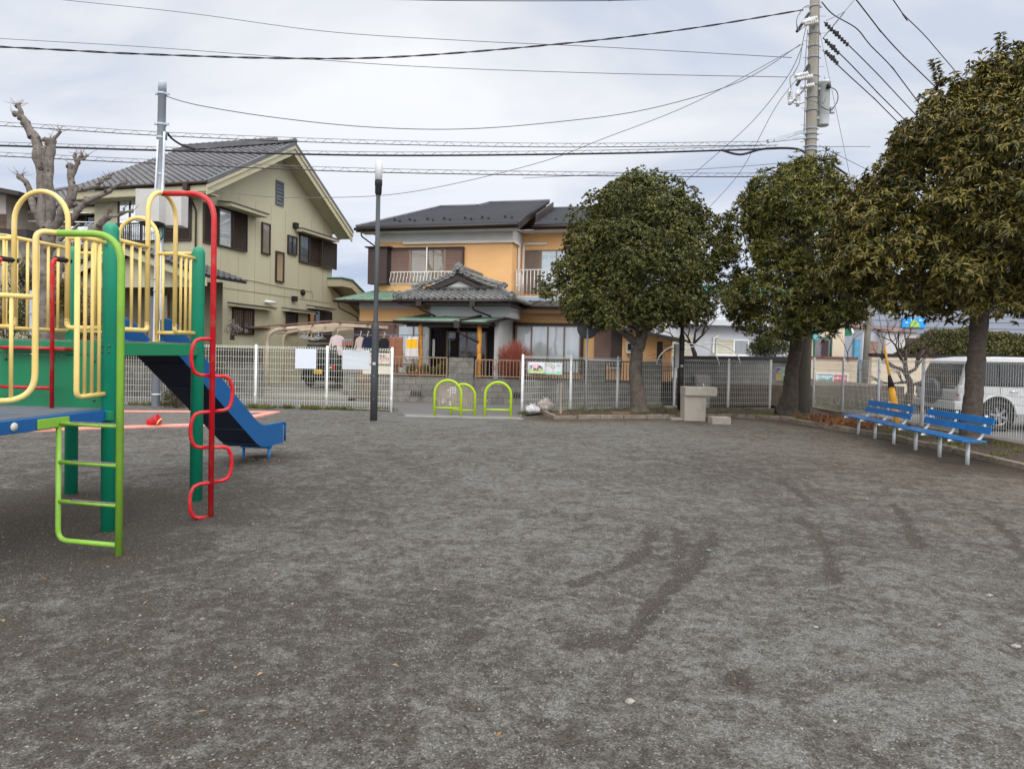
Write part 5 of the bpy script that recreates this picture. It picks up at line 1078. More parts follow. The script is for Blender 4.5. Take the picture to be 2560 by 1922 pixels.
s0,s1,z0,z1 = grect(580,768,835,632); win(gO, oh, s0, s1, z0, z1, 0, 2, m_lace, gm=m_gdark); grille(gO, oh, s0, s1, z0, z1); awning(gO, oh, s0-0.2, s1+0.9, z1+0.03, m_olived, m_tile, 0.35, 0.09)
s0,s1,z0,z1 = grect(714,780,832,742); win(gO, oh, s0, s1, z0, z1, 0, 1, m_lace, gm=m_gdark); grille(gO, oh, s0, s1, z0, z1); awning(gO, oh, s0-0.25, s1+0.8, z1+0.03, m_olived, m_tile, 0.35, 0.09)
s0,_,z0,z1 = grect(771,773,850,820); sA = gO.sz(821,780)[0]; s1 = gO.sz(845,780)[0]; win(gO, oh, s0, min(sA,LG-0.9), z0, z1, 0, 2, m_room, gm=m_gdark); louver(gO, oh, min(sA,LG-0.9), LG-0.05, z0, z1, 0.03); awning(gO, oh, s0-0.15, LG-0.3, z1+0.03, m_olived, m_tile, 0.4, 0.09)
mb = MB(); 
for (px,py) in ((735,564),(732,747)): s_, z_ = gO.sz(px,py); gO.box(MB(),s_-0.1,s_+0.1,0.0,0.16,z_-0.1,z_+0.1).build('vent_hood', m_blk, oh)
s_, z_ = gO.sz(755,731); mb.lathe(gO.P(s_,0.0,z_),[(0,0),(0.13,0),(0.13,0.09),(0,0.13)],16,axis=gO.N); mb.build('vent_hood', m_blk, oh)
s_, z_ = gO.sz(662,753); mb = MB(); mb.tube([gO.P(s_-0.05,0.05,z_),gO.P(s_+0.42,0.16,z_-0.03)],0.055,12); mb.build('wall_lamp', m_white, oh)
pl = [(534,688),(580,693),(640,703),(700,716),(760,726),(778,727),(781,738),(780,745)]; MB().tube([gO.P(*(lambda t_: (t_[0],0.03,t_[1]))(gO.sz(*p))) for p in pl],0.013,6).build('cable', m_olived, oh)
# lower annex at the back with its own lean-to
s_, z_ = gO.sz(826,690)
mb = MB(); mb.prism([gp(LG+0.02,-0.05,Z0h),gp(LG+3.6,-0.05,Z0h),gp(LG+3.6,-0.05,2.9),gp(LG+0.02,-0.05,4.35)], -gO.N*4*KO); mb.build('wall', m_olive, oh)
mb = MB(); mb.prism([gp(LG-0.35,0.7,4.35),gp(LG+0.5,0.7,4.35),gp(LG+4.6,0.7,2.70),gp(LG+4.6,0.7,3.02),gp(LG+0.5,0.7,4.66),gp(LG-0.35,0.7,4.66)], -gO.N*4.6*KO); mb.build('lean_to', m_olived, oh)
mb = MB(); mb.prism([gp(LG-0.4,0.75,4.68),gp(LG+0.5,0.75,4.68),gp(LG+4.65,0.75,3.04),gp(LG+4.65,0.75,3.10),gp(LG+0.5,0.75,4.74),gp(LG-0.4,0.75,4.74)], -gO.N*4.7*KO); mb.build('roof', mat('green_metal', (0.08,0.20,0.15), 0.6, 0.15, 3), oh)
# front wall windows and balcony
def frect(x0, x1, yt, yb, n=0.0, fr=fO):
    s0, z1 = fr.sz(x0, yt, n); s1, z0 = fr.sz(x1, yb, n); return s0, s1, z0, z1
s0,s1,z0,z1 = frect(298,356,502,604); win(fO, oh, s0, s1, z0, z1, 0, 2, m_lace)
s0,s1,z0,z1 = frect(409,480,500,602); louver(fO, oh, s1-1.75 if False else s0, s1, z0, z1, 0.03)
s2 = s0; s0,_,z0,z1 = frect(356,409,502,604); win(fO, oh, s0, s2, z0, z1, 0, 1, m_lace)
s0,s1,z0,z1 = frect(288,365,562,600,0.8); mb = MB(); 
for k in range(16): s = s0+(s1-s0)*k/15; fO.box(mb,s-0.012,s+0.012,0.78,0.80,z0-0.15,z1)
fO.box(mb,s0,s1,0.77,0.81,z1,z1+0.04); fO.box(mb,s0,s1,0.77,0.81,z0-0.18,z0-0.15); mb.build('balcony_rail', m_brown, oh)
mb = MB()
s0,s1,z0,z1 = frect(150,288,528,575,-1.2); 
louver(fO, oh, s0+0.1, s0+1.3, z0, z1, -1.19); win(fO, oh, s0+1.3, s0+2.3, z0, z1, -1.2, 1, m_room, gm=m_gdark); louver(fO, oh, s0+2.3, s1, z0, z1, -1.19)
mb = MB(); 
for (y,n_) in ((530,-0.2),(553,-0.1)):
    a = fO.P(fO.sz(70,y,n_)[0],n_,fO.sz(70,y,n_)[1]); b = fO.P(fO.sz(288,y+4,n_)[0],n_,fO.sz(288,y+4,n_)[1]); mb.tube([a,b],0.022,8)
mb.build('laundry_pole', m_white, oh)
s0,s1,z0,z1 = frect(165,290,575,590,-0.1); mb = MB()
for k in range(26): s = s0+(s1-s0)*k/25; fO.box(mb,s-0.01,s+0.01,-0.11,-0.09,z0-0.4,z1+0.1)
fO.box(mb,s0,s1,-0.12,-0.08,z1+0.1,z1+0.15); fO.box(mb,s0,s1,-1.2,-0.05,z0-0.5,z0-0.4); mb.build('balcony_rail', m_brown, oh)
# entrance: low gabled porch with tiles
ep = MB(); sC, zc = fO.sz(322,612,1.6)
s_r, z_r = fO.sz(530,690,1.6)
roof_plane(ep, [fO.P(s_r,1.9,z_r),fO.P(s_r,-0.0,z_r),fO.P(sC,0.0,zc),fO.P(sC,1.9,zc)],0.24,0.28,0.02,0.025,0.07,True,0,1)
roof_plane(ep, [fO.P(2*sC-s_r,-0.0,z_r),fO.P(2*sC-s_r,1.9,z_r),fO.P(sC,1.9,zc),fO.P(sC,0.0,zc)],0.24,0.28,0.02,0.025,0.07,True,0,1)
ep.build('porch_roof', [m_tile, m_tiled], oh, fix=False)
mb = MB()
for sg in (0,1):
    se = s_r if sg == 0 else 2*sC-s_r; mb.prism([fO.P(se,1.8,z_r-0.32),fO.P(sC,1.8,zc-0.32),fO.P(sC,1.8,zc-0.06),fO.P(se,1.8,z_r-0.06)], fO.N*0.05)
mb.build('bargeboard', m_olived, oh)
mb = MB(); zb_ = fO.sz(400,718,1.5)[1]; mb.prism([fO.P(2*sC-s_r+0.6,1.5,zb_),fO.P(s_r-0.5,1.5,zb_),fO.P(s_r-0.5,1.5,z_r-0.10),fO.P(sC,1.5,zc-0.35),fO.P(2*sC-s_r+0.6,1.5,z_r-0.10)],-fO.N*0.1); 
for s_ in (s_r-0.75, 2*sC-s_r+0.6): fO.box(mb,s_,s_+0.2,1.3,1.5,Z0h,zb_)
mb.build('porch_wall', m_olive, oh)
mb = MB(); fO.box(mb,2*sC-s_r+0.9,s_r-0.9,0.011,0.03,Z0h,zb_+0.3); mb.build('entrance_recess', mat('recess_wall',(0.25,0.22,0.15),0.85,0.1,2), oh)
s0,s1,z0,z1 = frect(348,402,735,860,0.4); win(fO, oh, s0, s1, z0, z1, 0.05, 2, mat('lattice_wood', (0.35,0.22,0.10), 0.7, 0.2, 4, streak=True), fm=mat('door_wood', (0.30,0.18,0.08), 0.6), name='entrance_door')
# ------------------------------------------------------------------ orange house
m_or = mat('orange_wall', (0.80,0.47,0.21), 0.85, 0.05, 0.8, bump=0.15, bs=80, dirt=(0.66,0.36,0.15), dirt_s=0.5, dirt_a=0.5)
m_orl = mat('orange_trim', (0.70,0.47,0.27), 0.8, 0.05, 1)
m_wallw = mat('white_plaster', (0.62,0.63,0.62), 0.85, 0.05, 0.8, dirt=(0.5,0.5,0.48), dirt_s=0.6, dirt_a=0.5, streak=True)
m_slate = mat('slate_roof', (0.115,0.12,0.135), 0.38, 0.12, 1.2, spec=0.6, dirt=(0.14,0.14,0.15), dirt_s=0.5, dirt_a=0.5)
m_dbr = mat('dark_brown_trim', (0.030,0.020,0.017), 0.45, 0.1, 4)
m_mbr = mat('mid_brown_shutter', (0.235,0.15,0.12), 0.55, 0.08, 3)
m_copper = mat('green_copper', (0.17,0.27,0.20), 0.6, 0.22, 2.5, dirt=(0.06,0.05,0.045), dirt_s=1.1, dirt_a=0.75)
m_silver = mat('old_silver_tile', (0.165,0.17,0.165), 0.5, 0.28, 3, dirt=(0.085,0.085,0.08), dirt_s=1.5, dirt_a=0.7)
KH = 1.10
U = Fr(-5.22,25.7,-0.09,24.4,KH); LU_ = 5.292
hh = thing('orange_house', 'two storey orange house with dark slate roof and a grey tiled Japanese porch', 'house', tuple(U.P(3,-3,0.7)))
mb = MB(); U.box(mb,0,LU_,-6.5,0,2.6,6.05); U.box(mb,LU_-0.5,8.9,-6.5,-1.47,0.7,6.2); U.box(mb,-0.15,4.0,-6.5,0.9,0.7,3.38); U.box(mb,4.0,9.35,-1.47,0.3,0.7,3.38); mb.build('wall', m_or, hh)
mb = MB(); zb1 = 5.68; U.box(mb,-0.012,LU_+0.012,-1.4,0.012,zb1,6.06); U.box(mb,-0.16,4.0,0.9,0.912,3.13,3.39); mb.build('white_band', m_wallw, hh)
mb = MB(); U.box(mb,-0.03,LU_+0.03,-1.4,0.03,zb1-0.075,zb1); U.box(mb,2.75,2.775,0.001,0.006,3.6,zb1-0.1); U.box(mb,4.0,9.4,0.3,0.75,3.02,3.20); mb.build('trim', m_orl, hh)
# main roof: front slope, raised right part, hip on the left, right wing
zE2 = 6.12; sl_ = 0.397
def rz(n): return zE2+(0.7-n)*sl_
rf_ = MB()
roof_plane(rf_, [U.P(-0.45,0.7,rz(0.7)),U.P(5.65,0.7,rz(0.7)),U.P(5.95,-3.3,rz(-3.3)),U.P(3.45,-3.3,rz(-3.3)),U.P(3.1,-2.75,rz(-2.75)),U.P(1.5,-2.75,rz(-2.75))],0.24,0.3,0,0.045,0.06,False)
roof_plane(rf_, [U.P(-0.45,-6.2,rz(0.7)),U.P(-0.45,0.7,rz(0.7)),U.P(1.5,-2.75,rz(-2.75))],0.24,0.3,0,0.045,0.06,False)
roof_plane(rf_, [U.P(5.9,-0.75,6.32),U.P(9.3,-0.75,6.32),U.P(9.3,-3.8,7.50),U.P(5.9,-3.8,7.50)],0.19,0.3,0,0.045,0.06,False)
roof_plane(rf_, [U.P(5.7,-7.2,rz(0.7)),U.P(-0.4,-7.2,rz(0.7)),U.P(1.5,-2.77,rz(-2.75)),U.P(5.9,-2.77,rz(-2.75))],0.24,0.3,0,0.045,0.06,False)
rfo = rf_.build('roof', [m_slate, m_dbr], hh, fix=False)
mb = MB(); mb.tube([U.P(1.5,-2.75,rz(-2.75)+.05),U.P(3.1,-2.75,rz(-2.75)+.05)],0.06,8); mb.tube([U.P(3.4,-3.3,rz(-3.3)+.05),U.P(5.95,-3.3,rz(-3.3)+.05)],0.06,8); mb.tube([U.P(-0.45,0.7,rz(0.7)+.03),U.P(1.5,-2.75,rz(-2.75)+.05)],0.05,8); mb.bar(U.P(3.1,-2.75,rz(-2.75)+.04),U.P(3.45,-3.3,rz(-3.3)+.05),0.1,0.1); mb.tube([U.P(5.9,-3.8,7.55),U.P(9.3,-3.8,7.55)],0.06,8); mb.build('ridge', m_slate, rfo)
for k, s in enumerate((0.75,1.35,2.05,2.7,3.5,4.15,5.0)):
    for j, n_ in enumerate((0.25,-0.02)):
        ss = s + (0.0 if j else 0.32); q = U.P(ss,n_,rz(n_)+0.05); MB().box(q.x-0.045,q.x+0.045,q.y-0.03,q.y+0.03,q.z-0.01,q.z+0.08).build('snow_guard', m_blk, rfo)
for s in (6.6,7.5,8.2): q = U.P(s,-1.3,6.55); MB().box(q.x-0.045,q.x+0.045,q.y-0.03,q.y+0.03,q.z-0.01,q.z+0.09).build('snow_guard', m_blk, rfo)
mb = MB(); U.box(mb,-0.45,5.65,0.66,0.70,rz(0.7)-0.19,rz(0.7)-0.03); gutter(mb, U.P(-0.48,0.77,rz(0.7)-0.09), U.P(5.68,0.77,rz(0.7)-0.07), 0.062)
mb.prism([U.P(5.66,0.72,rz(0.7)-0.24),U.P(5.66,-3.3,rz(-3.3)-0.24),U.P(5.66,-3.3,rz(-3.3)+0.03),U.P(5.66,0.72,rz(0.7)+0.03)], U.S*0.06); mb.prism([U.P(5.9,-1.0,rz(-0.9)-0.30),U.P(6.02,-3.5,rz(-3.3)-0.26),U.P(6.02,-3.5,rz(-3.3)+0.02),U.P(5.9,-1.0,rz(-0.9)+0.0)], U.S*0.06)
U.box(mb,5.9,9.3,-0.78,-0.75,6.13,6.27); gutter(mb, U.P(5.85,-0.68,6.22), U.P(9.3,-0.68,6.24), 0.062)
mb.tube(fillet([U.P(-0.2,0.77,rz(0.7)-0.15),U.P(-0.2,0.77,rz(0.7)-0.35),U.P(0.1,0.06,5.45),U.P(0.02,0.05,3.7)],0.08,4),0.03,8); mb.build('fascia', m_dbr, hh)
mb = MB(); U.box(mb,-0.4,5.6,-0.0,0.66,rz(0.7)-0.17,rz(0.7)-0.15); U.box(mb,5.3,9.1,-1.47,-0.78,6.12,6.15); mb.build('soffit', m_wallw, hh)
q = U.P(8.45,-0.85,6.42); mb = MB(); mb.box(q.x-0.35,q.x+0.8,q.y-0.5,q.y+0.6,q.z,q.z+0.05,0,lambda x,y,z: (x,y,z+(y-q.y)*0.3)); mb.build('skylight', mat('pale_metal', (0.55,0.6,0.66), 0.25, 0.05, 2, metal=0.5), rfo)
# upper windows, shutter box, railing
def urect(x0, x1, yt, yb, n=0.0): return frect(x0, x1, yt, yb, n, U)
s0,s1,z0,z1 = urect(930,975,623,712); mb = MB(); U.box(mb,s0,s1,0.001,0.32,z0,z1)
for k in range(9): z = z0+(z1-z0)*k/9; U.box(mb,s0-0.004,s1+0.004,0.0,0.326,z,z+0.012)
U.box(mb,s0-0.1,s1+0.15,0.0,0.42,z1,z1+0.04); mb.build('shutter_box', mat('umber_panel', (0.055,0.036,0.032), 0.6, 0.1, 3), hh)
s0,s1,z0,z1 = urect(981,1025,624,708); louver(U, hh, s0, s1, z0, z1, 0.02, m_mbr)
s0b = s1; s1b = U.sz(1114,660)[0]; win(U, hh, s0b, s1b, z0, z1, 0.0, 2, mat('shade_blind', (0.26,0.20,0.13), 0.9, 0.1, 4), fm=m_bronze, fw=0.055)
s2 = s1b; s3 = U.sz(1161,660)[0]; louver(U, hh, s2, s3-0.05, z0, z1, 0.02, m_mbr); mb = MB(); U.box(mb,s3-0.05,s3,0.0,0.13,z0-0.03,z1+0.04); U.box(mb,s0-0.08,s3,0.0,0.15,z1,z1+0.045); U.box(mb,s0-0.15,s0,0.0,0.12,z0-0.03,z1); mb.build('window_surround', m_dbr, hh)
def rail(fr, sa, sb_, za, zb, n, m, belly=0.0, step=0.11, root=None, r=0.013, name='balcony_rail'):
    mb = MB(); 
    for z in (za,zb): mb.tube([fr.P(sa,n,z),fr.P(sb_,n,z)],r*1.4,8)
    k = int((sb_-sa)/step)
    for i in range(k+1):
        s = sa+(sb_-sa)*i/k
        if belly: mb.tube([fr.P(s,n,zb),fr.P(s,n-0.02,zb-(zb-za)*0.25),fr.P(s,n+belly*0.3,zb-(zb-za)*0.5),fr.P(s,n+belly,zb-(zb-za)*0.72),fr.P(s,n+belly*0.9,zb-(zb-za)*0.88),fr.P(s,n,za)],r*0.8,6)
        else: mb.tube([fr.P(s,n,za),fr.P(s,n,zb)],r*0.8,6)
    return mb.build(name, m, root)
sa, zb = U.sz(976,680,0.45); sb_, _ = U.sz(1146,680,0.45); _, za = U.sz(980,709,0.45); rail(U, sa, sb_, za, zb, 0.42, m_white, 0.09, 0.125, hh)
mb = MB(); 
for s in (sa, sb_): 
    for z in (za,zb): mb.tube([U.P(s,0.0,z),U.P(s,0.42,z)],0.018,8)
s_, _ = U.sz(1066,660,0.4); mb.tube([U.P(s_,0.38,za-0.1),U.P(s_,0.38,z1)],0.022,8); mb.build('rail_bracket', m_white, hh)
m_duct = mat('duct_white', (0.70,0.68,0.62), 0.5, 0.05, 3)
sd_, zd = U.sz(1008,611,0.06); se_, ze_ = U.sz(1273,600,0.06); mb = MB(); zc_ = (zd+ze_)/2; U.box(mb,sd_,LU_+0.06,0.032,0.10,zc_-0.05,zc_+0.05)
U.box(mb,LU_+0.033,LU_+0.10,-0.75,0.10,zc_-0.045,zc_+0.045); U.box(mb,LU_+0.033,LU_+0.10,-0.85,-0.75,3.9,zc_+0.045)
s_, z_ = U.sz(1310,610,-1.4); s2_, _ = U.sz(1367,610,-1.4); U.box(mb,s_,s2_,-1.47,-1.39,z_-0.04,z_+0.04); U.box(mb,s_-0.05,s_+0.03,-1.47,-1.39,4.2,z_+0.04); mb.build('duct', m_duct, hh)
s0,s1,z0,z1 = urect(1314,1352,626,712,-1.45); louver(U, hh, s0, s1, z0-0.3, z1, -1.44, mat('taupe_shutter', (0.20,0.15,0.12), 0.6), 0.07, 'shutter', None, True)
s2,_ = U.sz(1352,640,-1.45); s3,_ = U.sz(1432,640,-1.45); win(U, hh, s2, s3, z0-0.3, z1, -1.46, 2, mat('pale_blue_curtain', (0.55,0.62,0.66), 0.9, 0.1, 3, streak=True), fm=m_bronze)
s_, z_ = U.sz(1291,675,-0.35); _, zl_ = U.sz(1291,742,-0.35); s2_ = s_+4.0; rail(U, s_, s2_, zl_, z_, -0.35, m_white, 0, 0.13, hh, 0.016)
mb = MB(); U.box(mb,s_-0.02,s2_,-1.47,-0.31,zl_-0.22,zl_-0.02); mb.build('balcony_slab', mat('blue_grey_slab', (0.36,0.42,0.48), 0.6, 0.1, 3), hh)
mb = MB(); 
for z in (z_,z_-0.55): mb.tube([U.P(s_,-0.35,z),U.P(s_,-1.40,z)],0.02,8)
for k in range(6): mb.tube([U.P(s_,-0.45-k*0.17,zl_),U.P(s_,-0.45-k*0.17,z_)],0.012,6)
mb.build('balcony_rail', m_white, hh)
MB().box(0,0.75,0,0.3,0,0.55,0,lambda x,y,z: U.P(s_+1.3+x,-0.9+y,zl_+z)).build('outdoor_unit', m_duct, hh, bevel=0.02)
# lower copper roofs
def seam_roof(name, pts, nse, m, root, th=0.04, under=m_dbr):
    p = [Vector(q) for q in pts]; mb = MB(); nrm = (p[1]-p[0]).cross(p[3]-p[0]).normalized(); nrm = nrm if nrm.z > 0 else -nrm
    mb.prism([q-nrm*th for q in p], nrm*th); 
    for k in range(nse+1):
        a = p[0].lerp(p[1],k/nse); b = p[3].lerp(p[2],k/nse); mb.bar(a+nrm*0.012,b+nrm*0.012,0.022,0.03,0,nrm)
    o = mb.build(name, m, root); MB().prism([q-nrm*(th+0.08) for q in p], nrm*0.076).build('fascia', under, o); return o
seam_roof('lower_roof', [U.P(-0.75,1.6,3.40),U.P(2.6,1.6,3.40),U.P(2.6,0.01,3.84),U.P(-0.02,0.01,3.84)], 10, m_copper, hh)
seam_roof('lower_roof', [U.P(-0.75,-6,3.40),U.P(-0.75,1.6,3.40),U.P(-0.02,0.01,3.84),U.P(-0.02,-6,3.84)], 16, m_copper, hh)
seam_roof('lower_roof', [U.P(5.6,1.05,3.25),U.P(9.7,1.05,3.25),U.P(9.7,-1.45,3.75),U.P(5.6,-1.45,3.75)], 12, m_dbr, hh)
mb = MB(); gutter(mb, U.P(-0.8,1.66,3.34), U.P(2.5,1.66,3.34), 0.05); gutter(mb, U.P(5.7,1.12,3.2), U.P(9.7,1.12,3.2), 0.05); mb.tube(fillet([U.P(-0.62,1.62,3.3),U.P(-0.6,1.6,3.1),U.P(-0.2,0.95,2.8),U.P(-0.2,0.95,0.8)],0.08,4),0.028,8); mb.build('gutter', m_dbr, hh)
# ground floor left: shutters and window
n9 = 0.9
mb = MB(); U.box(mb,-0.25,4.0,0.901,0.97,2.60,2.67); U.box(mb,-0.25,-0.12,0.9,1.0,1.0,2.6); mb.build('trim', m_dbr, hh)
s0 = U.sz(892,810,n9)[0]; s1 = U.sz(949,810,n9)[0]; s2 = U.sz(995,810,n9)[0]; s3 = U.sz(1076,810,n9)[0]
mb = MB(); U.box(mb,s0,s1,0.901,1.12,0.95,2.59); mb.build('shutter_box', MATS['umber_panel'], hh); louver(U, hh, s1, s2, 0.9, 2.59, 0.93, m_mbr); win(U, hh, s2, s3, 0.8, 2.59, n9, 2, m_lace, fm=m_bronze, mid=1.15)
# porch walls, entrance
sL = U.sz(1085,850,1.4)[0]; 
mb = MB(); 
zz1 = 3.30; U.box(mb,3.1,5.85,0.9,2.2,2.78,zz1); mb.build('porch_wall', m_wallw, hh)
s0 = U.sz(1087,850,0.95)[0]; s1 = U.sz(1236,850,2.2)[0]; sf0 = s1; sf1 = U.sz(1247,850,2.2)[0]
mb = MB(); U.box(mb,sf0,sf1,0.3,2.21,0.7,3.3); mb.build('porch_wall', m_wallw, hh); mb = MB(); U.box(mb,s0-0.14,s0-0.01,0.9,1.3,0.7,3.3); mb.build('porch_wall', m_wallw, hh)
mb = MB(); U.box(mb,s0,s1,0.901,0.95,0.7,2.78); U.box(mb,s0,s1,0.95,1.6,2.42,2.56); U.box(mb,s0,s0+0.07,0.95,1.5,0.7,2.5); U.box(mb,s1-0.07,s1,0.95,1.5,0.7,2.5); mb.build('entrance_recess', m_dbr, hh)
sd0 = s0+0.60; sd1 = s1-0.50
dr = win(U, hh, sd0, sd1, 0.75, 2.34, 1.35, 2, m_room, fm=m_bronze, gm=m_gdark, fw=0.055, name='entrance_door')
mb = MB()
for k in range(26): z = 0.85+k*0.056; U.box(mb,sd0+0.06,sd1-0.06,1.40,1.412,z,z+0.018)
mb.build('lattice', m_dbr, dr)
mb = MB()
for (a,b) in ((s0+0.07,sd0-0.03),(sd1+0.03,s1-0.07)):
    k = a; mb = MB()
    while k < b: U.box(mb,k,k+0.018,1.36,1.40,0.75,2.36); k += 0.06
    U.box(mb,a,b,1.365,1.395,2.361,2.41); mb.build('entrance_lattice', m_brown, hh)
mb = MB(); U.box(mb,s0+0.10,s0+0.19,1.41,1.44,1.45,2.05); mb.build('name_plate', m_white, hh)
mb = MB(); U.box(mb,s0-0.11,s0-0.04,1.301,1.33,1.5,1.68); mb.build('intercom', mat('intercom_grey', (0.3,0.36,0.4), 0.4), hh)
# right ground window and shutter
s0,s1,z0,z1 = urect(1290,1449,812,1000,0.3); win(U, hh, s0, s1, 0.95, z1, 0.3, 4, m_lace, fm=m_bronze, fw=0.055, mid=1.42)
mb = MB(); U.box(mb,s0-0.05,s0,0.3,0.42,0.9,z1+0.1); U.box(mb,s1,s1+0.09,0.3,0.40,0.9,z1+0.1); U.box(mb,s0-0.05,s1+0.09,0.3,0.42,z1,z1+0.07); U.box(mb,s0+0.5,s1+0.3,0.3,0.36,z1+0.22,z1+0.29,1); mb.build('window_surround', [m_dbr, m_orl], hh)
s0 = U.sz(1486,850,0.3)[0]; s1 = U.sz(1529,850,0.3)[0]; s2 = U.sz(1556,850,0.3)[0]; louver(U, hh, s0, s1, 1.35, 2.62, 0.32, m_mbr); mb = MB(); U.box(mb,s1,s2,0.30,0.5,1.2,2.62); mb.build('shutter_box', MATS['umber_panel'], hh)
rail(U, s0-0.1, s2, 1.2, 1.45, 0.65, m_white, 0, 0.09, hh, 0.014, 'window_rail')
# corrugated shed on the right
sS0 = U.sz(1556,850,0.5)[0]; sS1 = U.sz(1678,850,0.5)[0]; zt0 = U.sz(1556,818,0.6)[1]; zt1 = U.sz(1700,853,0.6)[1]; sS2 = U.sz(1706,850,0.6)[0]
mb = MB(); mb.prism([U.P(sS0,0.5,0.7),U.P(sS1,0.5,0.7),U.P(sS1,0.5,zt1+0.05),U.P(sS0,0.5,zt0-0.1)], -U.N*3)
k = sS0
while k < sS1: U.box(mb,k,k+0.05,0.501,0.512,0.75,zt1+0.0); k += 0.10
sh = mb.build('shed_wall', m_or, hh)
mb = MB(); a = U.sz(1642,880,0.5)[0]; b = U.sz(1656,880,0.5)[0]; U.box(mb,a,b,0.513,0.53,0.7,zt1-0.02); mb.build('shed_door', m_dbr, hh)
mb = MB(); mb.prism([U.P(sS0-0.4,0.95,zt0-0.02),U.P(sS2,0.95,zt1-0.02),U.P(sS2,0.95,zt1+0.07),U.P(sS0-0.4,0.95,zt0+0.10)], -U.N*3.4); mb.build('shed_roof', mat('dark_sheet_roof', (0.06,0.06,0.07), 0.5, 0.2, 3), hh)
mt = MB(); a, z_ = U.sz(1566,856,0.5); b, zb_ = U.sz(1584,884,0.5); U.box(mt,a,b,0.513,0.62,zb_,z_); o = mt.build('electric_meter', m_duct, hh, bevel=0.02); mt = MB(); U.box(mt,a+0.06,b-0.06,0.62,0.66,zb_+0.12,z_-0.04); mt.build('meter_dial', m_blk, o)
mb = MB()
for sg in (0.08,0.22): mb.tube([U.P(a+sg,0.55,zb_)]+[U.P(a+sg+0.06-0.06*math.cos(q),0.55,zb_-0.08-0.08*math.sin(q)) for q in np.linspace(0,math.pi,8)]+[U.P(a+sg+0.12,0.55,zb_)],0.012,6)
mb.build('meter_cable', m_blk, o)
# tiled porch roof (hip and gable)
zp, zq = 3.30, 4.20; nF, nG, sM, sA_, sB_ = 3.0, 2.35, 4.15, 2.15, 6.15
tp_ = MB()
roof_plane(tp_, [U.P(sA_,nF,zp),U.P(sB_,nF,zp),U.P(sB_-0.66,nG,zp+0.37),U.P(sA_+0.66,nG,zp+0.37)],0.2,0.25,0.03,0.03,0.07)
roof_plane(tp_, [U.P(sA_,0.0,zp),U.P(sA_,nF,zp),U.P(sA_+0.66,nG,zp+0.37),U.P(sM,nG+0.05,zq),U.P(sM,0.0,zq)],0.2,0.25,0.03,0.03,0.07)
roof_plane(tp_, [U.P(sB_,nF,zp),U.P(sB_,0.0,zp),U.P(sM,0.0,zq),U.P(sM,nG+0.05,zq),U.P(sB_-0.66,nG,zp+0.37)],0.2,0.25,0.03,0.03,0.07)
pro = tp_.build('porch_roof', [m_silver, m_dbr], hh, fix=False)
mb = MB()
def roll(a, b, r=0.075, n=10, base=True):
    mb = MB(); a = Vector(a); b = Vector(b); mb.tube([a,b],r,10); d = (b-a).normalized()*0.015
    for k in range(n+1): p = a.lerp(b,k/n); mb.tube([p-d,p+d],r*1.14,10)
    if base: mb.bar(a-Vector((0,0,r)),b-Vector((0,0,r)),r*2.6,r*1.1)
    mb.build('ridge', m_silver, pro, fix=False)
def disc(p, r=0.1, ax=None): MB().lathe(p,[(0,-0.03),(r,-0.03),(r,0.02),(r*0.8,0.035),(r*0.75,0.025),(0,0.03)],16,axis=ax or U.N).build('eave_tile', m_silver, pro)
roll(U.P(sM,nG+0.15,zq+0.2),U.P(sM,-0.0,zq+0.2),0.09,9); mb.bar(U.P(sM,nG+0.1,zq+0.06),U.P(sM,0.0,zq+0.06),0.26,0.16)
roll(U.P(sA_+0.66,nG,zp+0.43),U.P(sA_-0.02,nF+0.03,zp+0.10),0.065,4); roll(U.P(sB_-0.66,nG,zp+0.43),U.P(sB_+0.02,nF+0.03,zp+0.10),0.065,4)
roll(U.P(sM-0.35,nG-0.12,zq-0.06),U.P(sA_+0.45,nG-0.02,zp+0.46),0.06,7,False); roll(U.P(sM+0.35,nG-0.12,zq-0.06),U.P(sB_-0.45,nG-0.02,zp+0.46),0.06,7,False)
roll(U.P(sM+0.18,nG-0.10,zq+0.02),U.P(sB_-0.42,nG-0.10,zp+0.50),0.06,8,False); roll(U.P(sM-0.18,nG-0.10,zq+0.02),U.P(sA_+0.42,nG-0.10,zp+0.50),0.06,8,False)
for sg in (-1,1):    # thick verge tiles along the gable
    for k in range(7):
        t_ = k/6; s_ = sM+sg*(0.12+1.42*t_); z_ = zq-0.02-(zq-zp-0.42)*t_+0.04*math.sin(math.pi*t_)*-1; disc(U.P(s_,nG+0.20,z_+0.04),0.07)
disc(U.P(sB_-0.05,nF+0.05,zp+0.16),0.10); disc(U.P(sA_+0.05,nF+0.05,zp+0.16),0.10); disc(U.P(sB_-0.45,nG+0.15,zp+0.50),0.10)
for k in range(17): disc(U.P(sA_+0.08+k*(sB_-sA_-0.16)/16,nF+0.02,zp+0.035),0.052)
for k in range(11): disc(U.P(sB_+0.02,nF-0.2-k*0.27,zp+0.035),0.052,U.S)
pts = [(-0.22,-0.12),(-0.26,0.05),(-0.16,0.10),(-0.2,0.24),(-0.08,0.28),(0,0.36),(0.08,0.28),(0.2,0.24),(0.16,0.10),(0.26,0.05),(0.22,-0.12),(0,-0.02)]
mb.prism([U.P(sM+a*0.75,nG+0.12,zq+0.10+b*0.7) for a,b in pts], U.N*0.10); disc(U.P(sM,nG+0.24,zq+0.16),0.08)
mb.build('ridge_tiles', m_silver, pro, fix=False)
mb = MB()
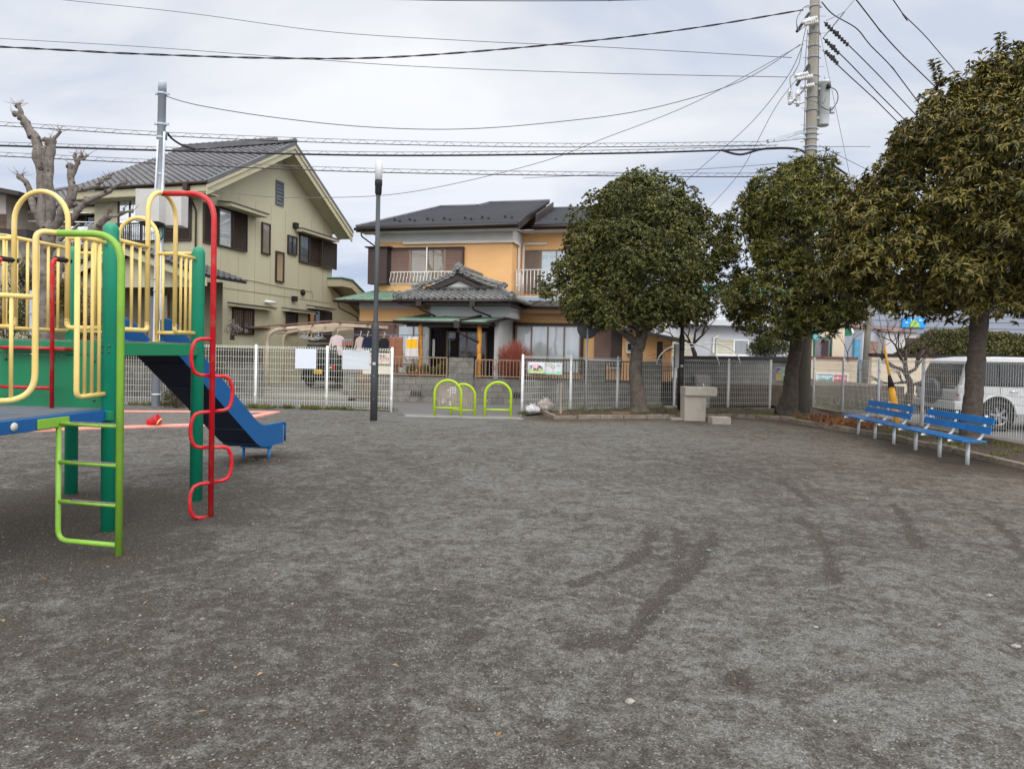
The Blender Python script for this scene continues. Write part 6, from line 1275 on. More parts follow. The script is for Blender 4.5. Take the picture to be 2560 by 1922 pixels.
for sg in (-1,1):
    pts = [U.P(sM,nG+0.16,zq-0.10),U.P(sM+sg*0.75,nG+0.16,zq-0.42),U.P(sM+sg*1.36,nG+0.16,zp+0.44),U.P(sM+sg*1.1,nG+0.16,zp+0.42),U.P(sM+sg*0.6,nG+0.16,zq-0.50),U.P(sM,nG+0.16,zq-0.26)]; mb.prism(pts, U.N*0.05)
mb.prism([U.P(sM-1.0,nG+0.0,zp+0.42),U.P(sM+1.0,nG+0.0,zp+0.42),U.P(sM,nG,zq-0.2)], U.N*0.02); mb.build('gable_board', m_dbr, pro)
mb = MB(); mb.prism([U.P(sM-0.55,nG+0.06,zq-0.52),U.P(sM+0.55,nG+0.06,zq-0.52),U.P(sM,nG+0.06,zq-0.27)], U.N*0.02); mb.build('gable_plaster', m_wallw, pro)
mb = MB(); U.box(mb,sM-0.95,sM+0.95,nG+0.03,nG+0.09,zp+0.38,zp+0.45); mb.build('gable_sill', m_silver, pro)
mb = MB(); gutter(mb,U.P(sA_-0.02,nF+0.10,zp-0.06),U.P(sB_+0.1,nF+0.10,zp-0.06),0.05); gutter(mb,U.P(sB_+0.1,nF+0.1,zp-0.06),U.P(sB_+0.1,0.3,zp-0.06),0.05); U.box(mb,sA_+0.1,sB_-0.1,0.4,nF-0.02,zp-0.17,zp-0.12)
for k in range(14): s_ = sA_+0.15+k*(sB_-sA_-0.3)/13; U.box(mb,s_,s_+0.06,2.2,nF+0.02,zp-0.12,zp-0.05)
for s_, dx in ((3.05,0.35),(4.85,0.45)): mb.box(-0.09,0.09,-0.06,0.06,-0.15,0.0,0,lambda x,y,z: U.P(s_+x,nF+0.10+y,zp-0.08+z)); mb.tube(fillet([U.P(s_,nF+0.1,zp-0.2),U.P(s_,nF+0.05,zp-0.33),U.P(s_+dx,nF-0.45,zp-0.52)],0.08,4),0.032,8)
mb.build('gutter', m_dbr, pro)
# copper canopy on log posts
zc1, zc2 = 2.60, 2.86
cn = seam_roof('canopy', [U.P(2.42,3.55,zc1),U.P(5.42,3.55,zc1-0.02),U.P(5.75,1.7,zc2),U.P(2.75,1.7,zc2+0.02)], 3, m_copper, hh, 0.03)
mb = MB(); gutter(mb,U.P(2.38,3.6,zc1-0.05),U.P(4.6,3.6,zc1-0.06),0.035)
for k in range(8): s_ = 2.6+k*0.39; U.box(mb,s_,s_+0.05,1.8,3.5,zc1-0.12,zc1-0.07,0)
U.box(mb,2.7,5.4,3.16,3.26,zc1-0.20,zc1-0.12); mb.tube([U.P(4.98,2.6,zp-0.5),U.P(4.62,3.58,zc1+0.02)],0.045,8)
mb.box(-0.10,0.10,-0.08,0.08,-0.22,0.0,0,lambda x,y,z: U.P(4.55+x*(1+z),3.68+y,zc1-0.02+z)); mb.tube(fillet([U.P(4.55,3.68,zc1-0.2),U.P(4.6,3.6,zc1-0.4),U.P(5.12,3.3,zc1-0.66)],0.1,4),0.035,8); mb.build('gutter', m_dbr, cn)
m_log = mat('varnished_log', (0.62,0.27,0.045), 0.5, 0.25, 6, dirt=(0.16,0.06,0.02), dirt_s=9, dirt_a=0.9, bump=0.3, bs=20)
for s_ in (3.17,5.13):
    pts = [U.P(s_+0.006*math.sin(k*1.7),3.22,0.72+k*(zc1-0.1-0.72)/11) for k in range(12)]; mb = MB(); mb.tube(pts,[0.080+0.004*math.sin(k*2.3+s_) for k in range(12)],12)
    for k in range(9): z = 0.85+k*0.19; an = k*2.1+s_; mb.lathe(U.P(s_+0.07*math.cos(an),3.22+0.07*math.sin(an)*-1+0.02,z),[(0,-0.03),(0.026,-0.01),(0.014,0.018),(0,0.02)],8,axis=(math.cos(an),-abs(math.sin(an)),0.2))
    mb.build('log_post', m_log, hh)
structure(MB().prism([tuple(p) for p in (D(905,960,23.45).x*Vector((1,0,0))+Vector((0,23.3,0)), Vector((8.0,23.5,0)), Vector((14.5,25.2,0)), Vector((14.5,45,0)), Vector((-9.0,45,0)), Vector((-7.0,30,0)))], (0,0,0.72)).build('house_plot', m_soil))
# ------------------------------------------------------------------ block walls, railings in front of the orange house
m_block = brickmat('concrete_block', (0.225,0.213,0.185), (0.165,0.156,0.136), (0.10,0.094,0.08), 0.40, 0.20, 0.010, 0.93, 0.25, (0.06,0.056,0.048), 0.5)
m_blockd = brickmat('stained_block', (0.15,0.145,0.13), (0.11,0.105,0.095), (0.06,0.057,0.05), 0.40, 0.20, 0.010, 0.95, 0.3, (0.03,0.03,0.028), 0.5)
dW = 23.15
def wx(px, d=dW): return D(px, 960, d).x
zT = 0.75
bw = thing('block_wall', 'grey stained concrete block wall with vent slots below the orange house', 'wall', (wx(980),dW,-0.1))
mb = MB(); mb.box(wx(872),wx(1121),dW,dW+0.15,-0.2,zT); mb.box(wx(1183),wx(1340),dW,dW+0.15,-0.2,zT-0.01); mb.box(wx(1340),wx(1655),dW+0.0,dW+0.15,-0.2,zT-0.06); mb.box(wx(872),wx(1655),dW-0.05,dW-0.002,-0.2,0.06); mb.build('wall', m_block, bw)
MB().box(wx(1121),wx(1183),dW-0.03,dW+0.17,-0.2,1.44).build('pillar', m_block, bw)
MB().box(wx(1462),wx(1512),dW-0.02,dW+0.2,-0.2,1.44).build('pillar', m_block, bw); MB().box(wx(1606),wx(1652),dW-0.02,dW+0.2,-0.2,1.44).build('pillar', m_block, bw)
mb = MB()
for x0 in (1027,1279):
    for k in range(5): x = wx(x0+k*5.8); mb.box(x,x+0.035,dW-0.056,dW-0.051,0.12,0.28,0,lambda a,b,c,x=x: (a+(c-0.12)*0.15,b,c))
mb.build('vent_slot', m_blk, bw)
def railing(label, x0, x1, z0, z1, step=0.115, m=m_bronze, d=dW+0.07):
    t = thing('garden_railing', label, 'railing', (x0,d,z0)); mb = MB()
    mb.box(x0,x1,d-0.025,d+0.025,z1-0.04,z1); mb.box(x0,x1,d-0.02,d+0.02,z0+0.05,z0+0.09); mb.build('rail', m, t)
    n_ = int((x1-x0)/step); mb = MB()
    for k in range(n_+1): x = x0+(x1-x0)*k/n_; mb.box(x-0.011,x+0.011,d-0.011,d+0.011,z0+0.09,z1-0.04)
    mb.build('bar', m, t)
    for x in (x0,x1): MB().box(x-0.025,x+0.025,d-0.024,d+0.024,z0,z1-0.041).build('end_post', m, t)
railing('brown metal railing on the block wall left of the grey pillar', wx(893), wx(1116), zT, 1.44)
railing('brown metal railing on the block wall in front of the red bush', wx(1188), wx(1300), zT, 1.40)
railing('black metal railing on the wall behind the painted posters', wx(1312), wx(1460), zT-0.06, 1.46, 0.10, m_blk)
railing('black metal railing on the wall left of the round tree trunk', wx(1514), wx(1604), zT-0.06, 1.44, 0.10, m_blk)
gt_ = thing('lattice_gate', 'dark folding lattice gate beside the brown black lamp post', 'gate', (wx(1675),dW,-0.1)); mb = MB()
for k in range(9):
    x = wx(1654)+k*0.066
    mb.tube([(x,dW,-0.05),(x,dW,1.42)],0.011,6)
for k in range(8):
    x = wx(1654)+k*0.066
    for z in (0.15,0.6,1.1): mb.tube([(x,dW-0.01,z),(x+0.033,dW-0.01,z+0.12),(x+0.066,dW-0.01,z)],0.008,5); mb.tube([(x,dW-0.01,z+0.24),(x+0.033,dW-0.01,z+0.12),(x+0.066,dW-0.01,z+0.24)],0.008,5)
mb.build('lattice', m_blk, gt_)
w2_ = thing('block_wall', 'tall dark stained block wall with black coping behind the fountain fence', 'wall', (wx(1850,24.5),24.5,-0.1))
mb = MB(); mb.hexa([(wx(1697,23.3),23.3,-.2),(wx(2012,26.5),26.5,-.2),(wx(2012,26.5),26.7,-.2),(wx(1697,23.3),23.5,-.2),(wx(1697,23.3),23.3,1.45),(wx(2012,26.5),26.5,1.55),(wx(2012,26.5),26.7,1.55),(wx(1697,23.3),23.5,1.45)]); mb.build('wall', m_blockd, w2_)
mb = MB(); mb.hexa([(wx(1696,23.3),23.22,1.452),(wx(2013,26.5),26.42,1.552),(wx(2013,26.5),26.78,1.552),(wx(1696,23.3),23.58,1.452),(wx(1696,23.3),23.22,1.66),(wx(2013,26.5),26.42,1.74),(wx(2013,26.5),26.78,1.74),(wx(1696,23.3),23.58,1.66)]); mb.build('coping', m_blk, w2_)
mb = MB(); a = D(1745,940,23.6); mb.box(a.x-0.12,a.x+0.35,23.3,23.75,-0.1,1.0); tag(mb.build('gate_pillar', m_conc, bevel=0.01), 'pale concrete stub pillar in front of the tall dark block wall', 'pillar')
# olive house garden wall with boards
w3_ = thing('garden_wall', 'grey block wall topped with dark boards below the olive house, behind the slide', 'wall', (wx(450),dW,-0.1))
mb = MB(); mb.box(wx(-250),wx(655),dW,dW+0.15,-0.2,1.05); mb.build('wall', m_blockd, w3_)
mb = MB(); x = wx(-250)
while x < wx(655)-0.1: mb.box(x,x+0.135,dW+0.04,dW+0.07,1.051,1.60+random.uniform(-0.004,0.004)); x += 0.15
mb.box(wx(-250),wx(655),dW+0.071,dW+0.11,1.3,1.36); mb.build('boards', mat('dark_boards', (0.035,0.028,0.024), 0.85, 0.35, 3, streak=True), w3_)
# stone pillar by the gravel lot
mb = MB(); mb.box(wx(890,23.0),wx(934,23.0),22.95,23.6,-0.2,1.0); tag(mb.build('stone_pillar', brickmat('brown_stone', (0.22,0.15,0.09), (0.13,0.11,0.09), (0.06,0.055,0.05), 0.5, 0.28, 0.02, 0.95, 0.3, (0.09,0.08,0.07))), 'brown and grey stone pillar at the edge of the gravel lot', 'pillar')
mb = MB(); a = D(868,865,23.4); b = D(930,872,23.4); mb.box(a.x-0.3,b.x,24.1,24.3,-0.1,1.62); tag(mb.build('block_wall', m_block), 'short grey block wall beside the parked black car', 'wall')
# ------------------------------------------------------------------ carport and laundry
cpt_ = thing('carport', 'beige and brown carport frame with corrugated edge over the black car', 'carport', tuple(D(700,960,27)))
m_cpb = mat('carport_beige', (0.62,0.50,0.37), 0.6, 0.1, 3, dirt=(0.3,0.2,0.13), dirt_s=2, dirt_a=0.6); m_cpr = mat('carport_brown', (0.20,0.115,0.085), 0.6, 0.15, 3)
xa_, xm2, xb2 = D(634,818,26.5).x, D(826,804,26.5).x, D(984,811,26.5).x; za_, zm_, zb3 = D(634,820,26.5).z, D(826,804,26.5).z, D(984,812,26.5).z
def croof(x): return float(np.interp(x,[xa_,xm2,xb2],[za_,zm_,zb3]))
for dd in (27.0,28.8,30.6):
    x0 = xa_+0.35; MB().tube(fillet([Vector((x0,dd,0.0)),Vector((x0,dd,croof(x0)-0.12)),Vector((x0+1.2,dd,croof(x0+1.2)-0.10))],0.5,8),0.08,8).build('post', m_cpb, cpt_)
    MB().bar(Vector((x0+1.1,dd,croof(x0+1.1)-0.10)),Vector((xm2,dd,zm_-0.09)),0.08,0.13).build('beam', m_cpb, cpt_); MB().bar(Vector((xm2,dd,zm_-0.09)),Vector((xb2-0.3,dd,zb3-0.09)),0.08,0.12).build('beam', m_cpb, cpt_)
mb = MB()
for t_ in (0.0,0.2,0.4,0.6,0.8,1.0):
    x = xa_+(xb2-xa_)*t_; mb.bar(Vector((x,26.5,croof(x)-0.02)),Vector((x,31.0,croof(x)-0.02)),0.06,0.04)
mb.build('purlin', m_cpr, cpt_)
mb = MB(); mb.hexa([(xa_-0.15,26.4,croof(xa_)-0.01),(xa_+0.15,26.4,croof(xa_+.2)),(xa_+0.15,31.1,croof(xa_+.2)),(xa_-0.15,31.1,croof(xa_)-0.01),(xa_-0.15,26.4,croof(xa_)+0.03),(xa_+0.15,26.4,croof(xa_+.2)+0.04),(xa_+0.15,31.1,croof(xa_+.2)+0.04),(xa_-0.15,31.1,croof(xa_)+0.03)]); mb.bar((xa_,26.42,za_+0.02),(xm2,26.42,zm_+0.02),0.07,0.06); mb.bar((xm2,26.42,zm_+0.02),(xb2,26.42,zb3+0.02),0.07,0.06); mb.build('roof_edge', m_cpr, cpt_)
def garment(kind, label, px, py, w, h, m, d=23.75, m2=None):
    c = D(px, py, d); t = thing(kind, label, 'laundry', tuple(c), 'laundry hanging outdoors'); mb = MB()
    if kind == 'towel': pts = [(-w/2,0),(w/2,0),(w/2,-h),(-w/2,-h)]
    else: pts = [(-w*0.12,0),(w*0.12,0),(w*0.36,-h*0.12),(w*0.5,-h*0.62),(w*0.38,-h*0.66),(w*0.30,-h*0.35),(w*0.31,-h),(-w*0.31,-h),(-w*0.30,-h*0.35),(-w*0.38,-h*0.66),(-w*0.5,-h*0.62),(-w*0.36,-h*0.12)]
    if kind == 'towel':
        nx_, ny_ = 14, 10; vs = []
        for j in range(ny_+1):
            for i in range(nx_+1): x = -w/2+w*i/nx_; z = -h*j/ny_; vs.append((c.x+x*(1-0.04*math.sin(j*0.5)), c.y+0.03*math.sin(i*0.9+j*0.15)+0.015*math.sin(i*2.1), c.z+z-0.02*math.sin(i*0.5)*j/ny_))
        mb.add(vs,[(j*(nx_+1)+i,j*(nx_+1)+i+1,(j+1)*(nx_+1)+i+1,(j+1)*(nx_+1)+i) for j in range(ny_) for i in range(nx_)],0,True)
        o = mb.build('cloth', [m, m2 or m], t, fix=False)
        if m2:
            for j in range(ny_):
                for i in range(nx_):
                    if 0 < j < 5 and 0 < i < nx_-1: o.data.polygons[j*nx_+i].material_index = 1
        sm_ = o.modifiers.new('s','SOLIDIFY'); sm_.thickness = 0.012
        mb = MB(); 
        for s in (-0.35,0.0,0.4): mb.box(c.x+s*w-0.012,c.x+s*w+0.012,c.y-0.03,c.y+0.03,c.z-0.04,c.z+0.05)
        mb.build('clothes_peg', mat('peg_blue', (0.15,0.3,0.6), 0.5), t)
    else:
        mb.prism([(c.x+a,c.y+0.02*math.sin(a*9),c.z+b) for a,b in pts], (0,0.05,0)); o = mb.build('cloth', m, t, fix=False, bevel=0.015)
        MB().tube([(c.x-w*0.3,c.y+0.02,c.z-0.07),(c.x,c.y+0.02,c.z+0.03),(c.x+0.0,c.y+0.02,c.z+0.12),(c.x+0.04,c.y+0.02,c.z+0.17),(c.x,c.y+0.02,c.z+0.2)],0.008,5).build('hanger', m_white, t)
    return t
garment('shirt','pale pink shirt hanging under the carport',843,838,0.66,0.75,mat('cloth_pink',(0.58,0.47,0.46),0.9,0.08,5,bump=0.3,bs=12),25.5)
garment('shirt','beige grey top hanging left of the lamp post',901,842,0.42,0.62,mat('cloth_beige',(0.42,0.35,0.31),0.9,0.08,5,bump=0.3,bs=12))
garment('shirt','navy blue top hanging close left of the lamp post',919,842,0.42,0.62,mat('cloth_navy',(0.008,0.012,0.035),0.9,0.1,5,bump=0.3,bs=12))
garment('shirt','black top hanging right of the lamp post',960,845,0.46,0.66,mat('cloth_black',(0.008,0.008,0.012),0.9,0.1,5,bump=0.3,bs=12))
garment('towel','brown towel pegged over the line right of the lamp post',990.5,842,0.50,1.05,mat('cloth_brown',(0.26,0.115,0.065),0.95,0.12,6,bump=0.4,bs=25))
garment('towel','white towel with a bright yellow band pegged beside the log post',1030,842,0.46,0.80,mat('cloth_white',(0.62,0.58,0.56),0.95,0.06,6,bump=0.4,bs=25),23.75,mat('cloth_yellow',(0.80,0.44,0.02),0.95,0.06,6))
a = D(868,850,25.4); t = thing('peg_hanger','small round peg hanger with orange and white socks','laundry',tuple(a),'laundry hanging outdoors')
mb = MB(); mb.tube([(a.x-0.2,a.y,a.z),(a.x+0.2,a.y,a.z)],0.02,6); mb.build('frame', MATS['peg_blue'], t)
mb = MB()
for k in range(6): x = a.x-0.18+k*0.07; mb.box(x,x+0.05,a.y-0.02,a.y+0.02,a.z-0.20-0.05*(k%2),a.z-0.03)
mb.build('sock', mat('cloth_orange', (0.35,0.17,0.12), 0.9, 0.4, 9), t)
mb = MB(); 
for k in range(6): 
    a = D(760+k*9,840+((k*37)%7),25.6); mb.tube([a+Vector((-0.16,0,-0.06)),a+Vector((0,0,0.03)),a+Vector((0.16,0,-0.06)),a+Vector((-0.16,0,-0.06))],0.009,5); mb.tube([a+Vector((0,0,0.03)),a+Vector((0,0,0.14))],0.008,5)
tag(mb.build('clothes_hanger', m_white, fix=False), 'cluster of empty white clothes hangers under the carport', 'hanger')
mb = MB(); mb.tube([D(690,834,25.6),D(880,836,25.6),D(932,838,24.2)],0.012,6); mb.tube([D(880,838,23.78),D(1062,838,23.78)],0.014,6); tag(mb.build('clothes_line', m_wireg, fix=False), 'thin clothes line running from the carport past the lamp post', 'line')
# laundry on the olive balcony
for k,(px,py,w,h,cl,lb) in enumerate(((190,567,0.9,0.55,(0.62,0.64,0.68),'white patterned bundle hanging on the left balcony of the olive house'),(208,577,0.5,0.5,(0.5,0.52,0.6),'pale grey striped cloth hanging on the left olive balcony'),(228,560,0.5,0.9,(0.22,0.21,0.19),'grey garment on the left olive balcony'),(262,568,0.5,0.7,(0.12,0.03,0.03),'dark red garment at the right end of the left olive balcony'))):
    garment('towel',lb,px,py,w,h,mat('cloth_bal_%d'%k,cl,0.9,0.25,9),24.6)
# ------------------------------------------------------------------ cars
m_chrome = mat('chrome', (0.6,0.6,0.62), 0.15, 0.03, 3, metal=0.9); m_rim = mat('alloy_rim', (0.27,0.27,0.28), 0.35, 0.08, 5, metal=0.6)
m_tint = mat('tinted_glass', (0.018,0.019,0.022), 0.18, 0.1, 2, spec=0.35)
m_tyre = mat('tyre', (0.018,0.018,0.018), 0.85, 0.2, 9, bump=0.3); m_pla = mat('black_plastic', (0.014,0.014,0.016), 0.7, 0.1, 6, spec=0.2)
m_tail = mat('tail_light_red', (0.35,0.01,0.012), 0.2, 0.1, 9); m_clear = mat('lamp_clear', (0.45,0.45,0.47), 0.15, 0.25, 20)
def wheel(root, c, r, w, axis):
    ax = Vector(axis).normalized(); t = MB().lathe(c,[(r*0.62,-w/2),(r*0.9,-w/2),(r,-w*0.35),(r,w*0.35),(r*0.9,w/2),(r*0.62,w/2),(r*0.6,0)],36,axis=ax,caps=False).build('wheel', m_tyre, root)
    mb = MB(); mb.lathe(c,[(r*0.63,w*0.44),(r*0.58,w*0.47),(r*0.56,w*0.30)],32,axis=ax,caps=False); mb.lathe(c,[(0,w*0.42),(r*0.12,w*0.42),(r*0.14,w*0.30)],16,axis=ax,caps=False)
    a = ax.orthogonal().normalized(); b = ax.cross(a)
    for k in range(6):
        an = k*math.pi/3; d = a*math.cos(an)+b*math.sin(an); mb.bar(Vector(c)+ax*w*0.36+d*r*0.1, Vector(c)+ax*w*0.36+d*r*0.6, r*0.17, w*0.10, 0, ax)
    mb.lathe(c,[(0,w*0.05),(r*0.58,w*0.05)],24,1,axis=ax); mb.build('rim', [m_rim, m_blk], t)
def carbody(T, prof, W, belt, taper, inset=0.05):
    """prof: side outline (x,z); loft across the width with rounded sides; upper part leans in above the belt"""
    mb = MB(); n = len(prof); st = [(-1,0.90,0.06),(-0.985,0.955,0.02),(-0.93,1.0,0.0),(0.93,1.0,0.0),(0.985,0.955,0.02),(1,0.90,0.06)]
    xc = sum(p[0] for p in prof)/n; zc = 0.85
    vs = []
    for (f, sc_i, _) in st:
        for (x, z) in prof:
            ins = (1-sc_i)*1.0; xx = xc+(x-xc)*(1-ins*0.16); zz = zc+(z-zc)*(1-ins*0.35)
            hw_ = W/2 - max(0, z-belt)*taper; vs.append(T(xx, f*hw_, zz))
    ns = len(st)
    fs = []; 
    for i in range(ns-1):
        for k in range(n): k2 = (k+1) % n; fs.append((i*n+k, i*n+k2, (i+1)*n+k2, (i+1)*n+k))
    mb.add(vs, fs, 0, False); mb.f.append(tuple(range(n))); mb.mi.append(0); mb.sm.append(False); mb.f.append(tuple((ns-1)*n+k for k in range(n))); mb.mi.append(0); mb.sm.append(False)
    return mb
# white off-road wagon, tail to the left
cx0, cy0, cz0 = 11.42, 18.35, -0.08
ct = thing('parked_car', 'white off-road wagon with dark rear glass behind the right fence', 'car', (cx0+2.3,cy0,cz0))
def TS(x, y, z): return Vector((cx0+x, cy0+y, cz0+z))
m_cw = mat('car_white', (0.50,0.505,0.50), 0.22, 0.03, 2, spec=0.6)
prof = [(0.10,0.42),(0.02,0.55),(0.0,0.95),(0.05,1.10),(0.28,1.74),(0.42,1.82),(1.0,1.88),(2.2,1.88),(2.75,1.83),(3.35,1.20),(3.6,1.12),(4.5,1.02),(4.62,0.85),(4.62,0.5),(4.5,0.38),(0.8,0.38)]
bo = carbody(TS, prof, 1.86, 1.08, 0.20).build('body', m_cw, ct, bevel=0.03)
sy = -0.93
def SP(x, z, o=0.0): return TS(x, sy-o+max(0,z-1.08)*0.20, z)
def sidepanel(name, pts, m, o, root, th=0.02):
    mb = MB(); mb.prism([SP(x,z,o) for x,z in pts], (0,th,0)); return mb.build(name, m, root)
gw_ = sidepanel('side_window', [(0.42,1.17),(0.52,1.66),(1.02,1.70),(1.02,1.17)], m_tint, 0.014, ct); sidepanel('side_window', [(1.08,1.17),(1.08,1.70),(1.95,1.71),(1.95,1.17)], m_tint, 0.014, ct); sidepanel('side_window', [(2.03,1.17),(2.03,1.71),(2.60,1.68),(3.05,1.22),(3.05,1.17)], m_tint, 0.014, ct)
for x0,x1 in ((0.44,1.0),(1.1,1.93),(2.05,2.95)): pass
mb = MB(); mb.prism([SP(0.36,1.12,0.006),SP(0.47,1.73,0.006),SP(2.65,1.76,0.006),SP(3.12,1.20,0.006),SP(3.12,1.12,0.006)],(0,0.03,0)); mb.build('window_trim', m_pla, ct)
# rear: glass, door, lamp, bumper, spare cover, plate
def RP(y, z, o=0.0):
    x = np.interp(z,[0.42,0.55,0.95,1.10,1.74],[0.10,0.02,0.0,0.05,0.28]); hw_ = 1-0.18*max(0,z-1.08)/0.93; return TS(x-o, y*hw_, z)
def rearpanel(name, pts, m, o, root, th=0.02): mb = MB(); mb.prism([RP(y,z,o) for y,z in pts], (th,0,0)); return mb.build(name, m, root)
rearpanel('rear_window', [(-0.80,1.12),(0.80,1.10),(0.80,1.68),(-0.80,1.68)], m_tint, 0.024, ct); rearpanel('rear_glass_backing', [(-0.78,1.14),(0.78,1.12),(0.78,1.66),(-0.78,1.66)], m_pla, 0.012, ct, 0.03)
rearpanel('dark_rear_panel', [(-0.72,0.60),(0.90,0.60),(0.90,1.08),(-0.72,1.08)], m_pla, 0.015, ct)  # dark panel laid over the lower rear face
MB().lathe(TS(-0.02,0.05,0.93),[(0,-0.02),(0.30,-0.02),(0.34,0.03),(0.34,0.14),(0.30,0.18),(0,0.19)],28,axis=(-1,0,0.05)).build('spare_wheel_cover', mat('cover_dark',(0.05,0.052,0.058),0.35,0.1,3), ct)
pm_ = rearpanel('number_plate', [(0.32,0.70),(0.66,0.70),(0.66,0.88),(0.32,0.88)], mat('plate_white',(0.7,0.72,0.72),0.4), 0.05, ct)
for sg in (-1,1):
    mb = MB(); mb.box(-0.015,0.22,-0.012 if sg<0 else -0.06,0.06 if sg<0 else 0.012,0,0.30,0,lambda x,y,z: TS(x,sg*0.905+y,0.82+z)); tl = mb.build('tail_light', m_clear, ct, bevel=0.01)
    mb = MB(); mb.box(-0.02,0.14,-0.014 if sg<0 else -0.05,0.05 if sg<0 else 0.014,0,0.05,0,lambda x,y,z: TS(x,sg*0.908+y,0.86+z)); mb.build('red_lens', m_tail, tl, bevel=0.005)
mb = MB(); mb.box(-0.10,0.30,-0.94,0.94,0.50,0.72,0,TS); mb.build('bumper', m_cw, ct, bevel=0.03); mb = MB(); mb.box(-0.06,0.28,-0.93,0.93,0.34,0.50,0,TS); mb.build('lower_bumper', m_pla, ct, bevel=0.02)
for x in (0.98,3.72):
    for sg in (-1,1):
        mb = MB(); c = TS(x,sg*0.935,0.40); ax = Vector((0,sg,0)); mb.lathe(c,[(0,-0.04),(0.47,-0.04),(0.47,0.004),(0,0.004)],36,axis=ax); mb.build('wheel_arch', m_pla, ct)
        mb = MB(); pts = [c+Vector((0.49*math.cos(q),sg*0.012,0.49*math.sin(q))) for q in np.linspace(R(-15),R(195),26)]; mb.tube(pts,0.035,8); mb.build('arch_flare', m_cw, ct)
        wheel(ct, TS(x,sg*0.90,0.37), 0.385, 0.25, (0,sg,0))
mb = MB(); mb.box(1.45,3.2,-1.03,-0.90,0.36,0.42,0,TS); mb.build('side_step', m_rim, ct)
for x in (1.30,2.15):
    mb = MB(); mb.tube([TS(x,-0.95,1.0),TS(x+0.03,-0.975,1.0),TS(x+0.19,-0.975,1.0),TS(x+0.22,-0.95,1.0)],0.018,8); mb.build('door_handle', m_chrome, ct)
mb = MB()
for x in (1.05,2.0,3.0): mb.box(x,x+0.012,-0.934,-0.925,0.45,1.1,0,TS)
mb.build('door_gap', m_pla, ct)
mb = MB(); mb.lathe(TS(0.10,-0.5,1.20),[(0,0),(0.06,0),(0.06,0.004),(0,0.004)],16,axis=(-1,0,0.35)); mb.lathe(TS(0.11,-0.64,1.20),[(0,0),(0.055,0),(0.055,0.004),(0,0.004)],16,axis=(-1,0,0.35)); mb.build('window_sticker', mat('sticker_blue',(0.5,0.58,0.66),0.4,0.3,30), ct)
mb = MB(); mb.box(0.9,2.4,-0.62,-0.58,1.885,1.92,0,TS); mb.box(0.9,2.4,0.58,0.62,1.885,1.92,0,TS); mb.build('roof_rail', m_pla, ct)
# black small van, tail towards the camera
m_cb = mat('car_black', (0.012,0.012,0.016), 0.15, 0.1, 2, spec=0.6)
p = D(795,968,25.5); yaw = R(72); kt = thing('parked_car', 'small black car with yellow number plate under the carport', 'car', (p.x,p.y,0.2))
cK, sK = math.cos(yaw), math.sin(yaw)
def TK(x, y, z): return Vector((p.x+x*cK-y*sK, p.y+x*sK+y*cK, 0.2+z))
prof = [(0.05,0.30),(0.0,0.5),(0.02,0.95),(0.10,1.45),(0.2,1.6),(1.2,1.68),(2.1,1.63),(2.75,1.10),(3.3,0.95),(3.39,0.7),(3.39,0.35)]
carbody(TK, prof, 1.48, 0.95, 0.16).build('body', m_cb, kt, bevel=0.03)
mb = MB(); mb.prism([TK(0.0,-0.55,0.98),TK(0.0,0.55,0.98),TK(0.09,0.50,1.46),TK(0.09,-0.50,1.46)],TK(-0.012,0,0)-TK(0,0,0)); mb.build('rear_window', m_tint, kt)
for y_, x0, x1 in ((-0.745,0.35,1.25),(-0.745,1.35,2.15)): mb = MB(); mb.prism([TK(x0,y_-0.004,0.98),TK(x1,y_-0.004,0.98),TK(x1-0.02,y_+0.085,1.5),TK(x0+0.05,y_+0.085,1.5)],TK(0,0.012,0)-TK(0,0,0)); mb.build('side_window', m_tint, kt)
for sg in (-1,1):
    tl = MB().box(-0.02,0.05,0,0.13,0,0.17,0,lambda x,y,z: TK(x,sg*0.72-(0.13 if sg>0 else 0)+y,0.68+z)).build('tail_light', m_tail, kt)
    MB().box(-0.025,0.05,0,0.10,0,0.06,0,lambda x,y,z: TK(x,sg*0.58-(0.10 if sg>0 else 0)+y,0.72+z)).build('reverse_light', m_clear, kt)
    for x in (0.45,2.75): wheel(kt, TK(x,sg*0.66,0.27), 0.28, 0.16, tuple(TK(0,sg,0)-TK(0,0,0)))
pk = MB().box(-0.035,-0.02,-0.17,0.17,0.50,0.665,0,TK).build('number_plate', mat('plate_yellow',(0.72,0.46,0.01),0.45), kt)
mb = MB(); mb.box(-0.06,0.10,-0.72,0.72,0.25,0.46,0,TK); mb.build('bumper', m_cb, kt, bevel=0.03)
text('50 す', m_ink, 0,0,0, 0.045, pk); text('47-23', m_ink, 0,0,0, 0.095, pk, 'numbers')
for o in pk.children:
    zz = 0.64 if o.name.startswith('lettering') else 0.56; w_p = TK(-0.037,0,zz); o.location = w_p-Vector(kt.location)-Vector(pk.location); o.rotation_euler = (R(90),0,yaw-R(90))
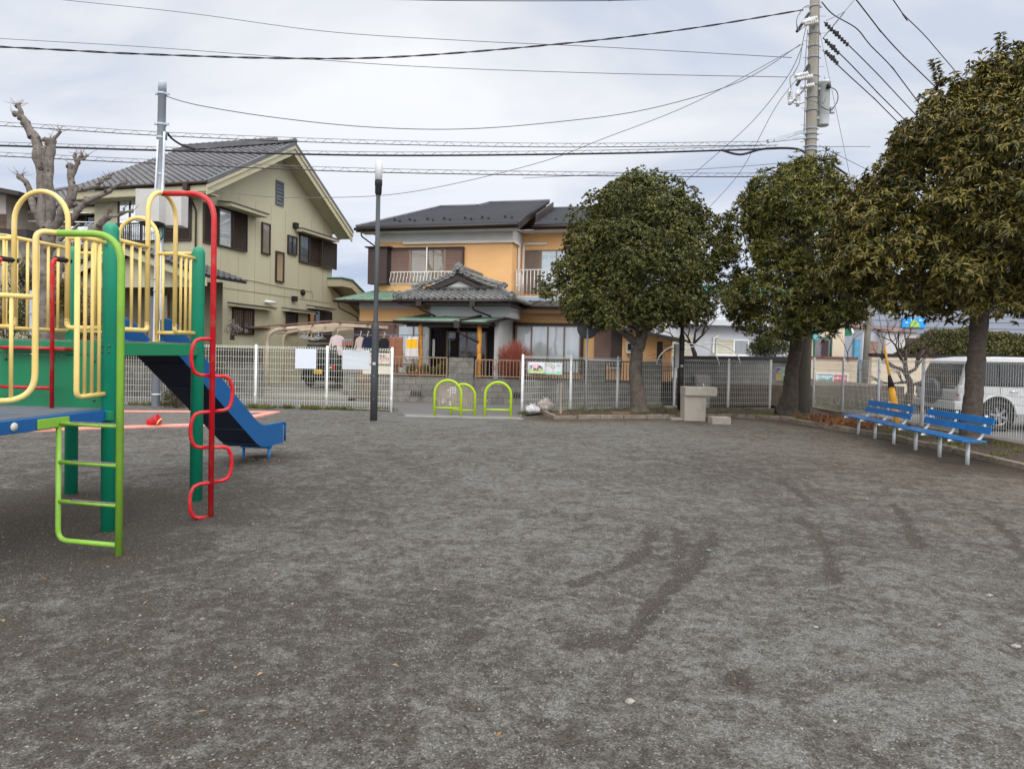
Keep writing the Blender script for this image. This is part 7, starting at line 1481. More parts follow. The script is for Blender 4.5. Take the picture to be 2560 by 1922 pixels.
# ------------------------------------------------------------------ right hand background
m_pw = mat('pale_blue_white_wall', (0.56,0.59,0.63), 0.85, 0.05, 0.6, dirt=(0.44,0.46,0.5), dirt_s=0.5, dirt_a=0.5, streak=True)
m_cyan = mat('turquoise_roof', (0.10,0.42,0.40), 0.6, 0.15, 2); m_bamb = mat('cream_shutter', (0.58,0.56,0.45), 0.6, 0.06, 3)
def bx(px, d): return D(px, 890, d).x
W1 = Fr(bx(1620,29.5),29.5,bx(2030,30.5),30.5)
wh = thing('white_house', 'pale white house with turquoise roof and cream shutters behind the round tree', 'house', tuple(W1.P(3,-2,0)))
Lw = W1.L; mb = MB(); W1.box(mb,0.2,Lw-0.4,-7,0,0,3.3); W1.box(mb,1.8,Lw-0.4,-7,-0.9,3.3,4.6); mb.build('wall', m_pw, wh)
s_, z_ = W1.sz(1713,805,0.5); mb = MB(); W1.box(mb,s_,Lw-0.2,-0.9,0.55,z_-0.1,z_+0.16); mb.build('balcony_slab', m_pw, wh); W1.box(mb,0,0,0,0,0,0)
rail(W1, s_+0.1, Lw-0.3, z_+0.16, z_+1.0, 0.45, m_white, 0, 0.13, wh, 0.014)
mb = MB(); mb.prism([W1.P(-0.1,0.3,3.15),W1.P(1.9,0.3,4.2),W1.P(1.9,0.3,4.35),W1.P(-0.1,0.3,3.3)],-W1.N*6); W1.box(mb,1.6,Lw,-7,-0.4,4.6,4.85); mb.build('roof', m_cyan, wh)
s0,z1 = W1.sz(1789,848); s1,z0 = W1.sz(1832,893); s2 = W1.sz(1871,850)[0]; louver(W1, wh, s0, s1, z0, z1, 0.02, m_bamb, 0.07); win(W1, wh, s1, s2, z0, z1, 0, 1, mat('grey_curtain',(0.33,0.33,0.29),0.9,0.2,5,streak=True), fm=m_white)
s0,z1 = W1.sz(1678,840); s1,z0 = W1.sz(1733,893); louver(W1, wh, s0, s1, z0, z1, 0.02, m_bamb, 0.07)
a = W1.sz(1794,840); b = W1.sz(1781,868); mb = MB(); mb.tube([W1.P(a[0],0.08,a[1]),W1.P(a[0]-0.2,0.08,a[1]-0.1),W1.P(b[0],0.08,b[1]),W1.P(b[0]-0.05,0.08,0.5)],0.04,8); mb.build('drain_pipe', m_white, wh)
mb = MB(); s0,z0 = W1.sz(1776,884); W1.box(mb,s0,s2,0.1,0.5,z0-0.25,z0); mb.build('planter_shelf', m_white, wh)
# hoop and bare garden tree behind the fence
mb = MB()
for dx, dz in ((0,0),(1.0,0.05)): mb.tube([Vector((D(1642,905,22.9).x+dx*0.9+1.05*(1-math.cos(q)),22.9+dx*0.6,1.35+0.72*math.sin(q)+dz)) for q in np.linspace(0,math.pi,18)],0.016,8)
tag(mb.build('garden_hoop', m_white), 'pair of thin white garden hoops arching behind the brown black lamp post', 'hoop')
# beige house with green roof
m_bei = mat('beige_wall', (0.62,0.52,0.39), 0.88, 0.05, 0.5, dirt=(0.52,0.44,0.34), dirt_s=0.4, dirt_a=0.5); m_grn = mat('green_roof', (0.012,0.14,0.075), 0.6, 0.1, 2)
BH = Fr(bx(2027,42),42,bx(2110,42.6),42.6); bh = thing('beige_house', 'beige house with dark green roof edge and brown window right of the utility pole', 'house', tuple(BH.P(1,-2,0)))
LB = BH.L; zt_ = D(2110,742,42).z; zr0 = BH.sz(2110,789)[1]
mb = MB(); BH.box(mb,0,LB,-8,0,0,zt_); BH.box(mb,LB,LB+0.62,-8,-1.2,0,BH.sz(2125,843)[1]+0.4); mb.build('wall', m_bei, bh)
mb = MB(); zg = BH.sz(2120,838)[1]; mb.prism([BH.P(LB-0.05,-0.6,zg),BH.P(LB+1.05,-0.6,zg),BH.P(LB+1.05,-0.6,zg+0.25),BH.P(LB-0.05,-0.6,zg+1.7)],-BH.N*6); mb.build('roof', m_grn, bh)
mb = MB(); mb.bar(BH.P(LB+1.10,-0.55,zg+0.2),BH.P(LB+0.1,-0.55,zg+1.6),0.07,0.16); BH.box(mb,LB+0.60,LB+0.70,-1.15,-1.05,0,zg); mb.build('gutter', m_white, bh)
s0,z1 = BH.sz(2034,842); s1,z0 = BH.sz(2078,895); w_ = win(BH, bh, s0, s1, z0, z1, 0, 1, mat('brown_blind',(0.11,0.045,0.03),0.7,0.1,5), fm=m_grn, fw=0.09)
s0,z1 = BH.sz(2091,833); mb = MB(); mb.lathe(BH.P(s0,0.02,z1),[(0,0),(0.11,0),(0.09,0.08),(0,0.1)],12,axis=BH.N); mb.build('vent_hood', m_white, bh)
mb = MB(); mb.tube([BH.P(-1.2,0.3,0),BH.P(-1.2,0.3,zt_)],0.15,8); mb.box(bx(2026,41.5),bx(2046,41.5),41.5,41.6,D(2030,848,41.5).z,D(2030,770,41.5).z); mb.build('turquoise_panel', mat('turquoise_panel_paint',(0.12,0.42,0.45),0.6), bh)
bwall = thing('garden_wall', 'long beige garden wall with dark brick coping behind the billboard and bare tree', 'wall', (bx(2150,40),40,0))
for (pa,pb_) in ((2027,2144),(2171,2300),(2300,2640)):
    MB().box(bx(pa,40),bx(pb_,40),40,40.25,-0.1,D(2100,899,40).z).build('wall', brickmat('beige_block',(0.62,0.50,0.36),(0.58,0.47,0.34),(0.42,0.34,0.26),1.2,0.42,0.012,0.9,0.06,(0.5,0.42,0.32),0.2), bwall)
    MB().box(bx(pa,40)-0.02,bx(pb_,40)+0.02,39.95,40.3,D(2100,899,40).z+0.002,D(2100,897,40).z+0.12).build('coping', mat('brick_coping',(0.15,0.07,0.045),0.9,0.5,6), bwall)
gg = thing('garden_gate', 'dark arched iron gate in the beige garden wall', 'gate', (bx(2157,40),40,0)); x0, x1 = bx(2144,40)+0.03, bx(2171,40)-0.03; mb = MB()
for k in range(9): x = x0+(x1-x0)*k/8; mb.tube([(x,40.1,0.05),(x,40.1,D(2100,905,40).z+0.15*math.sin(math.pi*k/8))],0.018,6)
for z in (0.15,1.1): mb.bar((x0,40.1,z),(x1,40.1,z),0.03,0.04)
mb.build('gate_leaf', m_blk, gg)
# billboard on legs
bb = thing('billboard', 'low roadside billboard with teal and red panels of white Japanese lettering', 'billboard', (bx(2080,29.5),29.5,0)); dB = 29.5
def bq(px, py, o=0.0): return D(px, py, dB-o)
mb = MB(); a = bq(2041,931); b = bq(2120,978); 
for x in (a.x,b.x-0.03): mb.box(x,x+0.035,dB,dB+0.035,-0.05,a.z+0.0)
for z in (a.z-0.035,bq(2080,971).z-0.035): mb.box(a.x+0.036,b.x-0.031,dB+0.001,dB+0.034,z,z+0.035)
mb.build('frame', m_white, bb)
zt1, zb1 = bq(2060,933.5).z, bq(2060,969.5).z; xm = bq(2082.5,940).x
MB().box(a.x+0.04,xm,dB-0.012,dB,zb1,zt1).build('panel', mat('panel_pale', (0.6,0.66,0.66), 0.5), bb)
o1 = MB().box(a.x+0.06,xm-0.02,dB-0.016,dB-0.013,zb1+0.30,zt1-0.02).build('panel', mat('panel_teal', (0.02,0.21,0.21), 0.5, 0.08, 5), bb); MB().box(a.x+0.06,xm-0.02,dB-0.016,dB-0.013,zb1+0.02,zb1+0.14).build('panel', MATS['panel_teal'], bb)
xc_ = (a.x+xm)/2; text('紀伊国屋', m_inkw, xc_, dB-0.018, zb1+0.30+(zt1-0.02-zb1-0.30)/2, 0.205, bb, xs=0.82); text('建材工業 神田建設', m_inkt, xc_, dB-0.018, zb1+0.215, 0.085, bb); text('0463-22-3321', m_inkw, xc_, dB-0.018, zb1+0.08, 0.105, bb)
x2 = bq(2118.5,940).x; zr_ = bq(2100,953.5).z; zb2 = bq(2100,969.5).z; zt2 = bq(2100,936).z
MB().box(xm+0.01,x2,dB-0.012,dB,zb2,zt2).build('panel', m_white, bb); MB().box(xm+0.03,x2-0.02,dB-0.016,dB-0.013,zr_,zt2-0.02).build('panel', mat('panel_red', (0.45,0.02,0.045), 0.5, 0.08, 5), bb); MB().box(xm+0.03,x2-0.02,dB-0.016,dB-0.013,zr_-0.035,zr_-0.012).build('stripe', mat('panel_navy', (0.06,0.03,0.10), 0.5), bb)
xc_ = (xm+x2)/2; text('入居者募集', m_inkw, xc_, dB-0.018, (zr_+zt2-0.02)/2, 0.135, bb, xs=0.85); text('近代建物', m_ink, xc_+0.05, dB-0.014, zb2+0.15, 0.10, bb); text('湘南支店', m_ink, xc_+0.05, dB-0.014, zb2+0.06, 0.055, bb)
mb = MB(); mb.bar((bx(2032,28.8),28.8,0.16),(bx(2100,28.6),28.6,0.2),0.10,0.04); mb.bar((bx(2045,29),29,0.13),(bx(2085,28.9),28.9,0.12),0.10,0.04); tag(mb.build('wood_plank', mat('pale_plank',(0.42,0.33,0.25),0.85,0.2,4)), 'pale planks lying on the ground in front of the billboard', 'plank')
# mural building and neighbours
gb_ = thing('grey_building', 'large grey blue building with horizontal siding and a blue painted panel', 'building', (bx(2250,60),60,0))
m_gb = mat('grey_blue_siding', (0.24,0.26,0.31), 0.7, 0.06, 0.4); mb = MB(); mb.box(bx(2128,60),bx(2700,60),60,75,-0.1,D(2250,700,60).z); mb.build('wall', m_gb, gb_)
mb = MB()
for k in range(14): z = 2.5+k*0.55; mb.box(bx(2128,60),bx(2700,60),59.97,59.999,z,z+0.05)
mb.build('siding_joint', mat('grey_joint',(0.14,0.15,0.18),0.7), gb_)
a, b = D(2257,794,59.8), D(2314.5,819.5,59.8); mu_ = MB().box(a.x,b.x,59.8,59.95,b.z,a.z).build('painted_panel', mat('panel_sky_blue',(0.01,0.30,0.72),0.5,0.05,2), gb_)
mb = MB(); xc_, zc_ = (a.x+b.x)/2, (a.z+b.z)/2
mb.prism([(xc_-0.5,59.79,b.z+0.02),(xc_+0.5,59.79,b.z+0.02),(xc_+0.38,59.79,zc_-0.02),(xc_+0.15,59.79,zc_+0.18),(xc_,59.79,zc_+0.30),(xc_-0.18,59.79,zc_+0.12),(xc_-0.4,59.79,zc_-0.06)],(0,-0.02,0)); mb.build('painted_hill', mat('hill_green',(0.30,0.48,0.10),0.6,0.5,6), mu_)
mb = MB()
for (dx,dz,s_) in ((-0.22,0.2,0.16),(0.5,0.2,0.2),(-0.72,-0.02,0.15)): mb.lathe((xc_+dx,59.785,zc_+dz),[(0,0),(s_*0.5,0),(s_*0.5,0.02),(0,0.02)],14,axis=(0,-1,0)); mb.lathe((xc_+dx+s_*0.5,59.785,zc_+dz-0.02),[(0,0),(s_*0.38,0),(s_*0.38,0.02),(0,0.02)],14,axis=(0,-1,0))
mb.build('painted_cloud', m_white, mu_)
def smallhouse(name, label, px0, px1, pyw, pyr, d, mw, mr, dep=6, cat='house'):
    t = thing(name, label, cat, (bx((px0+px1)/2,d),d,0)); x0, x1 = bx(px0,d), bx(px1,d); zw_ = D(px0,pyw,d).z; zr_ = D(px0,pyr,d).z
    MB().box(x0,x1,d,d+dep,-0.1,zw_).build('wall', mw, t); mb = MB(); ov = (x1-x0)*0.04
    mb.prism([(x0-ov,d-0.3,zw_),(x0-ov,d+dep/2,zr_),(x0-ov,d+dep+0.3,zw_)],(x1-x0+2*ov,0,0)); mb.build('roof', mr, t); return t
m_rroof = mat('red_brown_roof', (0.17,0.10,0.085), 0.7, 0.15, 1.5); m_paleb = mat('pale_blue_wall', (0.45,0.49,0.56), 0.85, 0.06, 0.6)
smallhouse('far_house','small pale blue house with red brown roof behind the bare tree',2155,2212,822,804,50,m_paleb,m_rroof); sh2 = smallhouse('far_house','low pale house with red brown tiled roof below the painted panel',2213,2290,829,812,49,mat('pale_grey_wall',(0.5,0.49,0.48),0.85),m_rroof)
MB().box(bx(2136,41),bx(2150,41),41,41.3,0,D(2140,848,41).z).build('screen', mat('blue_screen',(0.08,0.28,0.42),0.5,0.2,3), bh)
mb = MB(); q0 = Vector((bx(2163,38.5),38.5,0)); mb.lathe(q0,[(0.19,-0.1),(0.14,7.5),(0,7.6)],16,axis=(0.03,0,1)); tag(mb.build('utility_pole', m_concp), 'distant grey concrete pole in front of the beige garden wall', 'utility pole')
mb = MB(); mb.box(bx(2173,41),bx(2194,41),41,41.4,0,D(2180,853,41).z); tag(mb.build('brick_chimney', brickmat('red_brick',(0.30,0.12,0.07),(0.22,0.085,0.05),(0.3,0.27,0.24),0.25,0.10,0.02,0.9,0.2,(0.15,0.07,0.05))), 'red brick pier behind the beige wall beside the distant pole', 'pier')
# left hand background houses
m_cl = mat('cream_siding', (0.55,0.48,0.42), 0.85, 0.05, 1)
smh = thing('far_house', 'cream gabled house low behind the left of the bare pollarded tree', 'house', (bx(50,34),34,0)); x0,x1 = bx(-80,34), bx(97,34); zE_ = D(20,555,34).z; zP = D(60,500,34).z
mb = MB(); mb.prism([(x0,34,0),(x1,34,0),(x1,34,zE_-0.3),((x0+x1)/2+0.8,34,zP-0.3),(x0,34,zE_-0.9)],(0,8,0)); mb.build('wall', m_cl, smh)
xm_ = (x0+x1)/2+0.8; mb = MB(); mb.prism([(xm_,33.3,zP-0.2),(x1+0.8,33.3,zE_-0.65),(x1+0.8,33.3,zE_-0.4),(xm_,33.3,zP+0.05)],(0,9,0)); mb.prism([(xm_,33.3,zP-0.2),(x0-0.8,33.3,zE_-1.2),(x0-0.8,33.3,zE_-0.95),(xm_,33.3,zP+0.05)],(0,9,0)); mb.build('roof', mat('pink_grey_trim',(0.33,0.28,0.27),0.7), smh)
mb = MB(); mb.box(x0,x1+0.5,32.2,33.9,D(50,585,33).z-0.2,D(50,572,33).z); mb.build('canopy', m_tiled, smh)
lh = thing('brown_house', 'edge of a house with brown eaves and brick wall at the far left', 'house', (bx(-60,26),26,0)); xl = bx(13,26)
MB().box(xl-6,xl,26,33,0,D(0,478,26).z).build('wall', mat('pale_pink_wall',(0.50,0.44,0.41),0.85), lh); MB().box(xl-6,xl+0.02,25.98,26.0,D(0,640,26).z,D(0,535,26).z).build('brick_band', brickmat('left_brick',(0.20,0.11,0.07),(0.13,0.08,0.06),(0.05,0.04,0.035),0.35,0.09,0.015), lh)
mb = MB(); a = D(52,480,25.3); mb.prism([(a.x,25.2,a.z-0.15),(a.x,25.2,a.z),(a.x-6.5,25.2,a.z+1.1),(a.x-6.5,25.2,a.z+0.9)],(0,8,0)); mb.build('roof', m_dbr, lh)
a = D(10,588,23.5); nb = thing('neighbour_wall', 'beige wall and dark awning of the neighbouring house low on the left', 'wall', (bx(40,24.2),24.2,0)); MB().box(bx(-200,24.2),bx(118,24.2),24.2,24.4,1.0,D(60,594,24.2).z-0.0).build('wall', m_olived, nb); mb = MB(); mb.box(bx(-200,24.2),bx(95,24.2),23.6,24.15,D(60,594,24.2).z-0.1,D(60,580,24.2).z); mb.build('awning', m_tiled, nb)
# back of a street sign board near the left fence
sgn = thing('sign_board', 'back of a tall grey sign board standing by the left fence', 'sign', tuple(D(85,1010,17.6))); a, b = D(73,726,17.6), D(112,838,17.6); MB().box(a.x,b.x,17.6,17.63,b.z,a.z).build('panel', m_galv, sgn, bevel=0.02); mb = MB()
for f in (0.1,0.5,0.9): mb.box(a.x+0.01,b.x-0.01,17.55,17.6,b.z+(a.z-b.z)*f-0.02,b.z+(a.z-b.z)*f+0.02)
for x in (a.x+0.30,): mb.tube([(x,17.66,-0.1),(x,17.66,a.z-0.1)],0.03,8)
mb.build('bracket', m_galv, sgn)
# ------------------------------------------------------------------ vegetation
def leafmat(name, base, isl, rough=0.45, trans=0.0):
    m = mat(name, base, rough, 0.25, 0.8, spec=0.28, isl=isl)
    return m
def evergreen(name, label, trunk, prof, cx, cy, ncl, rcl, nwh, nlf, ll, lw, mts, spread=(35,75), droop=0.0, limbs=(), mt=None, seed=1, inner=5000, curl=0.15, shoots=0, squash=1.0, gap=0.0, group='evergreen trees in the park'):
    r_ = np.random.default_rng(seed); t = thing(name, label, 'tree', (trunk[0][0], trunk[0][1], trunk[0][2]), group)
    zs_ = [p[0] for p in prof]; rs_ = [p[1] for p in prof]; ox = [p[2] if len(p) > 2 else 0 for p in prof]
    # clumps on the envelope
    C = []; z = r_.uniform(zs_[0], zs_[-1], ncl*4); w = np.interp(z, zs_, rs_); keep_ = r_.random(len(z)) < (w/max(rs_))
    z = z[keep_][:ncl]; n = len(z); rr = np.interp(z, zs_, rs_); an = r_.uniform(0, 2*np.pi, n)
    lum = 1+0.13*np.sin(an*3+z*1.7+seed)+0.10*np.sin(an*5-z*2.3)
    rf = (0.52+0.48*r_.random(n)**0.55)*lum; rad = np.maximum(0.05, rr*rf - rcl*0.45)
    cen = np.stack([cx+np.interp(z,zs_,ox)+rad*np.cos(an), cy+rad*np.sin(an)*squash, z], -1)
    rc = rcl*r_.uniform(0.65,1.25,n)
    # whorls
    d = r_.normal(size=(n*nwh,3)); d /= np.linalg.norm(d,axis=1)[:,None]
    out_ = np.repeat(np.stack([np.cos(an),np.sin(an),0.35+0*an],-1),nwh,0); d = d+out_*0.55; d /= np.linalg.norm(d,axis=1)[:,None]
    pos = np.repeat(cen,nwh,0)+d*(np.repeat(rc,nwh)*r_.uniform(0.55,1.08,n*nwh))[:,None]*np.array([1,1,0.82])
    ax = d*0.7+np.array([0,0,0.55])+r_.normal(size=d.shape)*0.22; ax /= np.linalg.norm(ax,axis=1)[:,None]
    if shoots:
        k = r_.integers(0,n,shoots); k = k[cen[k,2] > zs_[0]+0.25*(zs_[-1]-zs_[0])]
        for i in k:
            L_ = r_.uniform(0.2,0.5); dirv = np.array([math.cos(an[i])*0.35,math.sin(an[i])*0.35,1.0]); dirv /= np.linalg.norm(dirv); st_ = cen[i]+dirv*rc[i]*0.7
            q = np.linspace(0,L_,7)[:,None]*dirv+st_; pos = np.vstack([pos,q]); ax = np.vstack([ax,np.repeat(dirv[None],7,0)])
    m_ = len(pos); A_ = np.repeat(ax,nlf,0); P_ = np.repeat(pos,nlf,0)
    th = np.radians(r_.uniform(spread[0],spread[1],m_*nlf)); ph = r_.uniform(0,2*np.pi,m_*nlf)
    tmp = np.tile(np.array([[0.31,0.17,0.93]]),(len(A_),1)); B_ = np.cross(A_,tmp); B_ /= np.linalg.norm(B_,axis=1)[:,None]; C_ = np.cross(A_,B_)
    dirl = A_*np.cos(th)[:,None]+(B_*np.cos(ph)[:,None]+C_*np.sin(ph)[:,None])*np.sin(th)[:,None]; dirl[:,2] -= droop*r_.uniform(0.4,1.3,len(dirl)); dirl /= np.linalg.norm(dirl,axis=1)[:,None]
    nrm = A_+r_.normal(size=A_.shape)*0.35; L_ = ll*r_.uniform(0.65,1.2,len(P_)); W_ = L_*lw*r_.uniform(0.8,1.2,len(P_))
    # inner shade leaves
    zi = r_.uniform(zs_[0]+0.15,zs_[-1]-0.3,inner); ri = np.interp(zi,zs_,rs_)*0.80*np.sqrt(r_.random(inner)); ai = r_.uniform(0,2*np.pi,inner)
    if gap:
        ok = ~((ai%2.1 < gap)&(zi < zs_[0]+0.55*(zs_[-1]-zs_[0]))); zi, ri, ai = zi[ok], ri[ok], ai[ok]
    Pi = np.stack([cx+np.interp(zi,zs_,ox)+ri*np.cos(ai), cy+ri*np.sin(ai)*squash, zi],-1); ni = len(Pi)
    P_ = np.vstack([P_,Pi]); dirl = np.vstack([dirl,rand_dirs(ni)]); nrm = np.vstack([nrm,rand_dirs(ni)]); L_ = np.concatenate([L_,max(ll,0.11)*1.2*r_.uniform(0.8,1.2,ni)]); W_ = np.concatenate([W_,max(ll,0.11)*0.5*r_.uniform(0.6,1.0,ni)])
    mi = r_.choice(len(mts),len(P_),p=[0.78]+[0.22/(len(mts)-1)]*(len(mts)-1)) if len(mts) > 1 else None
    leaves('crown', P_, dirl, nrm, L_, W_, mts, t, mi=mi, curl=curl)
    mb = MB(); pts = [Vector(p[:3]) for p in trunk]; rad_ = [p[3] for p in trunk]
    fine = []; fr_ = []
    for i in range(len(pts)-1):
        for k in range(6): tt = k/6; fine.append(pts[i].lerp(pts[i+1],tt)+Vector((0.012*math.sin(i*3+k),0.012*math.cos(k*2.1+i),0))); fr_.append(rad_[i]*(1-tt)+rad_[i+1]*tt)
    fine.append(pts[-1]); fr_.append(rad_[-1])
    mb.tube(fine,fr_,16)
    # surface relief of the bark
    vs = mb.v; 
    for i in range(len(vs)):
        v = Vector(vs[i]); c = min(fine, key=lambda q: abs(q.z-v.z)); k = 1+0.10*mnoise.noise(v*3.1)+0.06*mnoise.noise(v*9); mb.v[i] = (c.x+(v.x-c.x)*k, c.y+(v.y-c.y)*k, v.z)
    for lb in limbs: mb.tube([Vector(p[:3]) for p in lb],[p[3] for p in lb],10)
    for k in range(26):
        i = r_.integers(0,n); a = fine[-1] if cen[i,2] > pts[-1].z else min(fine[len(fine)//2:], key=lambda q: abs(q.z-cen[i,2]+0.5)); b = Vector(cen[i]); m2 = a.lerp(b,0.5)+Vector((r_.normal()*0.1,r_.normal()*0.1,0.12)); mb.tube([a,m2,b],[0.05,0.032,0.012],6)
    mb.build('trunk', mt or m_bark, t, fix=False)
    return t
# round tree by the fountain
b1_ = G(1600,1028,0.07); d1 = 19.2; s1_ = d1/FPX
X1 = b1_.x
l1 = [leafmat('leaf_round_tree',(0.086,0.098,0.040),[(0.55,0.6,0.6),(0.9,0.95,0.9),(1.15,1.1,1.0),(1.7,1.6,1.25),(0.8,0.9,0.8)]), leafmat('leaf_round_tree_new',(0.17,0.15,0.035),[(0.7,0.8,0.7),(1.0,1.0,0.8),(1.5,1.2,0.8)])]
def P1(px,py,d=19.2): p = D(px,py,d); return (p.x,p.y,p.z)
evergreen('broadleaf_tree','dense round-crowned dark green tree with a thick knobbly trunk left of the fountain',
  [(X1,d1,-0.1,0.36),(X1-0.01,d1,0.15,0.25),(*P1(1594,980),0.205),(*P1(1588,930),0.18),(*P1(1592,880),0.165),(*P1(1604,840),0.17),(*P1(1606,800),0.15),(*P1(1602,740),0.12),(*P1(1595,640),0.08)],
  [(2.5,0.9,-0.3),(2.68,1.8,-0.25),(2.95,2.3,-0.12),(3.3,2.38,0.0),(3.95,2.32,0.0),(4.8,2.08,-0.1),(5.4,1.9,-0.12),(5.8,1.6,-0.08),(6.15,1.2,0.0),(6.45,0.75,0.08),(6.65,0.3,0.1)],
  X1, d1+0.15, 250, 0.43, 85, 9, 0.084, 0.46, l1, (25,80), 0.0,
  limbs=([(*P1(1598,865),0.13),(*P1(1575,845),0.10),(*P1(1550,825),0.09),(*P1(1520,800),0.05)],[(*P1(1604,820),0.12),(*P1(1625,780),0.09),(*P1(1650,735),0.05)],[(*P1(1600,800),0.1),(*P1(1570,760),0.07),(*P1(1530,720),0.04)]), seed=11, inner=15000, shoots=14, curl=0.05)
# middle tree in front of the utility pole
d2 = 19.6
def P2_(px,py,d=19.6): p = D(px,py,d); return (p.x,p.y,p.z)
l2_ = [leafmat('leaf_middle_tree',(0.155,0.148,0.036),[(0.5,0.6,0.6),(0.9,0.95,0.9),(1.2,1.15,1.0),(1.6,1.5,1.2)],0.42), leafmat('leaf_middle_tree_dark',(0.055,0.072,0.030),[(0.7,0.8,0.8),(1.1,1.1,1.0)],0.38)]
X2 = P2_(1978,600)[0]
evergreen('broadleaf_tree','mid sized evergreen with long narrow leaves in front of the concrete utility pole',
  [(*P2_(1966,1036),0.42),(*P2_(1970,1018),0.30),(*P2_(1975,985),0.22),(*P2_(1978,940),0.185),(*P2_(1986,890),0.175),(*P2_(1993,850),0.18),(*P2_(1995,800),0.15),(*P2_(1992,700),0.11),(*P2_(1995,600),0.07)],
  [(2.35,1.2,-0.1),(2.7,2.0,-0.1),(3.4,2.18,-0.05),(4.4,2.12,-0.05),(5.3,2.1,0.0),(6.0,1.85,0.1),(6.5,1.4,0.2),(6.9,0.8,0.35),(7.1,0.3,0.4)],
  X2, d2, 155, 0.50, 42, 11, 0.155, 0.21, l2_, (30,85), 0.22,
  limbs=([(*P2_(1990,850),0.10),(*P2_(1950,838),0.085),(*P2_(1900,830),0.07),(*P2_(1850,822),0.05)],[(*P2_(2000,838),0.06),(*P2_(2060,826),0.055),(*P2_(2085,817),0.05),(*P2_(2110,816),0.045),(*P2_(2145,798),0.025)],[(*P2_(1990,780),0.1),(*P2_(1940,730),0.07),(*P2_(1890,700),0.04)]), seed=23, inner=3600, shoots=26, mt=m_barkd, gap=0.5)
# tallest tree on the right
d3 = 13.1
def P3(px,py,d=13.1): p = D(px,py,d); return (p.x,p.y,p.z)
l3 = [leafmat('leaf_tall_tree',(0.175,0.142,0.034),[(0.4,0.5,0.5),(0.8,0.9,0.9),(1.1,1.1,1.0),(1.55,1.4,1.1)],0.42), leafmat('leaf_tall_tree_dark',(0.055,0.060,0.025),[(0.7,0.8,0.8),(1.1,1.1,1.0)],0.36)]
X3 = P3(2452,600)[0]
evergreen('broadleaf_tree','tallest olive brown evergreen with drooping leaves and a straight grey trunk behind the nearer bench',
  [(*P3(2422,1125),0.24),(*P3(2424,1100),0.19),(*P3(2432,1000),0.165),(*P3(2440,900),0.155),(*P3(2448,800),0.15),(*P3(2455,740),0.15),(*P3(2460,600),0.11),(*P3(2470,400),0.07),(*P3(2478,250),0.03)],
  [(2.7,1.4,0.0),(2.98,2.3,0.0),(3.5,2.72,0.0),(4.2,2.66,0.0),(5.0,2.5,0.1),(5.7,2.0,0.2),(6.2,1.55,0.3),(6.7,1.12,0.38),(7.15,0.75,0.45),(7.5,0.35,0.5)],
  X3, d3+0.2, 230, 0.50, 58, 9, 0.128, 0.28, l3, (35,90), 0.55,
  limbs=([(*P3(2452,780),0.10),(*P3(2400,740),0.08),(*P3(2330,700),0.05)],[(*P3(2455,770),0.10),(*P3(2520,730),0.07),(*P3(2600,690),0.05)]), seed=37, inner=9000, shoots=90, mt=mat('bark_dark_brown',(0.085,0.065,0.052),0.92,0.3,14,bump=0.8,bs=40,dirt=(0.17,0.15,0.13),dirt_s=14,dirt_a=0.55), curl=0.25)
# ---- bare pollarded tree on the left
dT = 16.2
def PT(px,py,o=0.0): p = D(px,py,dT+o); return Vector((p.x,p.y,p.z))
pt = thing('pollarded_tree','bare pollarded grey tree with knobbly cut branches behind the play structure','tree',tuple(PT(115,1035)))
mb = MB()
def branch(pts, r0, r1, knob=True, seed=0):
    P_ = [PT(*p) for p in pts]; fine = []
    for i in range(len(P_)-1):
        for k in range(5): q = P_[i].lerp(P_[i+1],k/5); fine.append(q+Vector(((mnoise.noise(q*2.5+Vector((seed,0,0))))*0.05,mnoise.noise(q*2.5+Vector((0,seed,0)))*0.05,0)))
    fine.append(P_[-1]); n_ = len(fine); rs = []
    for i in range(n_): t_ = i/(n_-1); rs.append((r0*(1-t_)+r1*t_)*(0.88+0.13*mnoise.noise(fine[i]*6+Vector((seed,0,0)))+(0.30 if random.random() < 0.10 else 0)))
    if knob: rs[-1] *= 1.25; rs[-2] *= 1.3; fine.append(fine[-1]+(fine[-1]-fine[-3])*0.4); rs.append(r1*0.35)
    mb.tube(fine, rs, 12); return fine
tw = MB()
def twigs(p, n, L_, r=0.009, up=0.6):
    for k in range(n):
        d = Vector((random.gauss(0,1),random.gauss(0,0.6),abs(random.gauss(0,1))*up+0.2)).normalized(); q = p+d*L_*random.uniform(0.5,1.0); m2 = p.lerp(q,0.5)+Vector((random.gauss(0,0.02),0,random.gauss(0,0.02))); tw.tube([p,m2,q],[r,r*0.7,r*0.35],5)
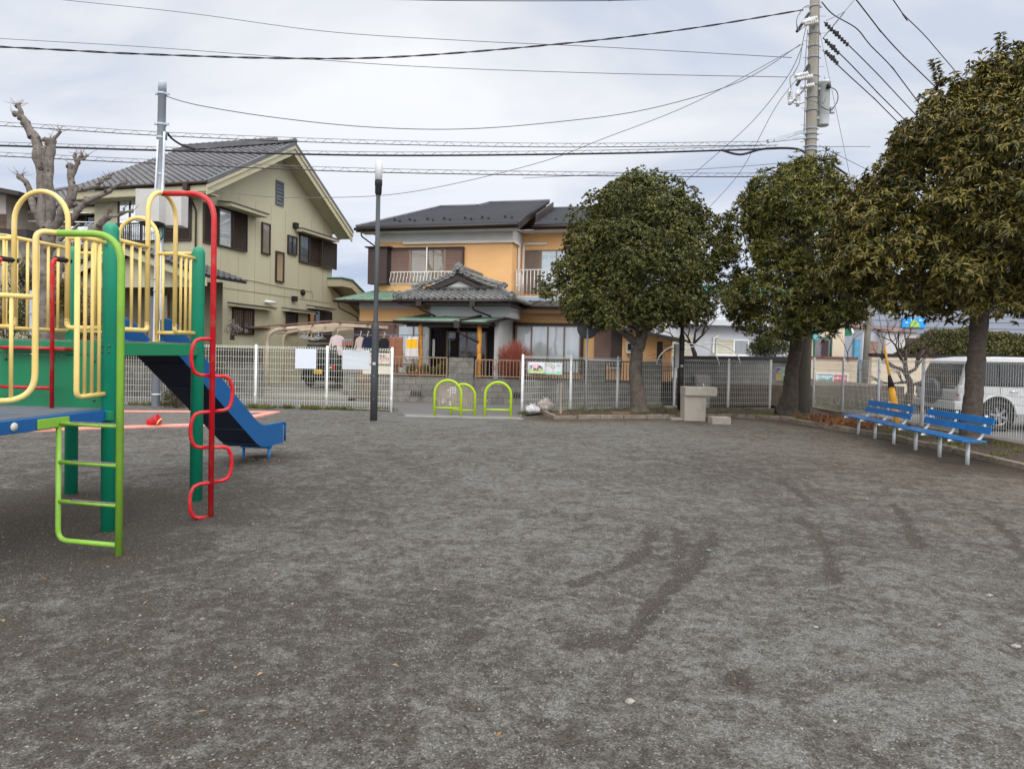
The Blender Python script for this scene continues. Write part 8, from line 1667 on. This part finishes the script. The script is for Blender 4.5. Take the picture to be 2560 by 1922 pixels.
br_ = [ ([(112,1050),(112,980),(113,820),(118,720),(114,640),(118,575)],0.175,0.175,False),
 ([(118,600),(108,556),(106,500),(104,440),(96,370),(88,345),(76,332)],0.14,0.105,False), ([(82,345),(70,322),(55,298),(42,284),(33,285)],0.115,0.06,True), ([(54,296),(52,280),(46,268),(44,262)],0.06,0.05,True),
 ([(122,580),(126,520),(124,440),(128,380),(126,350)],0.12,0.11,True), ([(118,440),(110,400),(112,370)],0.09,0.08,True), ([(130,352),(140,340),(150,328)],0.05,0.03,True),([(116,346),(108,352),(102,350)],0.05,0.035,True),
 ([(124,585),(150,545),(178,500),(186,470),(178,440),(174,412)],0.11,0.075,True), ([(182,446),(190,420),(198,396),(206,388)],0.06,0.045,True), ([(198,400),(210,400),(220,388)],0.035,0.022,True), ([(192,405),(188,390),(190,384)],0.04,0.035,True),
 ([(182,500),(190,476),(215,473),(245,464),(252,452),(275,444)],0.075,0.03,True), ([(245,462),(262,455),(268,444)],0.03,0.02,True),
 ([(140,585),(174,556),(196,528),(214,508),(250,490),(275,475),(292,462),(316,457)],0.085,0.035,True), ([(216,506),(218,498)],0.09,0.08,True),
 ([(205,600),(237,576),(258,552),(270,540)],0.09,0.07,True), ([(270,542),(292,540),(312,530),(332,528)],0.045,0.03,True), ([(268,538),(276,524),(282,510)],0.02,0.01,False), ([(310,530),(310,520)],0.03,0.025,True),
 ([(118,600),(100,560),(82,508),(72,480),(64,455),(50,442)],0.11,0.055,True), ([(68,465),(58,450),(44,440)],0.05,0.035,True),
 ([(112,720),(90,690),(76,660),(62,628),(48,602)],0.10,0.085,True), ([(112,830),(90,740),(70,600),(30,570),(-10,560)],0.0001,0.0001,False),
 ([(160,640),(146,700),(128,760)],0.05,0.045,False), ([(200,560),(182,580),(150,600)],0.04,0.05,False)]
for i,(p_, a_, b_, k_) in enumerate(br_):
    if a_ < 0.001: continue
    f_ = branch(p_, a_, b_, k_, i*1.7)
    if k_: twigs(f_[-2], 3, 0.28, 0.007)
for (px,py) in ((45,262),(40,270),(150,330),(205,388),(50,440),(316,457),(275,444)): twigs(PT(px,py), 4, 0.36, 0.007)
mb.build('trunk', m_barkg, pt, fix=False)
kn = MB()
for (p_, a_, b_, k_) in br_:
    if a_ < 0.001: continue
    P_ = [PT(*p) for p in p_]; L_ = sum((P_[i+1]-P_[i]).length for i in range(len(P_)-1))
    for k in range(int(L_*4.5)):
        i = random.randrange(len(P_)-1); t_ = random.random(); c = P_[i].lerp(P_[i+1],t_); r_k = (a_*(1-(i+t_)/(len(P_)-1))+b_*((i+t_)/(len(P_)-1)))*0.92; an = random.uniform(-0.3,math.pi+0.3); d = Vector((math.cos(an),-abs(math.sin(an))*0.9-0.1,random.gauss(0.1,0.25))).normalized()
        kr = random.uniform(0.018,0.045); kn.lathe(c+d*(r_k-0.01),[(kr*1.5,-0.01),(kr*1.1,kr*0.5),(kr*0.5,kr*0.7),(kr*0.2,kr*0.35),(0,kr*0.3)],7,axis=d)
kn.build('knots', mat('knot_bark',(0.07,0.048,0.038),0.95,0.5,12,dirt=(0.22,0.16,0.11),dirt_s=9,dirt_a=0.8), pt, fix=False)['kind'] = 'stuff'
tw.build('twigs', mat('twig_brown',(0.14,0.085,0.06),0.9,0.3,9), pt, fix=False)
# ---- generic bare twiggy tree
def baretree(name, label, pts, r0, fans, m, L_=0.9, depth=4, group=None):
    P_ = [Vector(p) for p in pts]; t = thing(name, label, 'tree', tuple(P_[0]), group); mb = MB(); n_ = len(P_); mb.tube(P_,[r0*(1-0.5*i/(n_-1)) for i in range(n_)],10)
    tw_ = MB()
    def grow(p, d, L_, r, dep):
        q = p+d*L_; mid_ = p.lerp(q,0.5)+Vector((random.gauss(0,L_*0.07),random.gauss(0,L_*0.05),random.gauss(0,L_*0.05))); (mb if dep >= depth-1 else tw_).tube([p,mid_,q],[r,r*0.8,r*0.6],5 if dep < depth-1 else 7)
        if dep <= 0: return
        for k in range(random.choice((2,3))):
            nd = (d+Vector((random.gauss(0,0.5),random.gauss(0,0.4),random.gauss(0.12,0.3)))).normalized(); grow(q if k else mid_, nd, L_*random.uniform(0.6,0.85), r*0.58, dep-1)
    for (p, d) in fans: grow(Vector(p), Vector(d).normalized(), L_, r0*0.45, depth)
    mb.build('trunk', m, t, fix=False); tw_.build('twigs', m, t, fix=False); return t
m_twd = mat('bark_reddish_dark',(0.075,0.05,0.042),0.9,0.3,8)
dd = 15.2
def q_(px,py,d): return tuple(D(px,py,d))
baretree('bare_tree','leafless twisted dark shrub tree between the yellow guard and the white car',[q_(2266,1040,18.6),q_(2270,1005,18.6),(*q_(2277,975,18.6),),q_(2274,952,18.6),q_(2264,932,18.6),q_(2263,910,18.6)],0.11,
  [(q_(2263,910,18.6),(-0.6,0,1)),(q_(2263,912,18.6),(0.1,0.2,1)),(q_(2266,934,18.6),(0.9,0,0.75)),(q_(2291,907,18.6),(0.6,0,1)),(q_(2264,932,18.6),(-1,0,0.4)),(q_(2275,955,18.6),(-1,0,-0.1)),(q_(2275,965,18.6),(0.9,-0.1,0.3))],m_twd,0.42,4)
baretree('bare_tree','small leafless tree with fine branches behind the fence, right of the brown black lamp post',[q_(1739,905,24.6),q_(1737,885,24.6),q_(1730,866,24.6),q_(1735,858,24.6)],0.10,
  [(q_(1735,858,24.6),(0.8,0,0.85)),(q_(1735,858,24.6),(0.2,0.2,1)),(q_(1732,864,24.6),(-0.9,0,0.35)),(q_(1755,840,24.6),(0.3,0,1)),(q_(1730,866,24.6),(-0.5,0,0.8))],m_twd,0.75,4)
baretree('bare_tree','thin leafless shrub by the corner of the beige house',[q_(2120,905,30),q_(2119,880,30)],0.035,[(q_(2119,885,30),(-0.5,0,1)),(q_(2119,880,30),(0.4,0,1))],m_twd,0.6,3)
baretree('bare_tree','thin leafless shrub in front of the distant grey pole',[q_(2205,900,30),q_(2206,860,30)],0.035,[(q_(2206,860,30),(-0.5,0,1)),(q_(2206,850,30),(0.4,0,1)),(q_(2206,870,30),(0.9,0,0.6))],m_twd,0.7,4)
# ---- shrubs: leaf clouds
def shrub(name, label, c, rx, ry, rz_, n, ll, lw, mts, cat='shrub', group=None, stems=True, flat=0.0, kind=None, seed=1):
    r_ = np.random.default_rng(seed); t = thing(name, label, cat, (c[0],c[1],c[2]-rz_), group); nb = max(6,int(n/260)); d = r_.normal(size=(nb,3)); d /= np.linalg.norm(d,axis=1)[:,None]; cc_ = d*np.array([rx,ry,rz_])*r_.uniform(0.35,0.78,nb)[:,None]
    k = r_.integers(0,nb,n); dd_ = r_.normal(size=(n,3)); dd_ /= np.linalg.norm(dd_,axis=1)[:,None]; s_ = np.array([rx,ry,rz_])*0.42
    P_ = cc_[k]+dd_*s_*(r_.random(n)**0.4)[:,None]+np.array(c); A_ = dd_+np.array([0,0,0.6])+r_.normal(size=(n,3))*0.5
    mi = r_.integers(0,len(mts),n) if len(mts) > 1 else None
    leaves('foliage',P_,A_,dd_+r_.normal(size=(n,3))*0.3,ll*r_.uniform(0.6,1.2,n),ll*lw*r_.uniform(0.8,1.2,n),mts,t,mi=mi)
    if stems:
        mb = MB()
        for k in range(9): a = Vector((c[0]+r_.normal()*0.06,c[1]+r_.normal()*0.06,c[2]-rz_-0.05)); b = Vector(cc_[k % nb])*0.7+Vector(c); mb.tube([a,a.lerp(b,0.5)+Vector((0,0,0.05)),b],[0.02,0.014,0.007],5)
        mb.build('stem', m_barkd, t, fix=False)
    return t
l_ol = leafmat('leaf_olive_yellow',(0.10,0.10,0.035),[(0.4,0.5,0.5),(0.9,1,0.9),(1.9,1.6,0.9)]); l_dk = leafmat('leaf_dark',(0.04,0.055,0.03),[(0.5,0.6,0.6),(1.1,1.1,1.0),(1.6,1.6,1.2)]); l_hd = leafmat('leaf_hedge',(0.10,0.098,0.045),[(0.35,0.45,0.5),(0.9,0.95,0.9),(1.7,1.4,1.0)]); l_br = leafmat('leaf_brownish',(0.12,0.085,0.05),[(0.4,0.4,0.5),(1,1,0.9),(1.6,1.3,1.0)]); l_ye = leafmat('leaf_yellow_green',(0.24,0.20,0.05),[(0.4,0.5,0.5),(1,1,0.9),(1.5,1.2,0.9)])
c = D(1924,868,26.4); shrub('garden_shrub','rounded glossy shrub above the tall dark block wall left of the leaning trunk',(c.x,c.y,c.z),0.86,0.7,0.62,5200,0.10,0.4,[l_ol,l_dk],seed=3)
hd = thing('hedge','long clipped brownish green hedge behind the white car','hedge',tuple(D(2400,890,31)))
r_ = np.random.default_rng(8); n = 26000; xa, xb = D(2245,880,31).x, D(2680,880,31).x; xx = r_.uniform(xa,xb,n); zt_ = D(2300,826,31).z; zb_ = 1.6
top_ = zt_+0.12*np.sin(xx*1.3)+0.08*np.sin(xx*3.7)-np.clip((xa+1.8-xx),0,2)**2*0.35; zz = zb_+(top_-zb_)*r_.random(n)**0.7; yy = 31+r_.uniform(-0.35,0.35,n)+0.12*np.sin(xx*4)+0.1*np.sin(zz*5)
leaves('foliage',np.stack([xx,yy,zz],-1),rand_dirs(n)+np.array([0,-0.2,0.5]),rand_dirs(n)+np.array([0,-0.7,0.3]),0.13*r_.uniform(0.6,1.3,n),0.05*r_.uniform(0.7,1.3,n),[l_hd,l_ol],hd,mi=r_.integers(0,2,n))
mb = MB(); mb.box(xa+0.5,xb,31.05,31.3,0,zt_-0.35); mb.build('branches', m_twd, hd)
wl = thing('garden_wall','beige wall with black coping below the long hedge','wall',(xa,30.4,0)); mb = MB(); mb.box(D(2180,890,30.3).x,xb,30.3,30.5,-0.1,D(2400,896,30.3).z); mb.build('wall', m_bei, wl); mb = MB(); mb.box(D(2178,890,30.3).x,xb,30.25,30.55,D(2400,896,30.3).z+0.002,D(2400,888,30.3).z); mb.build('coping', m_blk, wl)
c = D(545,912,19.4); shrub('wild_shrub','olive brown shrub seen through the fence between slide and red pole',(c.x,c.y,c.z-0.1),0.42,0.4,0.75,3800,0.06,0.35,[l_br,l_dk],seed=5)
c = D(440,992,17.7); shrub('wild_shrub','low brown shrub at the foot of the fence right of the steel pole',(c.x,c.y,0.28),0.42,0.3,0.30,2600,0.05,0.35,[l_br,l_dk],seed=6)
for k,(px,py,rx,rz_,ms,lb) in enumerate(((20,770,1.3,1.3,[l_dk,l_hd],'dark green garden shrub at the far left edge behind the railings'),(75,700,0.8,0.9,[l_dk,l_br],'dark shrub left of the bare pollarded trunk'),(90,790,1.0,0.7,[l_ye,l_hd],'yellow green shrub low beside the bare pollarded trunk'),(215,800,0.7,0.8,[l_br,l_dk],'brown shrub right of the bare pollarded trunk'),(170,745,0.45,0.7,[l_ye,l_dk],'yellowish shrub just behind the bare pollarded trunk'))):
    c = D(px,py,20.6+0.3*k); shrub('garden_shrub',lb,(c.x,c.y,c.z),rx,0.6,rz_,3600,0.09,0.4,ms,seed=20+k,stems=True)
c = D(448,770,22.6); shrub('garden_shrub','tall dark shrub beside the olive house entrance, behind the yellow railing',(c.x,c.y,c.z),0.35,0.35,0.95,2600,0.07,0.4,[l_dk,l_hd],seed=33)
c = D(590,820,22.9); shrub('garden_shrub','pale flowering twig shrub above the garden wall right of the red pole',(c.x-0.2,c.y+0.2,c.z+0.0),0.28,0.28,0.35,500,0.06,0.4,[leafmat('leaf_pale',(0.4,0.4,0.38),[(0.6,0.6,0.6),(1,1,1)]),l_br],seed=34)
# red twig bush
rb = thing('red_bush','dome of fine bare red twigs behind the railing beside the entrance','shrub',tuple(D(1287,940,24.3))); c = D(1287,940,24.3); mb = MB()
for k in range(900):
    an = random.uniform(0,2*math.pi); el = random.uniform(0.05,1.0)**0.8*math.pi/2; Rr = 0.78*random.uniform(0.62,1.16); d = Vector((math.cos(an)*math.cos(el),math.sin(an)*math.cos(el),math.sin(el)*1.35)); q = Vector((c.x,c.y,0.95))+d*Rr; p0_ = Vector((c.x,c.y,0.6))+d*0.22; mm_ = p0_.lerp(q,0.6)+Vector((random.gauss(0,0.03),random.gauss(0,0.03),random.gauss(0,0.03)))
    mb.tube([p0_,mm_,q],[0.008,0.0065,0.004],3,caps=False); mb.tube([mm_,mm_+(q-mm_)*0.9+Vector((random.gauss(0,0.06),0,random.gauss(0,0.06)))],[0.006,0.003],3,caps=False)
mb.build('twigs', mat('red_twig',(0.42,0.13,0.085),0.8,0.3,6), rb, fix=False)
for k,(px,ms,w,lb) in enumerate(((1030,[l_br,l_ye],0.28,'spiky brown potted plant left of the log post'),(1075,[l_ye,l_dk],0.32,'yellow green leafy plant behind the railing right of the log post'),(1102,[l_ye,l_hd],0.24,'small yellow green plant beside the dark entrance'))):
    c = D(px,925,23.75); shrub('garden_plant',lb,(c.x,c.y,c.z+0.0),w,0.2,0.30,650,0.09,0.3,ms,cat='plant',seed=50+k,stems=False)
c = D(1033,941,23.65); t = thing('flower_pot','terracotta bowl at the foot of the spiky plant','pot',(c.x,c.y,0.75)); MB().lathe((c.x,c.y,0.75),[(0.10,0),(0.17,0.13),(0.185,0.13),(0.185,0.16),(0.16,0.16),(0.15,0.12),(0,0.12)],18).build('bowl', mat('terracotta',(0.42,0.20,0.13),0.85,0.1,6), t)
# ---- stuff: weeds, dry grass, fallen leaves, loose stones
def grass(name, label, spots, m, h=0.09, w=0.007, cat='grass', lie=0.5):
    P_=[];A_=[];L_=[]; r_ = np.random.default_rng(len(spots)+3)
    for (x0,y0,x1,y1,z,n,sp) in spots:
        t_ = r_.random(n); x = x0+(x1-x0)*t_+r_.normal(size=n)*sp; y = y0+(y1-y0)*t_+r_.normal(size=n)*sp*0.6; P_.append(np.stack([x,y,np.full(n,z)],-1)); a = r_.normal(size=(n,3))*lie; a[:,2] = np.abs(a[:,2])*0.4+1-lie*0.8; A_.append(a); L_.append(h*r_.uniform(0.4,1.3,n))
    P_=np.vstack(P_);A_=np.vstack(A_);L_=np.concatenate(L_); o = leaves(name,P_,A_,rand_dirs(len(P_)),L_,np.full(len(P_),w),m,fold=0.1,curl=0.2); o['kind']='stuff'; o['label']=label; o['category']=cat; return o
l_gr = leafmat('weed_green',(0.15,0.16,0.05),[(0.5,0.7,0.6),(1,1,0.9),(1.7,1.3,0.9)],0.7); l_dry = leafmat('dry_grass_tan',(0.30,0.22,0.12),[(0.4,0.4,0.4),(1,1,0.9),(1.4,1.2,1.0)],0.8); l_or = leafmat('dead_foliage_orange',(0.26,0.13,0.06),[(0.3,0.3,0.4),(0.9,0.9,0.9),(1.4,1.2,1.0)],0.8)
sp = []
for k in range(60): x = -11+random.random()*8.0; sp.append((x,18.3,x+0.2,18.3,0.0,random.choice((25,40,60)),0.06))
sp += [(D(780,1018,18.3).x,18.25,D(795,1018,18.3).x,18.25,0,260,0.09),(D(655,1018,18.3).x,18.2,D(670,1018,18.3).x,18.2,0,160,0.07)]
sp += [(0.3,18.0,0.45,18.2,0.0,200,0.07)]
grass('grass','short green and yellow weeds along the foot of the left fence',sp,[l_gr],0.13,0.009)
sp = [(-3.9,9.6,-3.1,9.55,0.03,130,0.10)] + [(-3.2+random.gauss(0,0.5),4.6+random.gauss(0,0.3),-3.1,4.6,0.0,5,0.05) for k in range(7)]
grass('grass','thin dry weeds around the slide feet and the lime ladder',sp,[l_dry],0.035,0.003)
sp = []
for k in range(90):
    x = random.uniform(0.8,9.4); yk = np.interp(x,[0.8,4.1,6.0,7.4,9.4],[17.4,18.2,18.9,17.0,12]); y = yk+random.uniform(0.3,3.2); sp.append((x,y,x+0.2,y,0.06,random.choice((10,30,50)),0.12))
for k in range(60): y = random.uniform(9.5,16.5); x = random.uniform(7.9,9.4); sp.append((x,y,x+0.1,y+0.2,0.06,random.choice((12,30,60)),0.12))
grass('grass','sparse weeds in the planting bed under the trees',sp,[l_gr],0.09,0.008)
sp = [(random.uniform(7.6,9.2),random.uniform(15.6,18.2),0,0,0,0,0) for k in range(42)]; sp = [(a,b,a+random.gauss(0,0.3),b+random.gauss(0,0.3),0.09,60,0.16) for a,b,*_ in sp]
grass('dry_grass','heap of orange brown dead foliage behind the far bench',sp,[l_or],0.17,0.016,'dead foliage',0.9)
sp = [(random.uniform(10.1,17),random.uniform(22.5,28.5),0,0,0,0,0) for k in range(160)]; sp = [(a,b,a+random.gauss(0,0.4),b+random.gauss(0,0.2),0.0,70,0.22) for a,b,*_ in sp]
grass('ground_cover','rough brown and green cut back growth beyond the right fence',sp,[l_hd],0.34,0.03,'ground cover',0.8)
n = 2600; r_ = np.random.default_rng(77); x = r_.uniform(0.8,9.5,n); yk = np.interp(x,[0.8,4.1,6.0,7.4,7.8],[17.2,18.1,18.8,16.0,8.5]); y = yk+r_.exponential(1.3,n)-0.3
ok = y < 21.5; x, y = x[ok], y[ok]; n = len(x); o = leaves('fallen_leaves',np.stack([x,y,np.full(n,0.085)],-1),np.stack([r_.normal(size=n),r_.normal(size=n),r_.normal(size=n)*0.1],-1),np.tile([0,0,1.0],(n,1))+r_.normal(size=(n,3))*0.2,r_.uniform(0.04,0.09,n),r_.uniform(0.02,0.035,n),[l_br]); o['kind']='stuff'; o['label']='brown fallen leaves scattered over the planting bed'; o['category']='fallen leaves'
n = 170; x = r_.uniform(-9,7,n); y = 2.5+r_.exponential(5.0,n); o = leaves('fallen_leaves',np.stack([x,y,np.full(n,0.035)],-1),np.stack([r_.normal(size=n),r_.normal(size=n),r_.normal(size=n)*0.15],-1),np.tile([0,0,1.0],(n,1))+r_.normal(size=(n,3))*0.25,r_.uniform(0.025,0.055,n),r_.uniform(0.010,0.022,n),[l_br,l_dry],mi=r_.integers(0,2,n)); o['kind']='stuff'; o['label']='a few dry leaves blown over the open sandy ground'; o['category']='fallen leaves'
# loose stones on the sandy ground
r_ = np.random.default_rng(5); n = 3000; yv = 2.4+ r_.exponential(3.6,n); xv = (r_.random(n)*2-1)*(yv*0.8+0.3); ok = (yv < 16.5)&(xv > -12)&(xv < 7.3); xv, yv = xv[ok], yv[ok]; n = len(xv); sz_ = np.clip(r_.lognormal(-5.6,0.45,n),0.002,0.016)
ico = [(0,0,1),(0.89,0,0.45),(0.28,0.85,0.45),(-0.72,0.53,0.45),(-0.72,-0.53,0.45),(0.28,-0.85,0.45),(0.72,0.53,-0.45),(-0.28,0.85,-0.45),(-0.89,0,-0.45),(-0.28,-0.85,-0.45),(0.72,-0.53,-0.45),(0,0,-1)]
icf = [(0,1,2),(0,2,3),(0,3,4),(0,4,5),(0,5,1),(1,6,2),(2,7,3),(3,8,4),(4,9,5),(5,10,1),(2,6,7),(3,7,8),(4,8,9),(5,9,10),(1,10,6)]
iv = np.array(ico); V = np.empty((n,12,3)); zg = (vnoise(xv,yv,0.45,1)*0.035 + vnoise(xv,yv,1.7,2)*0.018 + vnoise(xv,yv,5,3)*0.009)
for i in range(n):
    s = sz_[i]; q = iv*(1+0.25*r_.normal(size=(12,1)))*np.array([s*r_.uniform(0.8,1.5),s,s*r_.uniform(0.45,0.8)]); a = r_.random()*6.28; ca, sa = math.cos(a), math.sin(a); V[i,:,0] = xv[i]+q[:,0]*ca-q[:,1]*sa; V[i,:,1] = yv[i]+q[:,0]*sa+q[:,1]*ca; V[i,:,2] = zg[i]+q[:,2]+s*0.25
F = (np.array(icf)[None]+np.arange(n)[:,None,None]*12).reshape(-1,3)
me = bpy.data.meshes.new('loose_stones'); me.from_pydata(V.reshape(-1,3).tolist(),[],F.tolist()); me.materials.append(mat('pebble',(0.22,0.21,0.19),0.85,0.2,9,isl=[(0.3,0.29,0.28),(0.45,0.45,0.44),(0.55,0.54,0.5),(0.75,0.73,0.68),(1.2,1.15,1.05)])); o = bpy.data.objects.new('loose_stones',me); COL.objects.link(o); o['kind']='stuff'; o['label']='loose small stones scattered over the sandy playground'; o['category']='loose stones'
def stone(label, px, py, s, m):
    q = G(px,py); bm_ = bmesh.new(); bmesh.ops.create_icosphere(bm_,subdivisions=3,radius=s)
    for v in bm_.verts: k = 1+0.35*mnoise.noise(v.co*(1.6/s)+Vector((px,0,0))); v.co = Vector((v.co.x*1.3*k,v.co.y*0.9*k,v.co.z*0.6*k))
    me_ = bpy.data.meshes.new('stone'); bm_.to_mesh(me_); bm_.free(); me_.materials.append(m); o = bpy.data.objects.new('stone',me_); COL.objects.link(o); o.location = (q.x,q.y,gz(q.x,q.y)+s*0.3); tag(o,label,'stone','stones on the sandy ground')
m_st = mat('pale_stone',(0.27,0.25,0.215),0.9,0.25,40,bump=0.5,bs=60)
stone('palest larger stone lying alone in the lower middle of the sandy ground',1576,1747,0.017,m_st); stone('pale flat stone at the right edge of the sandy ground',2540,1622,0.020,m_st); stone('small pale stone right of the tyre marks near the right side',2473,1489,0.015,m_st); stone('small greenish white stone right of centre on the sandy ground',2040,1571,0.011,m_st)
stone('small blue grey chip at the top of the forked tyre mark',1772,1378,0.017,mat('blue_chip',(0.12,0.17,0.18),0.8))

# lettering: curves become plain meshes
bpy.context.view_layer.update(); dg_ = bpy.context.evaluated_depsgraph_get()
for o in TEXTS:
    me_ = bpy.data.meshes.new_from_object(o.evaluated_get(dg_)); me_.name = 'lettering'
    n_ = bpy.data.objects.new('lettering', me_); COL.objects.link(n_); n_.parent = o.parent; n_.location = o.location; n_.rotation_euler = o.rotation_euler; n_.scale = o.scale
    bpy.data.objects.remove(o)
